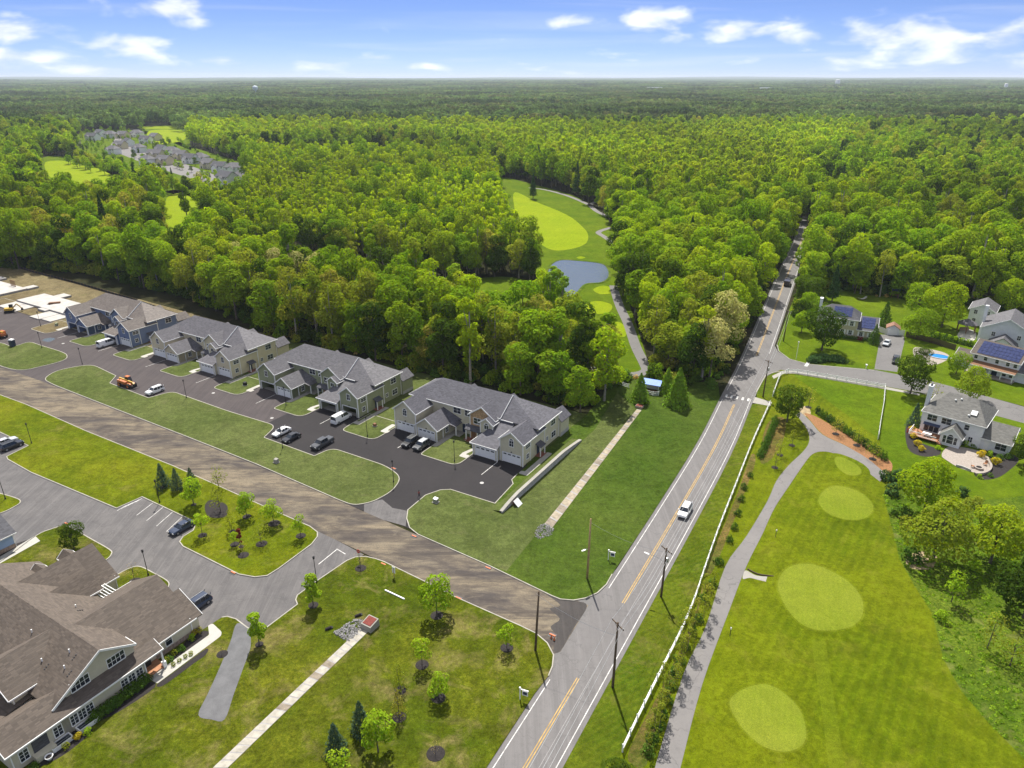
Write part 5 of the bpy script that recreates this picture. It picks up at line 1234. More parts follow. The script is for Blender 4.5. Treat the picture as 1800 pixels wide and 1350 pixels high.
well('white window well farther from the corner of the clubhouse, beside the hedge', 2.0, -17.6); well('white window well nearer the round planter', 2.0, -20.9)
def urn(label, p):
    u = thing('planter', label, 'planter', p); MB().lathe([(.25, 0), (.35, .25), (.5, .55), (.42, .56), (.3, .35)], n=14).build('pot', M['trim_white'], u, True); MB().lathe([(.02, .4), (.33, .45), (.3, .5), (.02, .56)], n=10).build('soil', M['mulch_dark'], u)
urn('white round planter on the mulch at the clubhouse wall', (*g(88, 1336), ZL))

def blue_house():
    t = thing('blue_house', 'pale blue house with dark roof cut by the left edge', 'house', (*g(29, 962), 0), A_EST)
    MB().extrude_y([(-14, 0), (0, 0), (0, 3.2), (-7, 7.0), (-14, 3.2)], -14, 0).build('wall', M['siding_pale_blue'], t)
    TR = MB(); rf = MB(); gable_roof(rf, TR, -14.5, .5, -14.5, .5, 3.05, 7.25); rf.build('roof', M['roof_dark'], t); TR.box(-.08, .08, -.1, .08, 0, 3).build('trim', M['trim_white'], t)
    MB().box(0, .08, -13, .02, 0, .9).build('stone_base', M['stone_base'], t); window(t, .02, -3.2, 1.3, 1.0, 1.5, R(90), 2, 2)
blue_house()

# houses right of the main road
def solar_array(root, name, P0, U, V, nu, nv, gap=.03):
    """panels laid on a slope: P0 corner, U along the eave, V up the slope"""
    P0, U, V = Vector(P0), Vector(U), Vector(V); n = U.cross(V).normalized() * .05
    for i in range(nu):
        for j in range(nv):
            a = P0 + U * ((i + gap) / nu) + V * ((j + gap) / nv); b = P0 + U * ((i + 1 - gap) / nu) + V * ((j + gap) / nv); c = P0 + U * ((i + 1 - gap) / nu) + V * ((j + 1 - gap) / nv); d = P0 + U * ((i + gap) / nu) + V * ((j + 1 - gap) / nv)
            MB().solid([a, b, c, d], [q + n for q in (a, b, c, d)]).build('solar_panel', M['solar_cell'], root)
def house_white():
    A = g(1614.5, 759); ang = R(-42.3)
    t = thing('white_house', 'white two storey house with grey hip roof, deck and sunroom behind the patio', 'house', (*A, 0), ang)
    Wm, Rm = M['siding_white'], M['roof_weathered']; TR = MB()
    MB().box(0, 12.2, 0, 11.4, 0, 5.5).build('wall', Wm, t)
    rf = MB(); hip_roof(rf, TR, -.4, 12.6, -.4, 11.8, 5.5, 9.2, 3.2, 9.0, 5.7); rf.build('roof', Rm, t)
    MB().extrude_x([(.3, 0), (9, 0), (9, 2.8), (4.6, 5.2), (.3, 2.8)], 12.2, 17.6).build('wall', Wm, t)
    rf = MB(); gable_roof(rf, TR, 12.0, 18.0, -.1, 9.4, 2.75, 5.45, 'x'); rf.build('roof', Rm, t)
    MB().extrude_y([(4.9, 0), (8.9, 0), (8.9, 2.6), (6.9, 4.4), (4.9, 2.6)], -3.2, 0).build('sunroom', Wm, t)
    rf = MB(); gable_roof(rf, TR, 4.5, 9.3, -3.6, .3, 2.4, 4.65); rf.build('roof', Rm, t)
    TR.build('trim', M['trim_white'], t)
    for x in (2.0, 4.9): window(t, x, -.01, 3.6, 1.9, 1.4)
    window(t, 9.0, -.01, 3.6, .9, 1.2, 0, 1, 2); window(t, 2.3, -.01, .9, 3.0, 1.6, 0, 3, 1)
    for x, w in ((5.8, .6), (6.9, 1.2), (8.0, .6)): window(t, x, -3.22, .7, w, 1.7, 0, 1, 2, arch=w > 1)
    window(t, 16.0, .29, .9, 2.0, 1.5); window(t, 10.2, -.01, 1.0, .8, 1.2); MB().box(12.9, 13.8, .22, .3, .1, 2.1).build('door', M['trim_white'], t)
    MB().slab([(.6, -.9, 2.75), (4.0, -.9, 2.75), (4.0, 0, 3.0), (.6, 0, 3.0)], .1).build('awning', M['awning_blue'], t)
    c = MB(); c.box(-.75, 0, 3.2, 4.8, 0, 10.2).box(-.83, .08, 3.12, 4.88, 10.2, 10.45); c.build('chimney', M['siding_white'], t); MB().box(-.55, -.2, 3.5, 4.5, 10.46, 10.75).build('flue', M['metal_black'], t)
    for x, y, z in ((5, 4, 8.2), (6.0, 4.6, 8.5), (8.6, 1.2, 6.5)): MB().lathe([(.2, 0), (.22, .25), (.05, .4)], (x, y, z), 10).build('vent_pipe', M['trim_white'], t)
    MB().solid([(8.8, 1.5, 6.75), (10.0, 1.5, 6.75), (10.0, 2.6, 7.42), (8.8, 2.6, 7.42)], [(8.8, 1.4, 6.9), (10.0, 1.4, 6.9), (10.0, 2.5, 7.57), (8.8, 2.5, 7.57)]).build('skylight', M['lamp_glass'], t)
    # deck with rails
    MB().box(-1.2, 4.7, -4.2, -.02, .55, .7).build('deck', M['deck_wood'], t)
    for p, q in (((-1.2, -4.2), (4.4, -4.2)), ((-1.2, -4.2), (-1.2, -.1))):
        for z in (.85, 1.6): MB().bar((*p, z), (*q, z), .09, .09).build('rail', M['vinyl_white'], t)
        n = int(math.dist(p, q) / .3)
        for k in range(n + 1):
            x, y = p[0] + (q[0] - p[0]) * k / n, p[1] + (q[1] - p[1]) * k / n; MB().box(x - .03, x + .03, y - .03, y + .03, .7, 1.6).build('baluster', M['vinyl_white'], t)
    for k in range(3): MB().box(4.7 + k * .3, 5.0 + k * .3, -3.9, -3.3, 0, .55 - k * .18).build('deck_step', M['deck_wood'], t)
    # furniture on the deck and patio
    F0 = lambda x, y: (A[0] + math.cos(ang) * x - math.sin(ang) * y, A[1] + math.sin(ang) * x + math.cos(ang) * y)
    tb = thing('patio_table', 'pale dining table on the wooden deck of the white house', 'table', (*F0(2.2, -2.6), .7), ang)
    MB().box(-.9, .9, -.5, .5, .68, .74).build('tabletop', M['trim_white'], tb)
    for x in (-.8, .8):
        for y in (-.4, .4): MB().box(x - .04, x + .04, y - .04, y + .04, 0, .68).build('leg', M['metal_grey'], tb)
    def chair(label, p, rz, z, mat='timber_brown'):
        c = thing('patio_chair', label, 'chair', (*p, z), rz, 'chairs of the white house')
        MB().box(-.28, .28, -.28, .28, .38, .46).build('seat', M[mat], c); MB().slab([(-.28, .26, .45), (.28, .26, .45), (.28, .42, 1.05), (-.28, .42, 1.05)], .06).build('backrest', M[mat], c)
        for x in (-.25, .25):
            for y in (-.25, .25): MB().box(x - .03, x + .03, y - .03, y + .03, 0, .38).build('leg', M[mat], c)
    chair('brown deck chair left of the pale table', F0(.6, -2.6), ang + R(90), .7); chair('brown deck chair right of the pale table', F0(3.7, -2.4), ang - R(90), .7)
    chair('orange wooden chair left of the stone fire pit', g(1709, 822), R(60), .05, 'deck_wood'); chair('orange wooden chair right of the stone fire pit', g(1731, 818), R(-60), .05, 'deck_wood')
    fp = thing('fire_pit', 'round pale stone fire pit on the patio', 'fire pit', (*g(1720, 824), .05)); MB().lathe([(.55, 0), (.85, 0), (.85, .4), (.55, .4), (.55, .1)], n=18).build('ring', M['paver'], fp); MB().lathe([(.05, .02), (.54, .03), (.5, .16), (.05, .2)], n=12).build('ashes', M['mulch_dark'], fp)
    wl_ = tag(strip_mb(catmull(G([(1713, 835), (1728, 834), (1739, 828), (1741, 820), (1736, 812)]), 6, False), .45, .02, .55).build('seat_wall', M['paver']), 'curved pale stone seat wall round the fire pit', 'wall')
    tag(strip_mb(catmull(G([(1680, 820), (1692, 823), (1706, 829)]), 5, False), .25, .02, .5).build('patio_wall', M['block_grey']), 'low dark curved wall at the patio edge', 'wall')
house_white()
def house_yellow():
    A = g(1400 + 600 / 8.18, 500 + 740 / 8.18); t = thing('yellow_house', 'pale yellow house with solar panels on both grey roofs beside the driveway', 'house', (*A, 0), R(-26.8))
    Wm, Rm = M['siding_butter'], M['roof_dark']; TR = MB()
    MB().box(-6.4, 5, 0, 9, 0, 5.9).build('wall', Wm, t); rf = MB(); hip_roof(rf, TR, -6.8, 5.4, -.4, 9.4, 5.9, 9.0, -3.6, 2.0, 4.5); rf.build('roof', Rm, t)
    MB().extrude_x([(0, 0), (9, 0), (9, 3.1), (5.5, 5.6), (0, 3.1)], 5, 10.4).build('wall', Wm, t); rf = MB(); gable_roof(rf, TR, 4.9, 10.8, -.4, 9.4, 3.0, 6.0, 'x', xr=5.5); rf.build('roof', Rm, t); TR.build('trim', M['trim_white'], t)
    solar_array(t, 'solar', (-2.6, .5, 6.56), (5.4, 0, 0), (0, 3.2, 3.2 * .633), 6, 3); solar_array(t, 'solar', (5.9, .5, 3.52), (3.9, 0, 0), (0, 4.4, 4.4 * .508), 4, 4)
    for x in (-4.8, -2.2, .9, 3.2):
        for z in (1.0, 3.9):
            window(t, x, -.01, z, .9, 1.4)
            for s in (-1, 1): MB().box(x + s * .78 - .2, x + s * .78 + .2, -.07, -.01, z - .05, z + 1.5).build('shutter', M['trim_white'], t)
    for x in (6.3, 9.0):
        window(t, x, -.01, 1.0, .9, 1.3)
        for s in (-1, 1): MB().box(x + s * .78 - .2, x + s * .78 + .2, -.07, -.01, .95, 2.4).build('shutter', M['trim_white'], t)
    MB().box(-7.2, -6.4, 2.5, 4.0, 0, 10.6).box(-7.28, -6.32, 2.42, 4.08, 10.6, 10.85).build('chimney', M['siding_white'], t)
    MB().box(-1.6, -.6, -.06, .02, .1, 2.2).build('door', M['brick_red'], t)
house_yellow()
def house_porch():
    t = thing('porch_house', 'white house with front porch and a large blue solar array at the right edge', 'house', (128.6, 185.2, 0), R(-50))
    Wm, Rm = M['siding_white'], M['roof_brown']; TR = MB()
    MB().extrude_x([(0, 0), (8.6, 0), (8.6, 5.5), (4.3, 8.2), (0, 5.5)], 0, 11.4).build('wall', Wm, t); rf = MB(); gable_roof(rf, TR, -.5, 11.9, -.5, 9.1, 5.3, 8.45, 'x'); rf.build('roof', Rm, t)
    solar_array(t, 'solar', (.9, -.1, 5.6), (10.2, 0, 0), (0, 3.9, 3.9 * .656), 10, 4)
    MB().slab([(-.5, -2.4, 2.75), (11.6, -2.4, 2.75), (11.6, .1, 3.5), (-.5, .1, 3.5)], .14).build('porch_roof', M['timber_brown'], t); TR.bar((-.5, -2.44, 2.65), (11.6, -2.44, 2.65), .1, .22)
    MB().box(-.3, 11.4, -2.3, 0, 0, .45).build('porch', M['paver'], t)
    for x in (-.1, 2.8, 5.6, 8.4, 11.2): MB().box(x - .1, x + .1, -2.2, -2.0, .45, 2.65).build('column', M['trim_white'], t)
    MB().extrude_x([(.5, 0), (7.5, 0), (7.5, 2.9), (4, 5.0), (.5, 2.9)], 11.4, 18).build('wall', Wm, t); rf = MB(); gable_roof(rf, TR, 11.2, 18.4, .1, 7.9, 2.8, 5.2, 'x'); rf.build('roof', M['roof_grey'], t)
    MB().extrude_x([(1.5, 0), (7, 0), (7, 2.7), (4.2, 4.4), (1.5, 2.7)], -4.4, 0).build('wall', Wm, t); rf = MB(); gable_roof(rf, TR, -4.8, .1, 1.1, 7.4, 2.6, 4.6, 'x'); rf.build('roof', Rm, t); TR.build('trim', M['trim_white'], t)
    solar_array(t, 'solar', (13, .6, 3.2), (4.2, 0, 0), (0, 2.6, 2.6 * .615), 4, 2)
    for x in (1.0, 3.4, 6.2, 8.8, 10.6): window(t, x, -.01, 3.9, .8, 1.2, 0, 1, 2)
    for x in (1.4, 3.8, 8.6, 10.3): window(t, x, -.01, .9, .9, 1.4, 0, 1, 2)
    MB().box(5.6, 6.9, -.06, .02, .46, 2.6).build('door', M['navy_plastic'], t)
house_porch()
def house_grey(label, p, rz, w, d, e, r, wall, roof, chim=False):
    t = thing('grey_house', label, 'house', (*p, 0), rz); TR = MB()
    MB().extrude_y([(0, 0), (w, 0), (w, e), (w / 2, r), (0, e)], 0, d).build('wall', M[wall], t); rf = MB(); gable_roof(rf, TR, -.5, w + .5, -.5, d + .5, e - .2, r + .22); rf.build('roof', M[roof], t)
    TR.build('trim', M['trim_white'], t)
    for x in (.25, .75):
        for z in (1.0, 3.9):
            if z + 1.5 < e + .4: window(t, w * x, -.01, z, .9, 1.3)
    if chim: MB().box(-.9, 0, d * .45, d * .45 + 1.3, 0, r + 1.6).build('chimney', M['siding_white'], t)
    return t
hg = house_grey('light grey gabled house behind the porch house at the right edge', (143, 205), R(-38), 13, 13, 6.2, 9.6, 'siding_grey', 'roof_grey', True)
MB().extrude_y([(3, 0), (9.5, 0), (9.5, 3.0), (6.2, 5.0), (3, 3.0)], -5, 0).build('wall', M['siding_grey'], hg); q_ = MB(); gable_roof(q_, None, 2.5, 10, -5.4, .1, 2.8, 5.25); q_.build('roof', M['roof_grey'], hg)
house_grey('narrow white house end beyond the gazebo at the right edge', (152, 226), R(-38), 7, 10, 5.4, 7.2, 'siding_white', 'roof_grey')
def shed():
    A = g(1557, 587); t = thing('garden_shed', 'small white shed with orange brown roof at the end of the driveway', 'shed', (*A, 0), R(-26.8))
    MB().extrude_y([(0, 0), (3.6, 0), (3.6, 2.2), (1.8, 3.2), (0, 2.2)], 0, 3.4).build('wall', M['siding_white'], t); rf = MB(); gable_roof(rf, None, -.3, 3.9, -.3, 3.7, 2.1, 3.4); rf.build('roof', M['roof_red'], t)
    for x in (.9, 1.85): MB().box(x, x + .9, -.06, 0, .05, 1.95).build('door', M['vinyl_white'], t)
shed()
def gazebo():
    t = thing('gazebo', 'small gazebo with grey hexagonal roof on a pale patio', 'gazebo', (*g(1697, 582), 0)); n = 6
    ring = lambda r, z: [(r * math.cos(2 * math.pi * k / n), r * math.sin(2 * math.pi * k / n), z) for k in range(n)]
    m = MB(); a, b = ring(3.2, 2.7), ring(.15, 4.2)
    for k in range(n): m.slab([a[k], a[(k + 1) % n], b[(k + 1) % n], b[k]], .12)
    m.build('roof', M['roof_grey'], t)
    for k in range(n): x, y, _ = ring(2.8, 0)[k]; MB().box(x - .09, x + .09, y - .09, y + .09, 0, 2.7).build('post', M['timber_brown'], t)
    MB().box(-1.4, 1.4, .6, 1.2, 0, .95).build('counter', M['stone_base'], t)
gazebo()
sheet('patio', catmull(G([(1683, 590), (1690, 580), (1708, 580), (1716, 588), (1711, 599), (1690, 598)]), 4), .03, M['concrete_pale'])
sheet('patio', catmull(G([(1606, 612), (1625, 612), (1660, 620), (1668, 630), (1640, 642), (1610, 632)]), 4), .03, M['paver'])
def pool_():
    t = thing('garden_pool', 'small oval blue swimming pool behind the round shrubs', 'pool', (*g(1651, 627), 0), R(-30))
    c = [(3.0 * math.cos(a), 2.0 * math.sin(a)) for a in np.linspace(0, 2 * math.pi, 25)[:-1]]
    strip_mb(c, .4, .0, .22, True).build('rim', M['concrete_pale'], t); put('water', sheet_mesh('water', c, .12, M['pool_water']), t)
pool_()
# far houses of the estate at upper left, each with walls, roof and windows
def far_house(label, p, rz, w, d, wall, roof, hip=False):
    t = thing('estate_house', label, 'house', (*p, 0), rz, 'houses of the far estate'); TR = MB()
    e, r = 5.6, 5.6 + d * .36
    if hip: MB().box(0, w, 0, d, 0, e).build('wall', M[wall], t); rf = MB(); hip_roof(rf, None, -.5, w + .5, -.5, d + .5, e, r, d * .4, w - d * .4, d / 2); rf.build('roof', M[roof], t)
    else: MB().extrude_x([(0, 0), (d, 0), (d, e), (d / 2, r - .2), (0, e)], 0, w).build('wall', M[wall], t); rf = MB(); gable_roof(rf, None, -.5, w + .5, -.5, d + .5, e - .15, r, 'x'); rf.build('roof', M[roof], t)
    gx = w * rnd.uniform(.15, .5); MB().extrude_y([(gx, 0), (gx + 5, 0), (gx + 5, 4.6), (gx + 2.5, 6.6), (gx, 4.6)], -2.2, 1).build('gable_bay', M[wall], t)
    rf = MB(); gable_roof(rf, None, gx - .4, gx + 5.4, -2.5, d * .4, 4.5, 6.8); rf.build('roof', M[roof], t)
    for x in (.14, .38, .62, .86):
        for z in (1.0, 3.7):
            if not gx - .6 < w * x < gx + 5.6: window(t, w * x, -.02, z, 1.0, 1.3)
    window(t, gx + 2.5, -2.22, 1.2, 2.0, 1.4)
FH = [(395, 306, 20), (372, 303, 8), (352, 296, -10), (338, 287, 15), (320, 287, -5), (304, 281, 10), (288, 274, 20), (272, 270, -15), (258, 279, 10), (232, 268, 5), (216, 256, -20), (200, 262, 10), (186, 271, 0), (245, 252, 12), (262, 247, -8), (182, 243, 15), (166, 240, -5), (205, 243, 4), (228, 241, 20), (150, 247, 10), (118, 256, -10), (408, 322, 12), (380, 322, -12), (275, 290, 5), (245, 290, -5)]
wn = ['siding_white', 'siding_white', 'siding_tan', 'siding_grey', 'siding_white', 'siding_cream']; rn = ['roof_weathered', 'roof_grey', 'roof_taupe', 'roof_dark', 'roof_weathered', 'roof_grey']
adj = {'siding_white': 'white', 'siding_tan': 'tan', 'siding_grey': 'light grey', 'siding_cream': 'cream'}; radj = {'roof_weathered': 'pale grey', 'roof_grey': 'grey', 'roof_taupe': 'brown', 'roof_dark': 'dark', 'roof_red': 'red brown'}
order = sorted(range(len(FH)), key=lambda i: FH[i][0]); rank = {i: k for k, i in enumerate(order)}
ORD2 = ORD
for i, (px, py, a) in enumerate(FH):
    wl1, rf1 = wn[i % 6], rn[(i * 2 + 1) % 6]
    far_house(f'{adj[wl1]} house with {radj[rf1]} roof, {ORD2[rank[i]]} from left in the far estate', g(px, py), R(-25 + a), rnd.uniform(12, 16), rnd.uniform(9, 11), wl1, rf1, i % 3 == 0)
print('buildings done', len(bpy.data.objects))
# ------------------------------------------------------------------ vehicles
def wheel(parent, x, y, r, w, side, mat='metal_grey'):
    t = MB(); n = 16
    ring = lambda rr, yy: [(x + rr * math.cos(2 * math.pi * k / n), yy, r + rr * math.sin(2 * math.pi * k / n)) for k in range(n)]
    t.solid(ring(r, y - w / 2), ring(r, y + w / 2)); o = t.build('wheel', M['rubber'], parent)
    yy = y + side * w / 2; t = MB(); t.solid(ring(r * .62, yy - .015), ring(r * .58, yy + .02 * side)); t.build('rim', M[mat], o); return o
CAR_MESH = {}
def loft(secs):
    """closed solid through cross sections, each a list of (y, z) mirrored points at one x"""
    mb = MB(); k = len(secs[0][1])
    for x, pr in secs: mb.v += [(x, y, z) for y, z in pr]
    for i in range(len(secs) - 1):
        for j in range(k): a = i * k + j; b = i * k + (j + 1) % k; mb.f.append((a, b, b + k, a + k))
    mb.f.append(tuple(range(k - 1, -1, -1))); mb.f.append(tuple(range((len(secs) - 1) * k, len(secs) * k))); return mb
CARS = {  # length, half width, belt, roof, hood height, (windscreen base, top, rear top, rear base) from the nose, wheel radius
    'sedan': (4.7, .9, .88, 1.44, .9, (1.35, 2.05, 3.35, 4.15), .33), 'suv': (4.7, .94, 1.02, 1.7, 1.05, (1.25, 1.85, 4.1, 4.6), .37),
    'van': (5.6, 1.0, 1.25, 2.1, 1.15, (.95, 1.55, 5.3, 5.55), .37), 'pickup': (5.8, .98, 1.12, 1.85, 1.15, (1.45, 2.0, 3.7, 4.0), .4), 'truck': (6.2, 1.1, 1.3, 2.4, 1.3, (.5, .9, 2.2, 2.3), .45)}
def car(kind, paint, label, p, rz, cat='car', name='parked_car', roof=None):
    """a car standing at p, nose towards +x turned by rz"""
    l, w, belt, top, hood, (c0, c1, c2, c3), r = CARS[kind]; X = lambda s: l / 2 - s
    t = thing(name, label, cat, (p[0], p[1], p[2] if len(p) > 2 else ZR), rz)
    key = (kind, paint, roof)
    if key not in CAR_MESH:
        zb = .24; sec = lambda s, ww, zt, zl=zb: (X(s), [(-ww * .86, zl), (-ww, zl + .16), (-ww, zt - .22), (-ww * .9, zt), (ww * .9, zt), (ww, zt - .22), (ww, zl + .16), (ww * .86, zl)])
        tail = belt + .02 if kind != 'sedan' else belt + .06
        S = [sec(0, w * .74, hood - .3, zb + .1), sec(.1, w * .9, hood - .12), sec(.5, w * .98, hood - .04), sec(c0, w, belt + .02), sec(l * .5, w, belt), sec(c3 - .1, w, tail), sec(l - .25, w * .98, tail - .03), sec(l - .06, w * .93, tail - .12), sec(l, w * .84, tail - .3, zb + .12)]
        body = loft(S).mesh('body', M[paint], False)
        wi, wt = w * .9, w * .72
        gl = loft([(X(c0 + .03), [(-wi, belt), (-wi, belt + .02), (wi, belt + .02), (wi, belt)]), (X(c1), [(-wi, belt), (-wt, top - .05), (wt, top - .05), (wi, belt)]), (X(c2), [(-wi, belt), (-wt, top - .05), (wt, top - .05), (wi, belt)]), (X(c3 - .03), [(-wi, belt), (-wi * .95, belt + .03), (wi * .95, belt + .03), (wi, belt)])]).mesh('glass', M['window_glass'])
        rf = loft([(X(c1 - .06), [(-wt * .98, top - .07), (-wt * .9, top - .03), (wt * .9, top - .03), (wt * .98, top - .07)]), (X((c1 + c2) / 2), [(-wt * 1.02, top - .07), (-wt * .92, top + .015), (wt * .92, top + .015), (wt * 1.02, top - .07)]), (X(c2 + .06), [(-wt * .98, top - .07), (-wt * .9, top - .02), (wt * .9, top - .02), (wt * .98, top - .07)])]).mesh('roof', M[roof or paint])
        pl = MB()
        for sgn in (-1, 1):
            for (a, b), ww in (((c0, c1), .06), ((c2, c3), .09)): pl.bar((X(a), sgn * (wi + .005), belt), (X(b), sgn * (wt + .01), top - .05), ww, .06)
            xs = [(c1 * .5 + c2 * .5)] if kind in ('sedan', 'pickup') else [c1 + (c2 - c1) * .36, c1 + (c2 - c1) * .72]
            for s in xs: pl.bar((X(s), sgn * (wi + .01), belt), (X(s), sgn * (wt + .015), top - .05), .09, .05)
            if kind == 'van': pl.solid([(X(c1 + 1.9), sgn * (wi + .02), belt), (X(c3 - .1), sgn * (wi + .02), belt), (X(c3 - .1), sgn * wi, belt), (X(c1 + 1.9), sgn * wi, belt)], [(X(c1 + 1.9), sgn * (wt + .02), top - .05), (X(c2), sgn * (wt + .02), top - .05), (X(c2), sgn * wt, top - .05), (X(c1 + 1.9), sgn * wt, top - .05)])
        pil = pl.mesh('pillars', M[paint])
        hl = MB(); hl.box(X(.16), X(.02), -w * .86, -w * .5, hood - .34, hood - .18); hr = MB(); hr.box(X(.16), X(.02), w * .5, w * .86, hood - .34, hood - .18)
        tl = MB(); tl.box(X(l - .02), X(l - .14), -w * .9, -w * .66, tail - .34, tail - .16); t2 = MB(); t2.box(X(l - .02), X(l - .14), w * .66, w * .9, tail - .34, tail - .16)
        CAR_MESH[key] = [('body', body), ('glass', gl), ('roof', rf), ('pillars', pil), ('headlight', hl.mesh('headlight', M['lamp_glass'])), ('headlight', hr.mesh('headlight', M['lamp_glass'])), ('taillight', tl.mesh('taillight', M['rust_red'])), ('taillight', t2.mesh('taillight', M['rust_red'])),
            ('bumper', MB().box(X(.08), X(-.03), -w * .8, w * .8, .3, .5).mesh('bumper', M['rubber']))]
        if kind == 'pickup': CAR_MESH[key].append(('cargo_bed', MB().box(X(l - .12), X(c3 + .15), -w * .84, w * .84, belt - .06, belt + .06).mesh('cargo_bed', M['car_charcoal'])))
        if kind == 'truck': CAR_MESH[key].append(('cargo_bed', MB().box(X(l - .05), X(c3 + .2), -w, w, belt, belt + .9).mesh('cargo_bed', M[paint])))
        if kind == 'suv': CAR_MESH[key].append(('roof_rail', MB().bar((X(c1 + .1), -wt * .85, top + .05), (X(c2), -wt * .85, top + .05), .04, .05).bar((X(c1 + .1), wt * .85, top + .05), (X(c2), wt * .85, top + .05), .04, .05).mesh('roof_rail', M['metal_grey'])))
    for nm, me in CAR_MESH[key]: put(nm, me, t)
    for s in (.88, l - .95):
        for sd in (-1, 1): wheel(t, X(s), sd * (w - .1), r, .22, sd)
    for sd in (-1, 1): MB().box(X(c0 + .35), X(c0 + .15), sd * (w + .12) - .09, sd * (w + .12) + .09, belt + .02, belt + .16).build('mirror', M[paint], t)
    return t
def heading(p, q): a, b = g(*p), g(*q); return math.atan2(b[1] - a[1], b[0] - a[0])
def mid(p, q): a, b = g(*p), g(*q); return ((a[0] + b[0]) / 2, (a[1] + b[1]) / 2)
UP = A_EST + R(90)      # pointing at the townhouses
car('van', 'car_white', 'white passenger van in front of the blue townhouse', mid((170, 614), (206, 601)), UP, 'van')
car('suv', 'car_white', 'white sport utility car parked beside the orange telehandler', mid((256, 697), (290, 684)), UP + R(180), 'car')
car('sedan', 'car_white', 'white hatchback with dark roof glass in the lay-by, left of the black sedan', mid((479, 773), (512, 753)), UP + R(180), 'car')
car('sedan', 'car_black', 'black sedan parked close to the white hatchback', mid((498, 780), (527, 766)), UP + R(180), 'car')
car('pickup', 'car_charcoal', 'dark grey pickup truck in the lay-by of the long lawn', mid((547, 794), (587, 773)), UP + R(180), 'pickup')
car('van', 'car_white', 'white van in front of the olive green townhouse', mid((583, 748), (617, 731)), UP, 'van')
car('suv', 'car_black', 'black car with silver roof rails, left of two at the nearest garage', mid((710, 790), (733, 772)), UP + R(180), 'car', roof='car_charcoal')
car('suv', 'car_charcoal', 'dark car with pale roof, right of two at the nearest garage', mid((729, 796), (754, 777)), UP + R(180), 'car', roof='car_silver')
car('suv', 'car_black', 'black car parked in the bay at the left edge', mid((0, 795), (42, 780)), UP, 'car')
car('sedan', 'car_silver', 'silver car half hidden behind the black one at the left edge', mid((-8, 788), (30, 773)), UP, 'car')
car('sedan', 'car_navy', 'dark blue sedan in the last marked stall of the lot', mid((299, 943), (342, 920)), UP + R(180), 'car')
car('suv', 'car_navy', 'dark blue car parked beside the clubhouse gable', mid((325, 1080), (368, 1056)), UP + R(180), 'car')
car('suv', 'car_white', 'white car driving on the main road', (*mid((1196, 916), (1211, 890)), ZR + .03), heading((1196, 916), (1211, 890)) + R(180), 'car', 'moving_car')
car('truck', 'car_brown', 'dark brown truck far up the main road', (*mid((1381, 509), (1386, 493)), ZR + .03), heading((1350, 570), (1386, 493)), 'truck', 'moving_truck')
car('sedan', 'car_silver', 'silver car upper of two on the driveway of the yellow house', (*g(1558, 606), .05), heading((1557, 616), (1558, 598)) + R(170), 'car')
car('suv', 'car_black', 'black car lower of two on the driveway of the yellow house', (*g(1574, 637), .05), heading((1573, 646), (1577, 624)) + R(180), 'car')
def telehandler(label, p, rz, mat='orange_paint', forks=True):
    t = thing('telehandler', label, 'machine', (*p, ZR), rz, 'orange building machines')
    MB().extrude_y([(-2.6, .75), (2.3, .75), (2.5, 1.2), (2.0, 1.35), (-1.2, 1.35), (-2.7, 1.7), (-2.9, 1.1)], -.75, .75).build('chassis', M[mat], t)
    MB().extrude_y([(-1.6, 1.2), (.9, 1.2), (1.1, 1.75), (-1.5, 1.95)], -1.15, -.45).build('engine_cover', M[mat], t)
    cb = MB(); cb.extrude_y([(-.9, 1.1), (.75, 1.1), (.85, 1.7), (.45, 2.55), (-.8, 2.55)], .3, 1.15); cb.build('cab', M['window_glass'], t); MB().box(-.85, .5, .28, 1.17, 2.55, 2.64).build('cab_roof', M[mat], t)
    bm = MB(); bm.bar((-2.6, 0, 1.95), (2.4, 0, 1.55), .32, .38).bar((2.2, 0, 1.56), (3.2, 0, 1.1), .24, .28); bm.build('boom', M['yellow_paint'], t)
    if forks:
        f = MB(); f.box(3.2, 3.3, -.6, .6, .35, 1.3).box(3.3, 4.4, -.5, -.38, .35, .42).box(3.3, 4.4, .38, .5, .35, .42); f.build('fork', M['metal_black'], t)
    for x in (-1.75, 1.75):
        for s in (-1, 1): wheel(t, x, s * .98, .62, .42, s, mat)
    return t
telehandler('orange telehandler with lowered boom parked beside the white car', g(224, 679), A_EST + R(4))
telehandler('orange machine at the left edge of the estate road', g(2, 592), A_EST + R(175), forks=False)
def excavator():
    t = thing('excavator', 'small yellow excavator beside the concrete slab at the left edge', 'machine', (*g(18, 549), ZL), R(20))
    for s in (-1, 1): MB().extrude_y([(-1.6, .15), (-1.3, 0), (1.3, 0), (1.6, .15), (1.6, .5), (1.3, .65), (-1.3, .65), (-1.6, .5)], s * .9 - .22, s * .9 + .22).build('track', M['rubber'], t)
    MB().box(-1.4, 1.1, -.95, .95, .75, 1.5).build('body', M['yellow_paint'], t); MB().box(0, 1.1, .1, .9, 1.5, 2.5).build('cab', M['window_glass'], t)
    MB().bar((1.0, -.3, 1.2), (2.6, -.3, 2.8), .25, .35).bar((2.6, -.3, 2.8), (3.8, -.3, 1.2), .2, .28).build('arm', M['yellow_paint'], t); MB().extrude_y([(3.5, .4), (4.2, .5), (4.1, 1.2), (3.7, 1.3)], -.65, .05).build('bucket', M['metal_black'], t)
excavator()
print('vehicles done')
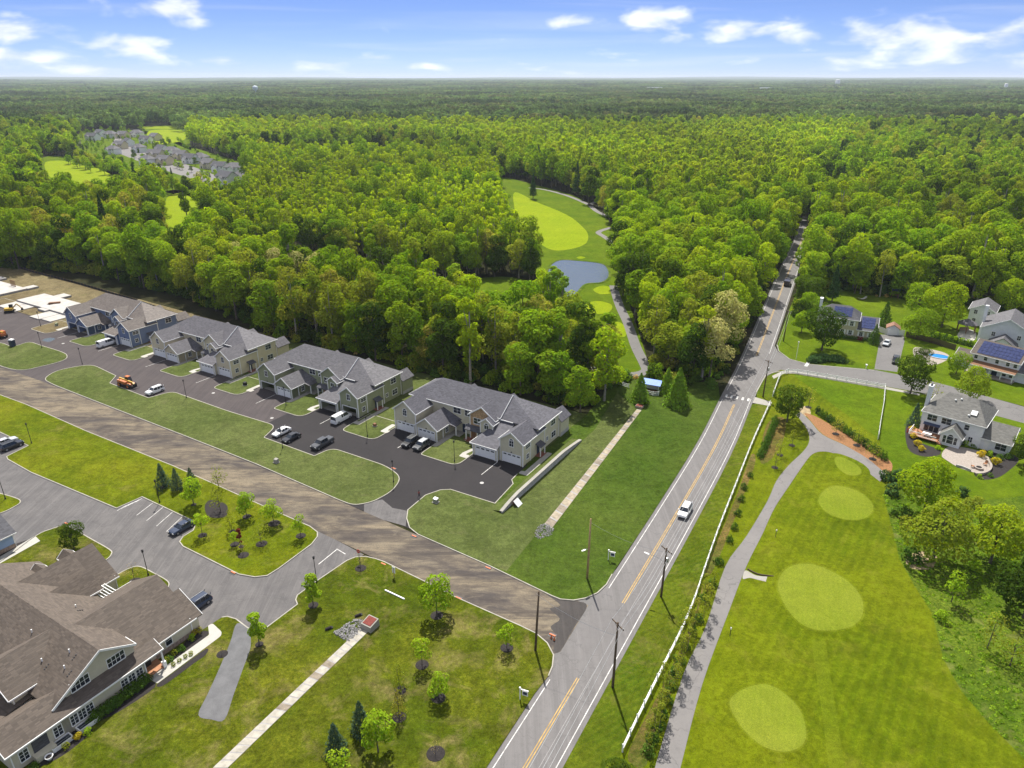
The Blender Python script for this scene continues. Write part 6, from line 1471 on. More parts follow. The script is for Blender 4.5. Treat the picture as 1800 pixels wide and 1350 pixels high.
# ------------------------------------------------------------------ poles, fences, signs and small things
def utility_pole(label, base, h, lean=(0, 0), arm=True, lamp=None, mat='wood_pole', arm_rz=None, trans=False):
    t = thing('utility_pole', label, 'utility pole', (*base, 0), 0, 'wooden utility poles along the main road')
    top = (lean[0], lean[1], h); MB().tube([(0, 0, -.3), (lean[0] * .5, lean[1] * .5, h * .5), top], [.19, .16, .12], 10).build('pole', M[mat], t, True)
    rz = R(-60.7) if arm_rz is None else arm_rz; d = Vector((math.cos(rz), math.sin(rz), 0))
    if arm:
        c = Vector((lean[0] * .95, lean[1] * .95, h - .35)); MB().bar(c - d * 1.25, c + d * 1.25, .11, .12).build('crossarm', M[mat], t)
        for k in (-1.15, -.4, .4, 1.15):
            q = c + d * k; MB().lathe([(.03, .05), (.05, .1), (.03, .22)], tuple(q), 7).build('insulator', M['metal_grey'], t)
        MB().bar(c - d * .6 + Vector((0, 0, 0)), Vector((lean[0] * .85, lean[1] * .85, h - 1.0)), .04, .04).bar(c + d * .6, Vector((lean[0] * .85, lean[1] * .85, h - 1.0)), .04, .04).build('brace', M['metal_black'], t)
    if trans: MB().lathe([(.02, 0), (.22, .03), (.22, .8), (.02, .85)], (lean[0] * .7 + .3, lean[1] * .7, h * .72), 12).build('transformer', M['metal_grey'], t)
    if lamp:
        a, z, ln = lamp; dd = Vector((math.cos(a), math.sin(a), 0)); b = Vector((0, 0, z)); e = b + dd * ln + Vector((0, 0, .55))
        MB().tube([b, b + dd * ln * .5 + Vector((0, 0, .42)), e], .035, 6).build('lamp_arm', M['metal_grey'], t)
        MB().solid([e + Vector((-.12, -.12, -.06)), e + Vector((.12, -.12, -.06)), e + Vector((.12, .12, -.06)), e + Vector((-.12, .12, -.06))], [e + dd * .7 + Vector((-.1, -.1, .03)), e + dd * .7 + Vector((.1, -.1, .03)), e + dd * .7 + Vector((.1, .1, .03)), e + dd * .7 + Vector((-.1, .1, .03))]).build('lamp_head', M['lamp_glass'], t)
    return t
PA, PB, PC, PD, PE_, PF = g(941, 1144), g(1077, 1208), g(1162, 1049), g(1032, 1018), g(1341, 698), g(1377, 600)
utility_pole('weathered pole on the grass corner beside the torn-up road', PA, 10.6, (.35, .1), False)
utility_pole('pole with crossarm right of the road, nearest the camera', PB, 11.2, (.05, 0), True, trans=False)
utility_pole('pole with crossarm and white street lamp right of the road below the white car', PC, 9.4, (.1, 0), True, (R(150), 6.8, 2.6), trans=True)
utility_pole('light brown wooden pole with a white lamp on the dark green lawn corner', PD, 11.8, (.1, 0), False, (R(-140), 5.8, .8), 'wood_new')
utility_pole('dark pole at the corner of the side street', PE_, 10.2, (.1, 0), True, trans=True)
utility_pole('pole on the grass beside the main road past the side street', PF, 10.2, (.1, 0), True)
for i, (px, py) in enumerate(((1399, 505),)):
    utility_pole('farthest pole, among trees right of the main road', g(px, py), 10, (0, 0), True)
def wires(label, p, q, h0, h1, offs):
    t = thing('power_line', label, 'power line', (0, 0, 0), 0, 'wires between the poles'); rz = R(-60.7); d = (math.cos(rz), math.sin(rz))
    for o in offs:
        pts = []
        for k in range(13):
            s = k / 12; pts.append((p[0] + (q[0] - p[0]) * s + d[0] * o, p[1] + (q[1] - p[1]) * s + d[1] * o, h0 + (h1 - h0) * s - 4 * .8 * s * (1 - s)))
        MB().tube(pts, .02, 4).build('wire', M['metal_grey'], t)
wires('wires from the nearest crossarm pole to the pole with the white lamp', PB, PC, 11.0, 9.2, (-1.1, .4, 1.1)); wires('wires from the pole with the white lamp to the side street corner', PC, PE_, 9.2, 10.0, (-1.1, .4, 1.1)); wires('wires from the side street corner up the main road', PE_, PF, 10, 10, (-1.1, .4, 1.1))
wires('wires running out of the picture from the nearest crossarm pole', (PB[0] - 21, PB[1] - 39), PB, 10.5, 11.0, (-1.1, .4, 1.1)); wires('single wire crossing the road from the weathered pole', PA, PB, 10.3, 9.0, (0,)); wires('single wire crossing the road to the light brown pole', PC, PD, 8.6, 11.2, (0,))
def street_lamp(label, p, h=5.2, z=ZL):
    t = thing('street_lamp', label, 'street lamp', (*p, z), 0, 'black post lamps')
    MB().tube([(0, 0, 0), (0, 0, .5), (0, 0, h)], [.1, .07, .05], 8).build('post', M['metal_black'], t); MB().lathe([(.14, 0), (.14, .3), (.1, .34)], n=10).build('base', M['metal_black'], t)
    MB().lathe([(.06, h - .02), (.17, h + .02), (.15, h + .32), (.22, h + .36), (.04, h + .52)], n=10).build('lantern', M['metal_black'], t)
for lb, px, py in (('beside the nearest beige townhouse island', 799, 812), ('at the curve where the estate road meets the apron', 692, 848), ('on the lawn by the white van, beside the olive townhouse', 646, 768), ('on the long lawn edge behind the lay-by cars', 497, 788), ('on the island in front of the olive townhouse', 503, 713), ('on the long lawn near the white sport car', 328, 700), ('on the left end of the long lawn', 145, 641), ('on the small far left lawn', 74, 612), ('on the straw bed at the foundation slab', 72, 574), ('at the parking bay on the left edge of the lot', 56, 780), ('at the yellow lawn beside the marked stalls', 281, 884), ('behind the roof of the clubhouse', 261, 1012), ('on the lawn edge at the lot entry', 557, 1024), ('at the far left island of the lot', 10, 878)):
    street_lamp('black post lamp ' + lb, g(px, py), 4.6)
thing('lamp_pole', 'slim white street lamp at the side street corner', 'street lamp', (*g(1399, 632), 0))
lp = bpy.data.objects['lamp_pole']; MB().tube([(0, 0, 0), (0, 0, 5.2)], .06, 8).build('post', M['vinyl_white'], lp); MB().lathe([(.05, 5.2), (.2, 5.3), (.16, 5.6), (.03, 5.7)], n=10).build('lantern', M['vinyl_white'], lp)
# white vinyl fence: posts and three rails
RAIL = MB().box(-.5, .5, -.03, .03, -.075, .075).mesh('rail', M['vinyl_white']); POST = MB().box(-.075, .075, -.075, .075, 0, 1.35).solid([(-.1, -.1, 1.35), (.1, -.1, 1.35), (.1, .1, 1.35), (-.1, .1, 1.35)], [(-.02, -.02, 1.45), (.02, -.02, 1.45), (.02, .02, 1.45), (-.02, .02, 1.45)]).mesh('post', M['vinyl_white'])
def fence(label, line, step=2.45, rails=(.35, .75, 1.15)):
    t = thing('rail_fence', label, 'fence', (*line[0], 0)); o = Vector(line[0]); d = dense(line, .2); pts = [d[0]]; acc = 0
    for a, b in zip(d, d[1:]):
        acc += math.dist(a, b)
        if acc >= step: pts.append(b); acc = 0
    if acc > .6: pts.append(d[-1])
    for i, p in enumerate(pts):
        q = put('post', POST, t, (p[0] - o.x, p[1] - o.y, 0), math.atan2(pts[min(i + 1, len(pts) - 1)][1] - pts[i - 1][1], pts[min(i + 1, len(pts) - 1)][0] - pts[i - 1][0]) if i else 0)
        if i:
            a = pts[i - 1]; l = math.dist(a, p)
            for z in rails:
                r = put('rail', RAIL, t, ((a[0] + p[0]) / 2 - o.x, (a[1] + p[1]) / 2 - o.y, z), math.atan2(p[1] - a[1], p[0] - a[0])); r.scale = (l, 1, 1)
    return t
fence('long white three rail fence along the grass right of the main road', catmull(G(FENCE_A[:-3]), 6, False))
fence('white rail fence rising from the crossing to the side street corner', G([(1358, 697), (1366, 675), (1371, 661), (1385, 656)]))
fence('white rail fence along the side street', catmull(G([(1385, 656), (1400, 656.5), (1470, 668), (1555, 683)]), 4, False))
fence('white rail fence dividing the golf ground from the white house lawn', G([(1555, 683), (1553, 710), (1547, 745), (1543, 772)]))
fence('white rail fence seen through the trunks behind the nearest townhouse', G([(960, 632), (1020, 650), (1060, 668), (1105, 683)]), 3.0)
fence('white rail fence round the blue roofed shelter', G([(1133, 692), (1156, 699), (1172, 668)]), 2.4)
# shelter with the blue roof
def shelter():
    t = thing('shelter', 'small shelter with bright blue tarp roof beside the tall cypress', 'shelter', (*g(1146, 687), 0), R(-25))
    for x in (-2, 2):
        for y in (-1.5, 1.5): MB().box(x - .1, x + .1, y - .1, y + .1, 0, 2.6).build('post', M['trim_white'], t)
    MB().slab([(-2.5, -2.0, 2.5), (2.5, -2.0, 2.5), (2.5, 0, 3.3), (-2.5, 0, 3.3)], .12).slab([(-2.5, 0, 3.3), (2.5, 0, 3.3), (2.5, 2.0, 2.5), (-2.5, 2.0, 2.5)], .12).build('roof', M['blue_tarp'], t)
    MB().box(-1.9, 1.9, .9, 1.4, .02, 2.4).build('rear_wall', M['siding_white'], t); MB().box(-1.6, 1.6, -1.0, -.4, .02, .5).build('bench', M['timber_brown'], t)
shelter()
def bench(label, p, rz):
    t = thing('inlet_box', label, 'drain inlet', (*p, ZL), rz); MB().box(-.9, .9, -.7, .7, -.1, .55).build('box', M['stone_base'], t); MB().box(-.75, .75, -.55, .55, .55, .62).build('grate', M['rust_red'], t)
bench('rusty drain inlet at the top end of the concrete channel', g(1124, 717), R(-31))
def outlet():
    t = thing('outlet_box', 'concrete outlet box with rusty red grate beside the rip rap', 'drain outlet', (*g(651, 1103), ZL), R(-31))
    MB().solid([(-1.0, -1.0, -.1), (1.0, -1.0, -.1), (1.0, 1.0, -.1), (-1.0, 1.0, -.1)], [(-.95, -.95, .95), (.95, -.95, .95), (.95, .95, 1.25), (-.95, .95, 1.25)]).build('box', M['concrete'], t); MB().solid([(-.75, -.75, .99), (.75, -.75, .99), (.75, .75, 1.23), (-.75, .75, 1.23)], [(-.75, -.75, 1.05), (.75, -.75, 1.05), (.75, .75, 1.29), (-.75, .75, 1.29)]).build('grate', M['rust_red'], t)
outlet()
def rocks(name, label, poly, n, s, z):
    m = MB(); rr2 = random.Random(len(label)); xs = [p[0] for p in poly]; ys = [p[1] for p in poly]; k = 0
    while k < n:
        p = (rr2.uniform(min(xs), max(xs)), rr2.uniform(min(ys), max(ys)))
        if not inside(p, poly): continue
        k += 1; r = s * rr2.uniform(.6, 1.3); b = []
        a0 = rr2.uniform(0, 6)
        ring = lambda q, zz, o: [(p[0] + r * q * math.cos(a0 + o + a * 1.257) * rr2.uniform(.75, 1.2), p[1] + r * q * math.sin(a0 + o + a * 1.257) * rr2.uniform(.75, 1.2), z + zz * rr2.uniform(.8, 1.2)) for a in range(5)]
        m.solid(ring(1.0, -.03, 0), ring(.62, r * .8, .3))
    stuff(m.build(name, M['riprap']), label, 'stones')
rocks('riprap', 'grey rip rap stones beside the outlet box', G([(586, 1113), (598, 1106), (622, 1090), (641, 1092), (646, 1102), (630, 1115), (612, 1130), (596, 1120)]), 420, .16, ZL)
rocks('riprap', 'small fan of pale stones at the foot of the concrete channel', G([(938, 938), (948, 924), (962, 922), (974, 930), (970, 941), (950, 950), (940, 946)]), 260, .14, ZL)
def bolt(label, p): t = thing('pipe_end', label, 'pipe', (*p, ZL), R(30)); MB().tube([(-.5, 0, .15), (.4, 0, .2)], .22, 10).build('pipe', M['mulch_dark'], t); MB().lathe([(.22, 0), (.28, 0), (.28, .06), (.22, .06)], (.4, 0, .1), 10).build('collar', M['rubber'], t)
bolt('black pipe end above the rip rap', g(630, 1084)); bolt('black pipe end left of the rip rap', g(578, 1107))
# signs
def sale_sign(label, p, rz, z=ZL):
    t = thing('yard_sign', label, 'sign', (*p, z), rz, 'white real estate yard signs')
    MB().box(-.06, .06, -.06, .06, 0, 2.0).box(-.1, .1, -.1, .1, 2.0, 2.08).build('post', M['vinyl_white'], t); MB().box(.06, 1.2, -.05, .05, 1.72, 1.84).build('arm', M['vinyl_white'], t)
    MB().box(.3, 1.1, -.02, .02, .85, 1.62).build('panel', M['trim_white'], t); MB().box(.42, .98, -.03, .03, 1.0, 1.5).build('emblem', M['navy_plastic'], t)
sale_sign('white yard sign with dark emblem on the grass left of the road', g(914, 1230), R(-20)); sale_sign('white yard sign with dark emblem on the dark green lawn', g(1069, 985), R(-20))
def stop_sign():
    t = thing('stop_sign', 'red octagonal stop sign at the exit of the parking lot', 'sign', (*g(632, 990), ZL), R(-20)); MB().box(-.03, .03, .0, .05, 0, 2.6).build('post', M['metal_grey'], t)
    oc = [(.38 * math.cos(R(22.5 + 45 * k)), 2.35 + .38 * math.sin(R(22.5 + 45 * k))) for k in range(8)]; MB().extrude_y(oc, -.03, -.005).build('panel', plain('sign_red', (.5, .02, .02), .5), t)
    cu = bpy.data.curves.new('lettering', 'FONT'); cu.body = 'STOP'; cu.size = .26; cu.align_x = 'CENTER'; cu.align_y = 'CENTER'; cu.extrude = .004
    tmp = bpy.data.objects.new('lettering', cu); COL.objects.link(tmp); bpy.context.view_layer.update(); me = bpy.data.meshes.new_from_object(tmp.evaluated_get(bpy.context.evaluated_depsgraph_get())); bpy.data.objects.remove(tmp); me.materials.clear(); me.materials.append(M['trim_white'])
    o = put('lettering', me, t, (0, -.04, 2.35)); o.rotation_euler = (R(90), 0, 0)
stop_sign()
def white_flag(label, p): t = thing('marker_sign', label, 'sign', (*p, ZL), R(-30)); MB().box(-.05, .05, -.05, .05, 0, 1.9).build('post', M['wood_new'], t); MB().box(-.3, .3, -.03, .03, .9, 2.1).build('panel', M['trim_white'], t)
white_flag('narrow white sign on the lawn corner by the torn-up road', g(693, 1016))
def beam(label, p, q, w=.18, h=.18, mat='vinyl_white', z=ZL): t = tag(MB().bar((*g(*p), z + h / 2), (*g(*q), z + h / 2), w, h).build('white_beam', M[mat]), label, 'beam')
beam('long white beam lying on the grass', (677, 1039), (711, 1055))
# utility boxes on the lawns
def box_unit(label, p, mat='metal_grey', s=1.0, z=ZL, rz=A_EST, cat='utility box'):
    t = thing('utility_box', label, cat, (*p, z), rz, 'small utility boxes on the lawns'); MB().box(-.6 * s, .6 * s, -.5 * s, .5 * s, 0, .12).build('pad', M['concrete'], t)
    MB().solid([(-.45 * s, -.38 * s, .12), (.45 * s, -.38 * s, .12), (.45 * s, .38 * s, .12), (-.45 * s, .38 * s, .12)], [(-.42 * s, -.3 * s, .85 * s), (.42 * s, -.3 * s, .85 * s), (.42 * s, .36 * s, .95 * s), (-.42 * s, .36 * s, .95 * s)]).build('cabinet', M[mat], t)
box_unit('grey box on the corner lawn beside the walking person', g(766, 884)); box_unit('pale box on the long lawn near the torn-up road', g(486, 814), 'concrete'); box_unit('green grey box on the side lawn left of the olive townhouse', g(431, 678), 'silt_fence'); box_unit('two-tone box on the side lawn by the white van', g(659, 750), 'timber_brown', .8); box_unit('pale box on the straw bed beside the blue townhouse', g(100, 573), 'siding_olive')
t_ = thing('portable_toilet', 'dark blue portable toilet with white roof at the edge of the small lawn', 'toilet', (*g(23, 609), ZR), A_EST + R(20)); MB().box(-.6, .6, -.6, .6, .05, 2.1).build('cabin', M['navy_plastic'], t_); MB().solid([(-.65, -.65, 2.1), (.65, -.65, 2.1), (.65, .65, 2.1), (-.65, .65, 2.1)], [(-.5, -.5, 2.35), (.5, -.5, 2.35), (.5, .5, 2.35), (-.5, .5, 2.35)]).build('roof', M['trim_white'], t_); MB().box(-.4, .4, -.64, -.6, .15, 1.95).build('door', M['car_navy'], t_)
def panel_(): t = thing('white_board', 'white board leaning against the lower end of the retaining wall', 'board', (*l4(40.9, -13.2), ZL), A_EST); MB().slab([(-.2, -.8, 1.1), (.9, -.8, .1), (.9, .8, .1), (-.2, .8, 1.1)], .06).build('sheet', M['trim_white'], t); MB().box(-.3, -.2, -.7, .7, .0, 1.0).build('prop', M['timber_brown'], t)
panel_()
# drain grates with orange guards, manholes
def guard(label, p, rz): t = thing('inlet_guard', label, 'drain guard', (*p, ZR), rz, 'orange guards over kerb drains'); MB().box(-.5, .5, -.12, .12, .02, .14).build('guard', M['orange_plastic'], t); MB().box(-.6, .6, -.45, .45, .012, .03).build('grate', M['metal_black'], t)
for lb, px, py in (('at the curve of the yellow tree lawn', 410, 1007), ('at the lot entry lawn corner', 674, 992), ('on the torn-up road below the dark green lawn, left one', 728, 943), ('on the torn-up road below the dark green lawn, right one', 858, 999), ('at the curve beside the post lamp on the estate road', 692, 824), ('where the main road meets the torn-up road', 971, 1117), ('in the lot near the round lawn tree', 117, 921), ('on the lawn corner of the young trees row', 806, 1052)): guard('orange drain guard ' + lb, g(px, py), A_EST)
MH = MB().lathe([(.02, 0), (.42, 0), (.42, .015), (.02, .02)], n=16).mesh('manhole_cover', M['block_grey'])
for lb, px, py in (('in front of the right garage of the nearest townhouse', 847, 849), ('on the estate road in front of the cream townhouse', 375, 691), ('on the estate road before the blue townhouse', 111, 604), ('on the estate road in front of the olive townhouse', 478, 735)): tag(put('manhole_cover', MH, None, (*g(px, py), ZR + .01)), 'round manhole cover ' + lb, 'manhole', 'manhole covers')
# cones and cover at the junction
def cone_(label, p): t = thing('traffic_cone', label, 'cone', (*p, ZR + .012), 0, 'orange cones at the junction'); MB().box(-.2, .2, -.2, .2, 0, .04).build('base', M['rubber'], t); MB().lathe([(.15, .04), (.03, .7)], n=12).build('cone', M['orange_plastic'], t)
for lb, px, py in (('left of the pair at the junction', 969, 1122), ('right of the pair at the junction', 974, 1126)): cone_('orange traffic cone ' + lb, g(px, py))
# mailbox, post, bin, playset, swing frame
def golf_post(label, p): t = thing('tee_marker', label, 'tee marker', (*p, 0), 0, 'black tee marker posts'); MB().tube([(0, 0, 0), (0, 0, 1.3)], .05, 8).build('post', M['metal_black'], t); MB().lathe([(.05, 1.3), (.11, 1.34), (.1, 1.6), (.03, 1.66)], n=10).build('cap', M['vinyl_white'], t)
golf_post('black and white post on the turf beside the lower cart path', g(1283, 1118)); golf_post('black post on the turf beside the upper cart path', g(1363, 944))
t_ = thing('mailbox', 'small white mailbox beside the driveway of the yellow house', 'mailbox', (*g(1522, 648), 0)); MB().box(-.06, .06, -.06, .06, 0, 1.0).build('post', M['vinyl_white'], t_); MB().box(-.2, .2, -.3, .3, 1.0, 1.3).build('box', M['trim_white'], t_)
t_ = thing('playset', 'small dark playset at the wood edge behind the yellow house', 'playset', (*g(1572, 523), 0), R(-20)); MB().box(-1.2, 1.2, -1, 1, 1.2, 1.35).build('platform', M['timber_brown'], t_); MB().slab([(-1.4, -1.2, 2.9), (1.4, -1.2, 2.9), (1.4, 0, 3.7), (-1.4, 0, 3.7)], .1).slab([(-1.4, 0, 3.7), (1.4, 0, 3.7), (1.4, 1.2, 2.9), (-1.4, 1.2, 2.9)], .1).build('roof', M['navy_plastic'], t_); MB().slab([(1.2, -.4, 1.3), (3.4, -.4, .2), (3.4, .4, .2), (1.2, .4, 1.3)], .08).build('slide', M['slab_white'], t_)
for x in (-1.1, 1.1):
    for y in (-.9, .9): MB().box(x - .07, x + .07, y - .07, y + .07, 0, 2.9).build('post', M['timber_brown'], t_)
t_ = thing('hammock', 'cream hammock on a stand on the back lawn of the yellow house', 'hammock', (*g(1515, 527), 0), R(10)); MB().slab([(-1.6, -.5, .9), (-.5, -.5, .45), (-.5, .5, .45), (-1.6, .5, .9)], .05).slab([(-.5, -.5, .45), (.6, -.5, .45), (.6, .5, .45), (-.5, .5, .45)], .05).slab([(.6, -.5, .45), (1.7, -.5, 1.2), (1.7, .5, 1.2), (.6, .5, .45)], .05).build('sling', M['slab_white'], t_); MB().bar((-1.7, 0, .05), (1.8, 0, .05), .1).bar((-1.7, 0, .05), (-1.9, 0, 1.0), .08).bar((1.8, 0, .05), (1.9, 0, 1.3), .08).build('stand', M['timber_brown'], t_)
def board_fence(label, line, h, mat, w=.16):
    t = thing('board_fence', label, 'fence', (*line[0], 0)); d = dense(line, w * 1.12); o = d[0]
    me = MB().box(-w / 2, w / 2, -.02, .02, .03, h).mesh('board', M[mat]); me2 = MB().box(-.06, .06, .02, .14, 0, h + .05).mesh('post', M[mat])
    for i, (a, b) in enumerate(zip(d, d[1:])):
        rz = math.atan2(b[1] - a[1], b[0] - a[0]); put('board', me, t, (a[0] - o[0], a[1] - o[1], 0), rz)
        if i % 14 == 0: put('post', me2, t, (a[0] - o[0], a[1] - o[1], 0), rz)
board_fence('white board fence joining the shed to the yellow house', G([(1543, 583), (1560, 589), (1590, 590)]), 1.8, 'vinyl_white', .25)
board_fence('dark brown board fence behind the pool', G([(1592, 592), (1640, 604), (1680, 616)]), 1.8, 'fence_brown', .25)
# silt fence along the wood edge
sf = thing('silt_fence', 'black silt fence along the wood edge behind the bare ground', 'fence', (0, 0, 0)); sl = dense([l4(-260, 35), l4(-225, 33), l4(-190, 32.5), l4(-150, 30.5), l4(-120, 27.5), l4(-95, 25.5)], 2.5)
strip_mb(sl, .04, .05, .95).build('fabric', M['silt_fence'], sf)
for p in sl: MB().box(p[0] - .04, p[0] + .04, p[1] - .1, p[1] - .02, 0, 1.15).build('stake', M['timber_brown'], sf)
# water towers on the horizon
def water_tower(label, p, h, r, kind):
    t = thing('water_tower', label, 'water tower', (*p, ground_z(*p)), 0, 'water towers on the horizon')
    if kind == 0: MB().lathe([(2.6, 0), (1.6, h * .3), (1.6, h - r * 1.2), (r * .9, h - r * .6), (r, h), (r * .75, h + r * .5), (.3, h + r * .7)], n=20).build('tank', plain('tower_paint', (.6, .68, .72), .5), t, True)
    else:
        MB().lathe([(r, 0), (r, h), (r * .7, h + 3), (.3, h + 4)], n=20).build('tank', M['siding_white'], t, True)
    MB().lathe([(r * 1.02, h - .3), (r * 1.06, h - .3), (r * 1.06, h + .2), (r * 1.02, h + .2)], n=20).build('walkway', M['metal_grey'], t)
water_tower('pale blue water tower on one stem above the far woods, left', g(451, 173), 37, 10, 0); water_tower('stout white water tank on the horizon, right of centre', g(1471, 153.5), 46, 17, 1); water_tower('small white tank at the right end of the horizon', g(1766, 161), 36, 9, 1)
for lb, px, py, w in (('left one', 1150, 163, 70), ('right one', 1345, 164, 50)): tag(MB().box(-w / 2, w / 2, -20, 20, 0, 26).build('far_block', M['siding_grey']), 'pale flat building far off in the woods, ' + lb, 'building').location = (*g(px, py), 0)
# the walking person on the estate road
def person(label, p, rz):
    t = thing('person', label, 'person', (*p, ZR + .003), rz)
    V = [(0, 0, .95), (0, 0, 1.2), (0, 0, 1.42), (0, 0, 1.52), (0, .02, 1.64), (0, 0, 1.74), (.1, 0, .88), (.12, .16, .5), (.12, .1, .1), (.12, .22, .05), (-.1, 0, .88), (-.12, -.1, .5), (-.12, -.28, .12), (-.12, -.18, .05), (.2, 0, 1.4), (.27, -.1, 1.12), (.26, .04, .9), (-.2, 0, 1.4), (-.27, .08, 1.12), (-.26, .24, .95)]
    E_ = [(0, 1), (1, 2), (2, 3), (3, 4), (4, 5), (0, 6), (6, 7), (7, 8), (8, 9), (0, 10), (10, 11), (11, 12), (12, 13), (2, 14), (14, 15), (15, 16), (2, 17), (17, 18), (18, 19)]
    rad = [.15, .14, .16, .06, .1, .07, .1, .07, .05, .045, .1, .07, .05, .045, .07, .05, .04, .07, .05, .04]
    me = bpy.data.meshes.new('body'); me.from_pydata(V, E_, []); o = put('body', me, t); me.materials.append(M['cloth_dark'])
    m = o.modifiers.new('skin', 'SKIN'); sv = me.skin_vertices[0].data
    for i, r in enumerate(rad): sv[i].radius = (r, r)
    sv[0].use_root = True; s = o.modifiers.new('sub', 'SUBSURF'); s.levels = 1; s.render_levels = 1
    MB().lathe([(.03, 1.60), (.115, 1.64), (.12, 1.72), (.09, 1.8), (.02, 1.83)], n=12).build('hair', M['mulch_dark'], t, True); MB().lathe([(.17, 1.0), (.18, 1.2), (.2, 1.4), (.12, 1.47)], n=12).build('jacket', M['cloth_red'], t, True)
person('person in dark clothes and red jacket walking on the fresh asphalt', g(737, 876), R(-60))
print('small things done', len(bpy.data.objects))
# ------------------------------------------------------------------ single trees and shrubs in the gardens and lawns
YT = [make_tree('young', 400 + i, 'round', 'leaf_young', 6.2, 2.3, 1.4, 1500, .3, r=.09, limbs=6, lobes=11) for i in range(3)]
YS = [make_tree('sapling', 410 + i, 'round', 'leaf_young', 4.0, 1.35, 1.1, 520, .24, r=.05, lobes=8) for i in range(2)]
YO = [make_tree('thin', 415 + i, 'round', 'leaf_olive', 4.6, 1.7, .9, 360, .2, r=.06, lobes=9, limbs=10) for i in range(2)]
SPR = [make_tree('spruce', 420 + i, 'cone', 'leaf_spruce', 5.6, 1.6, .25, 1700, .24, r=.1) for i in range(2)]
THINSPR = make_tree('thinspruce', 425, 'cone', 'leaf_olive', 5.0, 1.1, .4, 420, .2, r=.07)
OVAL = [make_tree('oval', 430 + i, 'tall', 'leaf_young', 6.4, 1.75, 1.0, 1500, .3, r=.09, lobes=12) for i in range(2)]
REDT = make_tree('redleaf', 440, 'poplar', 'leaf_red', 3.6, .7, .6, 420, .2, r=.05, lobes=8)
YARD = [make_tree('yard', 450 + i, 'round', ['leaf_mid', 'leaf_lime', 'leaf_deep'][i], 11, 5.2, 1.5, 4600, .42, r=.22, lobes=18, limbs=9) for i in range(3)]
CYP = [make_tree('cypress', 460 + i, 'cone', 'leaf_cypress', 10, 3.4, .1, 3200, .42, r=.2, stretch=1.3) for i in range(2)]
CON = make_tree('yewcone', 465, 'cone', 'leaf_hedge', 6.5, 2.2, .1, 1600, .3, r=.15)
BARE = make_tree('bare', 470, 'round', 'leaf_dry', 4.5, 1.5, 1.2, 60, .18, r=.06, limbs=12, lobes=12)
def mulch(label, p, r, z=ZL):
    n = 18; v = MB(); v.lathe([(r, .0), (r * .96, .04), (r * .55, .09), (.05, .12)], n=n); struct(v.build('mulch_ring', M['mulch_dark'])).location = (*p, z)
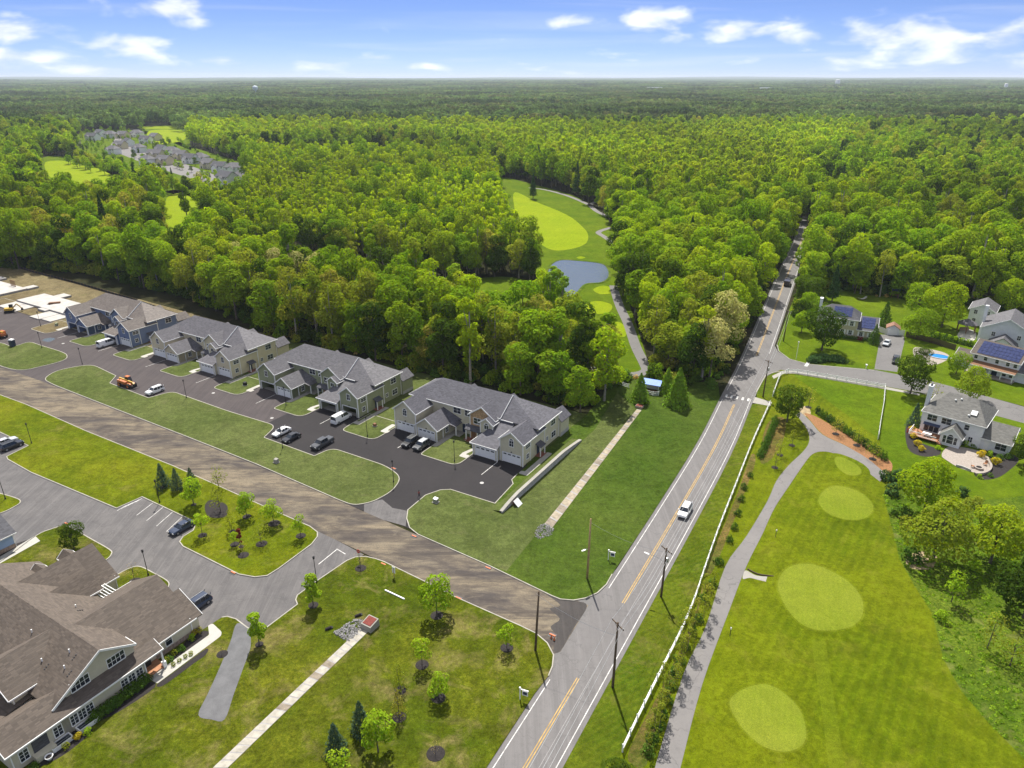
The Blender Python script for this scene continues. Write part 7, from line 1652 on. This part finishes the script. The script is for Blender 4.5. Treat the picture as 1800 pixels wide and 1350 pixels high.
TREES = [  # name, label, prototype, pixel of the foot, height in metres, mulch radius
 ('maple', 'bushy bright green tree on the grass corner, largest beside the torn-up road', YT[0], 768, 1083, 7.4, 1.0), ('maple', 'large round bright green tree at the bottom of the grass', YT[1], 665, 1322, 6.6, 0), ('maple', 'small bright tree left of the weathered pole', YS[0], 891, 1140, 4.2, .95), ('maple', 'thin light green tree above the pair of spruces on the grass', YS[1], 742, 1170, 4.6, .95), ('maple', 'round tree with a wide mulch ring right of the spruces', YT[2], 771, 1228, 4.4, .95),
 ('oval_tree', 'egg shaped young tree where the lot meets the lawn', OVAL[0], 551, 1065, 6.0, .8), ('oval_tree', 'narrow young tree at the end of the gravel strip', OVAL[1], 456, 1134, 6.0, .6),
 ('spruce', 'dark spruce at the bottom left of the big round tree', SPR[0], 592, 1328, 5.4, 0), ('spruce', 'dark spruce behind the big round tree', SPR[1], 636, 1288, 5.4, 0), ('spruce', 'sparse spruce with dark mulch, upper of two', THINSPR, 704, 1215, 4.8, .8), ('spruce', 'sparse yellowish spruce with dark mulch, lower of two', THINSPR, 702, 1262, 5.0, .9), ('maple', 'small pale green tree cut by the bottom edge', YS[0], 597, 1372, 4.6, 0),
 ('spruce', 'dark blue green spruce leftmost on the yellow tree lawn', SPR[0], 288, 857, 5.6, .8), ('spruce', 'second spruce from left on the yellow tree lawn', SPR[1], 313, 861, 5.0, .6), ('spruce', 'third spruce, behind the first bushy tree', SPR[1], 340, 862, 5.2, 0), ('maple', 'first bushy bright tree on the yellow tree lawn', YT[0], 341, 888, 6.2, .5), ('maple', 'second bright tree on the yellow tree lawn, beside the torn-up road', YT[1], 434, 909, 5.4, .8), ('maple', 'third bright tree on the yellow tree lawn, with wide mulch', YT[2], 482, 921, 5.4, 1.1), ('maple', 'small bright tree nearest the right tip of the yellow tree lawn', YS[0], 529, 943, 4.4, .9), ('maple', 'small bright tree behind the dark blue sedan', YS[1], 356, 942, 4.6, .8), ('bare_tree', 'pale thinly leaved tree at the road edge of the yellow lawn', YO[0], 385, 858, 5.2, 0), ('bare_tree', 'grey thinly leaved tree above the dark mulch patch', YO[1], 388, 900, 5.4, .6), ('bare_tree', 'grey green thin tree in the middle of the yellow tree lawn', THINSPR, 408, 935, 5.0, .6), ('bare_tree', 'pale thin tree with a dark mulch ring right of the red shrub', YO[0], 460, 957, 4.2, 1.0), ('red_tree', 'dark red slender shrub on the yellow tree lawn', REDT, 424, 962, 3.8, .5), ('maple', 'small round light green bush tree beside the dark red shrub', YS[1], 413, 958, 2.6, .8), ('bare_tree', 'bare little tree at the lower edge of the yellow tree lawn', BARE, 428, 977, 3.0, .95),
 ('oval_tree', 'dark round tree on the lawn behind the clubhouse roof', YARD[2], 131, 965, 5.2, 0), ('bare_tree', 'leafless thin tree on the small island behind the clubhouse', BARE, 237, 1023, 3.6, .95), ('bare_tree', 'orange tinted sapling at the lot exit', BARE, 634, 1000, 3.4, .95), ('bare_tree', 'tiny leafless sapling in a round mulch ring at the bottom', BARE, 766, 1326, 2.0, 1.15), ('bare_tree', 'tiny sapling left of the gravel strip', BARE, 391, 1151, 1.6, .8),
 ('maple', 'full dark green tree beside the white fence and the cart path', YARD[2], 1383, 742, 10.0, 0), ('oak', 'large bright tree nearest the patio of the white house', YARD[1], 1622, 905, 12.0, 0), ('oak', 'big leafy tree at the edge of the rough, centre of the right group', YARD[0], 1640, 985, 12.0, 0), ('oak', 'tree with a bare slanting trunk at the right edge', YARD[1], 1740, 990, 11.5, 0), ('oak', 'dense dark tree at the right edge above the rough', YARD[2], 1800, 1085, 13, 0), ('maple', 'small bright tree in the rough below the big leafy tree', YS[0], 1672, 1058, 5.6, 0), ('maple', 'light thin tree in the rough at the lower right', YO[1], 1735, 1140, 6.4, 0), ('maple', 'second light thin tree in the rough at the right edge', YO[0], 1775, 1170, 6.2, 0), ('oak', 'dark tree at the right edge below the garage of the white house', YARD[2], 1800, 820, 8.0, 0), ('oak', 'tree at the right edge under the tall dark one', YARD[0], 1835, 1010, 10, 0),
 ('oak', 'dark round street tree between the side street and the white house', YARD[2], 1600, 692, 11.0, 0), ('oak', 'round green street tree above the roof of the white house', YARD[0], 1704, 703, 9.4, 0), ('oak', 'broad bright tree on the lawn behind the driveway, tallest there', YARD[1], 1655, 575, 15.5, 0), ('oak', 'darker tree touching the tall bright tree on the left', YARD[0], 1612, 560, 13, 0), ('oak', 'round tree beside the end of the driveway', YARD[0], 1612, 596, 10.5, 0), ('oak', 'yellow green tree at the right edge above the grey house', YARD[1], 1770, 550, 12.5, 0), ('oak', 'second yellow green tree at the far right edge', YARD[1], 1815, 560, 12, 0), ('oak', 'large dark tree hiding the left half of the yellow house', YARD[2], 1444, 616, 14.0, 0), ('oak', 'broad shrub like tree right of the pool', YARD[0], 1680, 658, 7.0, 0), ('oak', 'small tree left of the pool', YARD[2], 1616, 645, 6.0, 0),
 ('evergreen', 'pointed dark evergreen behind the chimney of the yellow house', FOREST['pine0'], 1462, 530, 14, 0), ('evergreen', 'slim dark cone evergreen right of the yellow house garage', CON, 1553, 572, 8.5, 0), ('evergreen', 'cone shaped evergreen at the head of the driveway', CON, 1535, 604, 6.5, 0), ('evergreen', 'lighter tall tree left of the yellow house chimney', FOREST['tall1'], 1440, 512, 15, 0), ('oak', 'mid green tree at the road edge left of the yellow house', YARD[0], 1420, 560, 9.5, 0), ('oak', 'lower mid green tree at the road edge', YARD[0], 1408, 585, 7.5, 0),
 ('oak', 'dark dense tree at the road edge, upper left of the yellow house', YARD[2], 1428, 540, 11, 0), ('oak', 'second dark dense tree farther up the road edge', YARD[2], 1412, 528, 10, 0), ('oak', 'small dark tree between the pole and the yellow house', YARD[2], 1404, 566, 8, 0),
 ('cypress', 'tall light green cypress right of the blue roofed shelter', CYP[0], 1190, 713, 10.5, 0), ('cypress', 'smaller cypress behind the shelter', CYP[1], 1172, 692, 7.5, 0), ('cypress', 'dark leaning cypress left of the shelter', CYP[1], 1124, 706, 8.0, 0), ('oak', 'big bright tree standing out of the wood edge left of the shelter', FOREST['lime1'], 1062, 705, 19.5, 0), ('evergreen', 'dark evergreen alone on the far golf hole', FOREST['pine0'], 937, 350, 17, 0), ('pine', 'very tall bare stemmed pine on the left fairway', FOREST['tall1'], 333, 405, 25, 0), ('oak', 'dark round tree over the cart path beside the pond', FOREST['deep0'], 1095, 520, 13, 0),
 ('evergreen', 'blue green conifer at the left corner of the white house', SPR[0], 1605, 748, 6.0, 0), ('oak', 'thin brownish tree behind the chimney of the white house', YO[0], 1640, 715, 7.0, 0), ('bare_tree', 'bare sapling on the bright green lawn', BARE, 1421, 716, 5.4, .8), ('bush_tree', 'deep green bush cut by the bottom edge beside the fence end', YARD[2], 1088, 1392, 5.0, 0)]
HT = {}
for nm, lb, T, px, py, h, mr in TREES:
    me = T['crown']
    if me.name not in HT: HT[me.name] = max(v.co.z for v in me.vertices)
    s = h / HT[me.name]; z = ZL if (px < 1010 and py > 640) or 1100 < px < 1215 and py > 680 else .01; p = g(px, py)
    plant_tree(nm, lb, T, (*p, z), s, sz=s * (1.0))
    if mr: mulch('dark mulch ring under the ' + lb, p, mr, z)
for nm, px, py, lb in (('crape', 1469, 763, 'upper'), ('crape', 1506, 783, 'middle'), ('crape', 1534, 807, 'lower')):
    plant_tree('ornamental_tree', f'{lb} of three thin trees on the orange mulch beside the path', YO[0], (*g(px, py), .02), 1.0); mulch(f'mulch ring of the {lb} thin tree on the orange mulch', g(px, py), .8, .02)
for px, py, lb in ((1392, 783, 'upper'), (1371, 800, 'middle'), (1362, 822, 'lower')):
    plant_tree('ornamental_tree', f'{lb} of three thin trees left of the cart path fork', YO[1], (*g(px, py), .02), .85); mulch(f'mulch ring of the {lb} thin tree left of the path fork', g(px, py), .7, .02)
# shrubs that stand alone
SH = {k: make_bush('shrub', 500 + i, m, 1.0, 1.2, n, .2, 6) for i, (k, m, n) in enumerate((('green', 'leaf_hedge', 420), ('gold', 'leaf_gold', 420), ('red', 'leaf_red', 420), ('lime', 'leaf_young', 420), ('dark', 'leaf_conifer', 460), ('dry', 'leaf_olive', 260)))}
def shrub(label, px, py, r, k, h=None, z=.01, group=None, p=None):
    o = tag(put('shrub', SH[k], None, (*(p or g(px, py)), z), rnd.uniform(0, 6)), label, 'shrub', group); o.scale = (r, r, (h or r)); return o
for i, (px, py) in enumerate(((297, 1163), (308, 1152), (320, 1143), (294, 1166))): shrub(f'{ORD[i]} rounded shrub on the mulch along the clubhouse stone base', px, py, .75, 'dry' if i % 2 else 'green', z=ZL, group='shrubs at the clubhouse')
for i, (px, py) in enumerate(((306, 1171), (316, 1164), (327, 1157), (336, 1152))): shrub(f'{ORD[i]} small tan grass clump on the mulch right of the clubhouse walk', px, py, .5, 'dry', z=ZL, group='clumps at the clubhouse walk')
for i in range(16):
    t = i / 15; shrub(f'{ORD[i]} hedge shrub from the porch under the clubhouse windows', 258 - 92 * t, 1200 + 68 * t, .95, 'green', 1.25, ZL, 'hedge row under the clubhouse windows')
for i, (px, py, k) in enumerate(((138, 1300, 'gold'), (155, 1290, 'lime'), (118, 1316, 'dry'), (62, 1350, 'green'), (343, 1116, 'gold'), (338, 1124, 'lime'), (352, 1112, 'dry'))): shrub(f'{["yellow","light green","tan","dark green","yellow","light green","tan"][i]} shrub {["left of the window wells","between the window wells","beside the round planter","at the bottom of the clubhouse wall","at the clubhouse corner, nearest the lot","beneath the clubhouse corner","at the end of the clubhouse walk"][i]}', px, py, .7, k, z=ZL)
for i, (px, py, k, r) in enumerate(((1603, 757, 'gold', .9), (1605, 770, 'gold', 1.0), (1611, 783, 'gold', 1.1), (1619, 792, 'gold', 1.0), (1649, 790, 'lime', .8), (1698, 782, 'lime', 1.0), (1712, 785, 'green', .9), (1725, 803, 'gold', 1.2), (1748, 816, 'gold', 1.3), (1738, 801, 'lime', 1.0), (1756, 807, 'green', 1.0), (1741, 790, 'red', .9), (1722, 840, 'lime', .7), (1741, 838, 'green', .7), (1693, 780, 'dark', 1.0), (1770, 805, 'green', 1.1), (1598, 760, 'red', .7))): shrub(f'{ORD2[i]} of the garden shrubs round the white house, counted from the deck', px, py, r, k, z=.02, group='garden shrubs of the white house')
for i in range(22):
    t = i / 21; a = -.4 + 3.9 * t; c = g(1455, 634)
    shrub('spreading dark juniper in the bed under the large dark tree', 0, 0, 1.7, 'dark', 1.3, .0, 'juniper bed at the yellow house', (c[0] + 5.2 * math.cos(a) * rnd.uniform(.3, 1), c[1] - 1.0 + 3.0 * math.sin(a) * rnd.uniform(.2, 1)))
for i in range(12): t = i / 11; shrub(f'{ORD[i]} shrub from left along the front wall of the yellow house', 1478 + 50 * t, 593 + 7 * t, .8, 'red' if i in (7, 8) else 'green', .9, .0, 'front shrubs of the yellow house')
for i in range(14): t = i / 13; shrub(f'{ORD[i]} shrub from left in the hedge between the pool and the gazebo', 1640 + 72 * t, 592 + 18 * t, 1.2, 'lime' if i % 2 else 'green', 1.6, 0, 'hedge by the pool')
for i in range(18): t = i / 17; shrub(f'{ORD[i]} small cypress from the top in the row beside the orange mulch', 1437 + 118 * t, 727 + 82 * t, .9, 'green' if i % 3 else 'dark', 1.7, .01, 'cypress row at the mulch strip')
for i in range(15): t = i / 14; shrub(f'{ORD[i]} clipped hedge shrub from the crossing along the white fence', 1363 - 26 * t, 742 + 62 * t, .95, 'green', 1.5, .01, 'clipped hedge by the fence')
for i, (px, py) in enumerate(((1236, 1055), (1226, 1092), (1245, 1040), (1252, 1030), (1262, 990), (1290, 930), (1296, 905), (1302, 880), (1308, 860), (1318, 838), (1282, 952), (1218, 1110))): shrub(f'{ORD[i]} dark shrub between the fence and the cart path', px, py, 1.0 if i < 5 else .8, 'dry' if i in (2,) else 'green', 1.2, .01, 'shrubs between fence and path')
for i in range(9): t = i / 8; shrub(f'{ORD[i]} low shrub from the top beside the lower cart path', 1202 - 62 * t, 1140 + 185 * t, 1.0, 'green', 1.0, .01, 'shrubs beside the lower cart path')
for i, (px, py, k, r) in enumerate(((1578, 846, 'dark', 2.2), (1568, 868, 'dark', 2.0), (1592, 855, 'green', 2.0), (1580, 905, 'green', 2.0), (1590, 925, 'dry', 1.8), (1605, 985, 'green', 2.0), (1700, 890, 'dry', 1.6), (1716, 888, 'dry', 1.6), (1712, 1002, 'lime', 1.5), (1690, 870, 'dark', 1.6), (1655, 1090, 'lime', 1.4), (1556, 842, 'dark', 1.8))): shrub(f'{ORD[i]} bush under the tree group at the right, counted from the path end', px, py, r, k, r * .95, .01, 'bushes under the right tree group')
# grove of slim young stems in the strip by the fence
SLIM = [make_tree('slim', 480 + i, 'tall', 'leaf_olive', 5.2, 1.0, 1.0, 300, .18, r=.035, limbs=6, lobes=8) for i in range(2)]
for i in range(22):
    t = i / 21; a = g(1235 - 108 * t, 1040 + 268 * t); plant_tree('slim_tree', f'{ORD[i]} slim yellow green tree from the top between fence and cart path', SLIM[i % 2], (a[0] + rnd.uniform(.2, 1.8), a[1] + rnd.uniform(-1, 1), .01), rnd.uniform(.8, 1.15), group='slim trees between fence and path')
# rough grass tufts right of the tees, long grass on the rough
TU = []
for i in range(3):
    rs = np.random.RandomState(600 + i); n = 60; a = rs.uniform(0, 6.28, n); r = rs.uniform(0, .5, n); Pq = np.stack([r * np.cos(a), r * np.sin(a), rs.uniform(.08, .4, n)], 1); Nq = np.stack([np.cos(a) * .8, np.sin(a) * .8, rs.uniform(.2, .8, n)], 1); TU.append(quads_mesh('tuft', leaf_cloud(rs, Pq, Nq, .26, 1.4), [M['leaf_grass']]))
er = G(edge_rough); rows = []; rg = np.random.RandomState(77)
poly = G(edge_rough[:-1] + [(1900, 1334), (1900, 1000), (1700, 900), (1600, 870)])
xs = [p[0] for p in poly]; ys = [p[1] for p in poly]
while len(rows) < 1500:
    p = (rg.uniform(min(xs), max(xs)), rg.uniform(min(ys), max(ys)))
    if inside(p, poly): rows.append((p[0], p[1], 0, rg.uniform(.35, .8), rg.uniform(.4, .9), rg.uniform(0, 6.28), rg.randint(3)))
mass('long_grass', rows, TU, 'long tufted grass of the rough at the lower right')['category'] = 'grass'
# small garden trees among the far estate houses
rows = []
ep = OPEN[6]; fw = [catmull(G(q), 3) for q in LEFT_FAIR]; xs = [p[0] for p in ep]; ys = [p[1] for p in ep]; hp = [g(a, b) for a, b, _ in FH]
while len(rows) < 230:
    p = (rg.uniform(min(xs), max(xs)), rg.uniform(min(ys), max(ys)))
    if inside(p, ep) and not any(inside(p, q) for q in fw) and min(math.hypot(p[0] - q[0] - 6, p[1] - q[1] + 6) for q in hp) > 15: rows.append((p[0], p[1], 0, rg.uniform(.25, .5), rg.uniform(.8, 1.1), rg.uniform(0, 6.28), rg.choice([2, 3, 4, 7])))
for q in dense(G([(135, 286), (180, 300), (240, 316), (300, 331), (365, 350), (430, 364)]), 7.0):
    for _ in range(2): rows.append((q[0] + rg.uniform(-9, 9), q[1] + rg.uniform(-14, 14), 0, rg.uniform(.5, .8), rg.uniform(.8, 1.1), rg.uniform(0, 6.28), rg.choice([0, 2, 3, 4, 6])))
mass('garden_trees', rows, [joined(t) for t in MIDT], 'garden trees among the houses of the far estate')
print('plants done', len(bpy.data.objects))

# ------------------------------------------------------------------ the air
def haze():
    m = bpy.data.materials.new('haze_air'); m.use_nodes = True; nt = m.node_tree; nt.nodes.clear()
    out = nt.nodes.new('ShaderNodeOutputMaterial'); pv = nt.nodes.new('ShaderNodeVolumePrincipled'); nt.links.new(pv.outputs[0], out.inputs['Volume'])
    pv.inputs['Color'].default_value = (.78, .87, 1.0, 1); pv.inputs['Density'].default_value = 0.000055; pv.inputs['Anisotropy'].default_value = 0.15
    o = MB().box(-31000, 31000, -31000, 31000, -1.1, 100).build('haze', m)
    stuff(o, 'thin pale blue haze over the distant woods', 'haze')
haze()
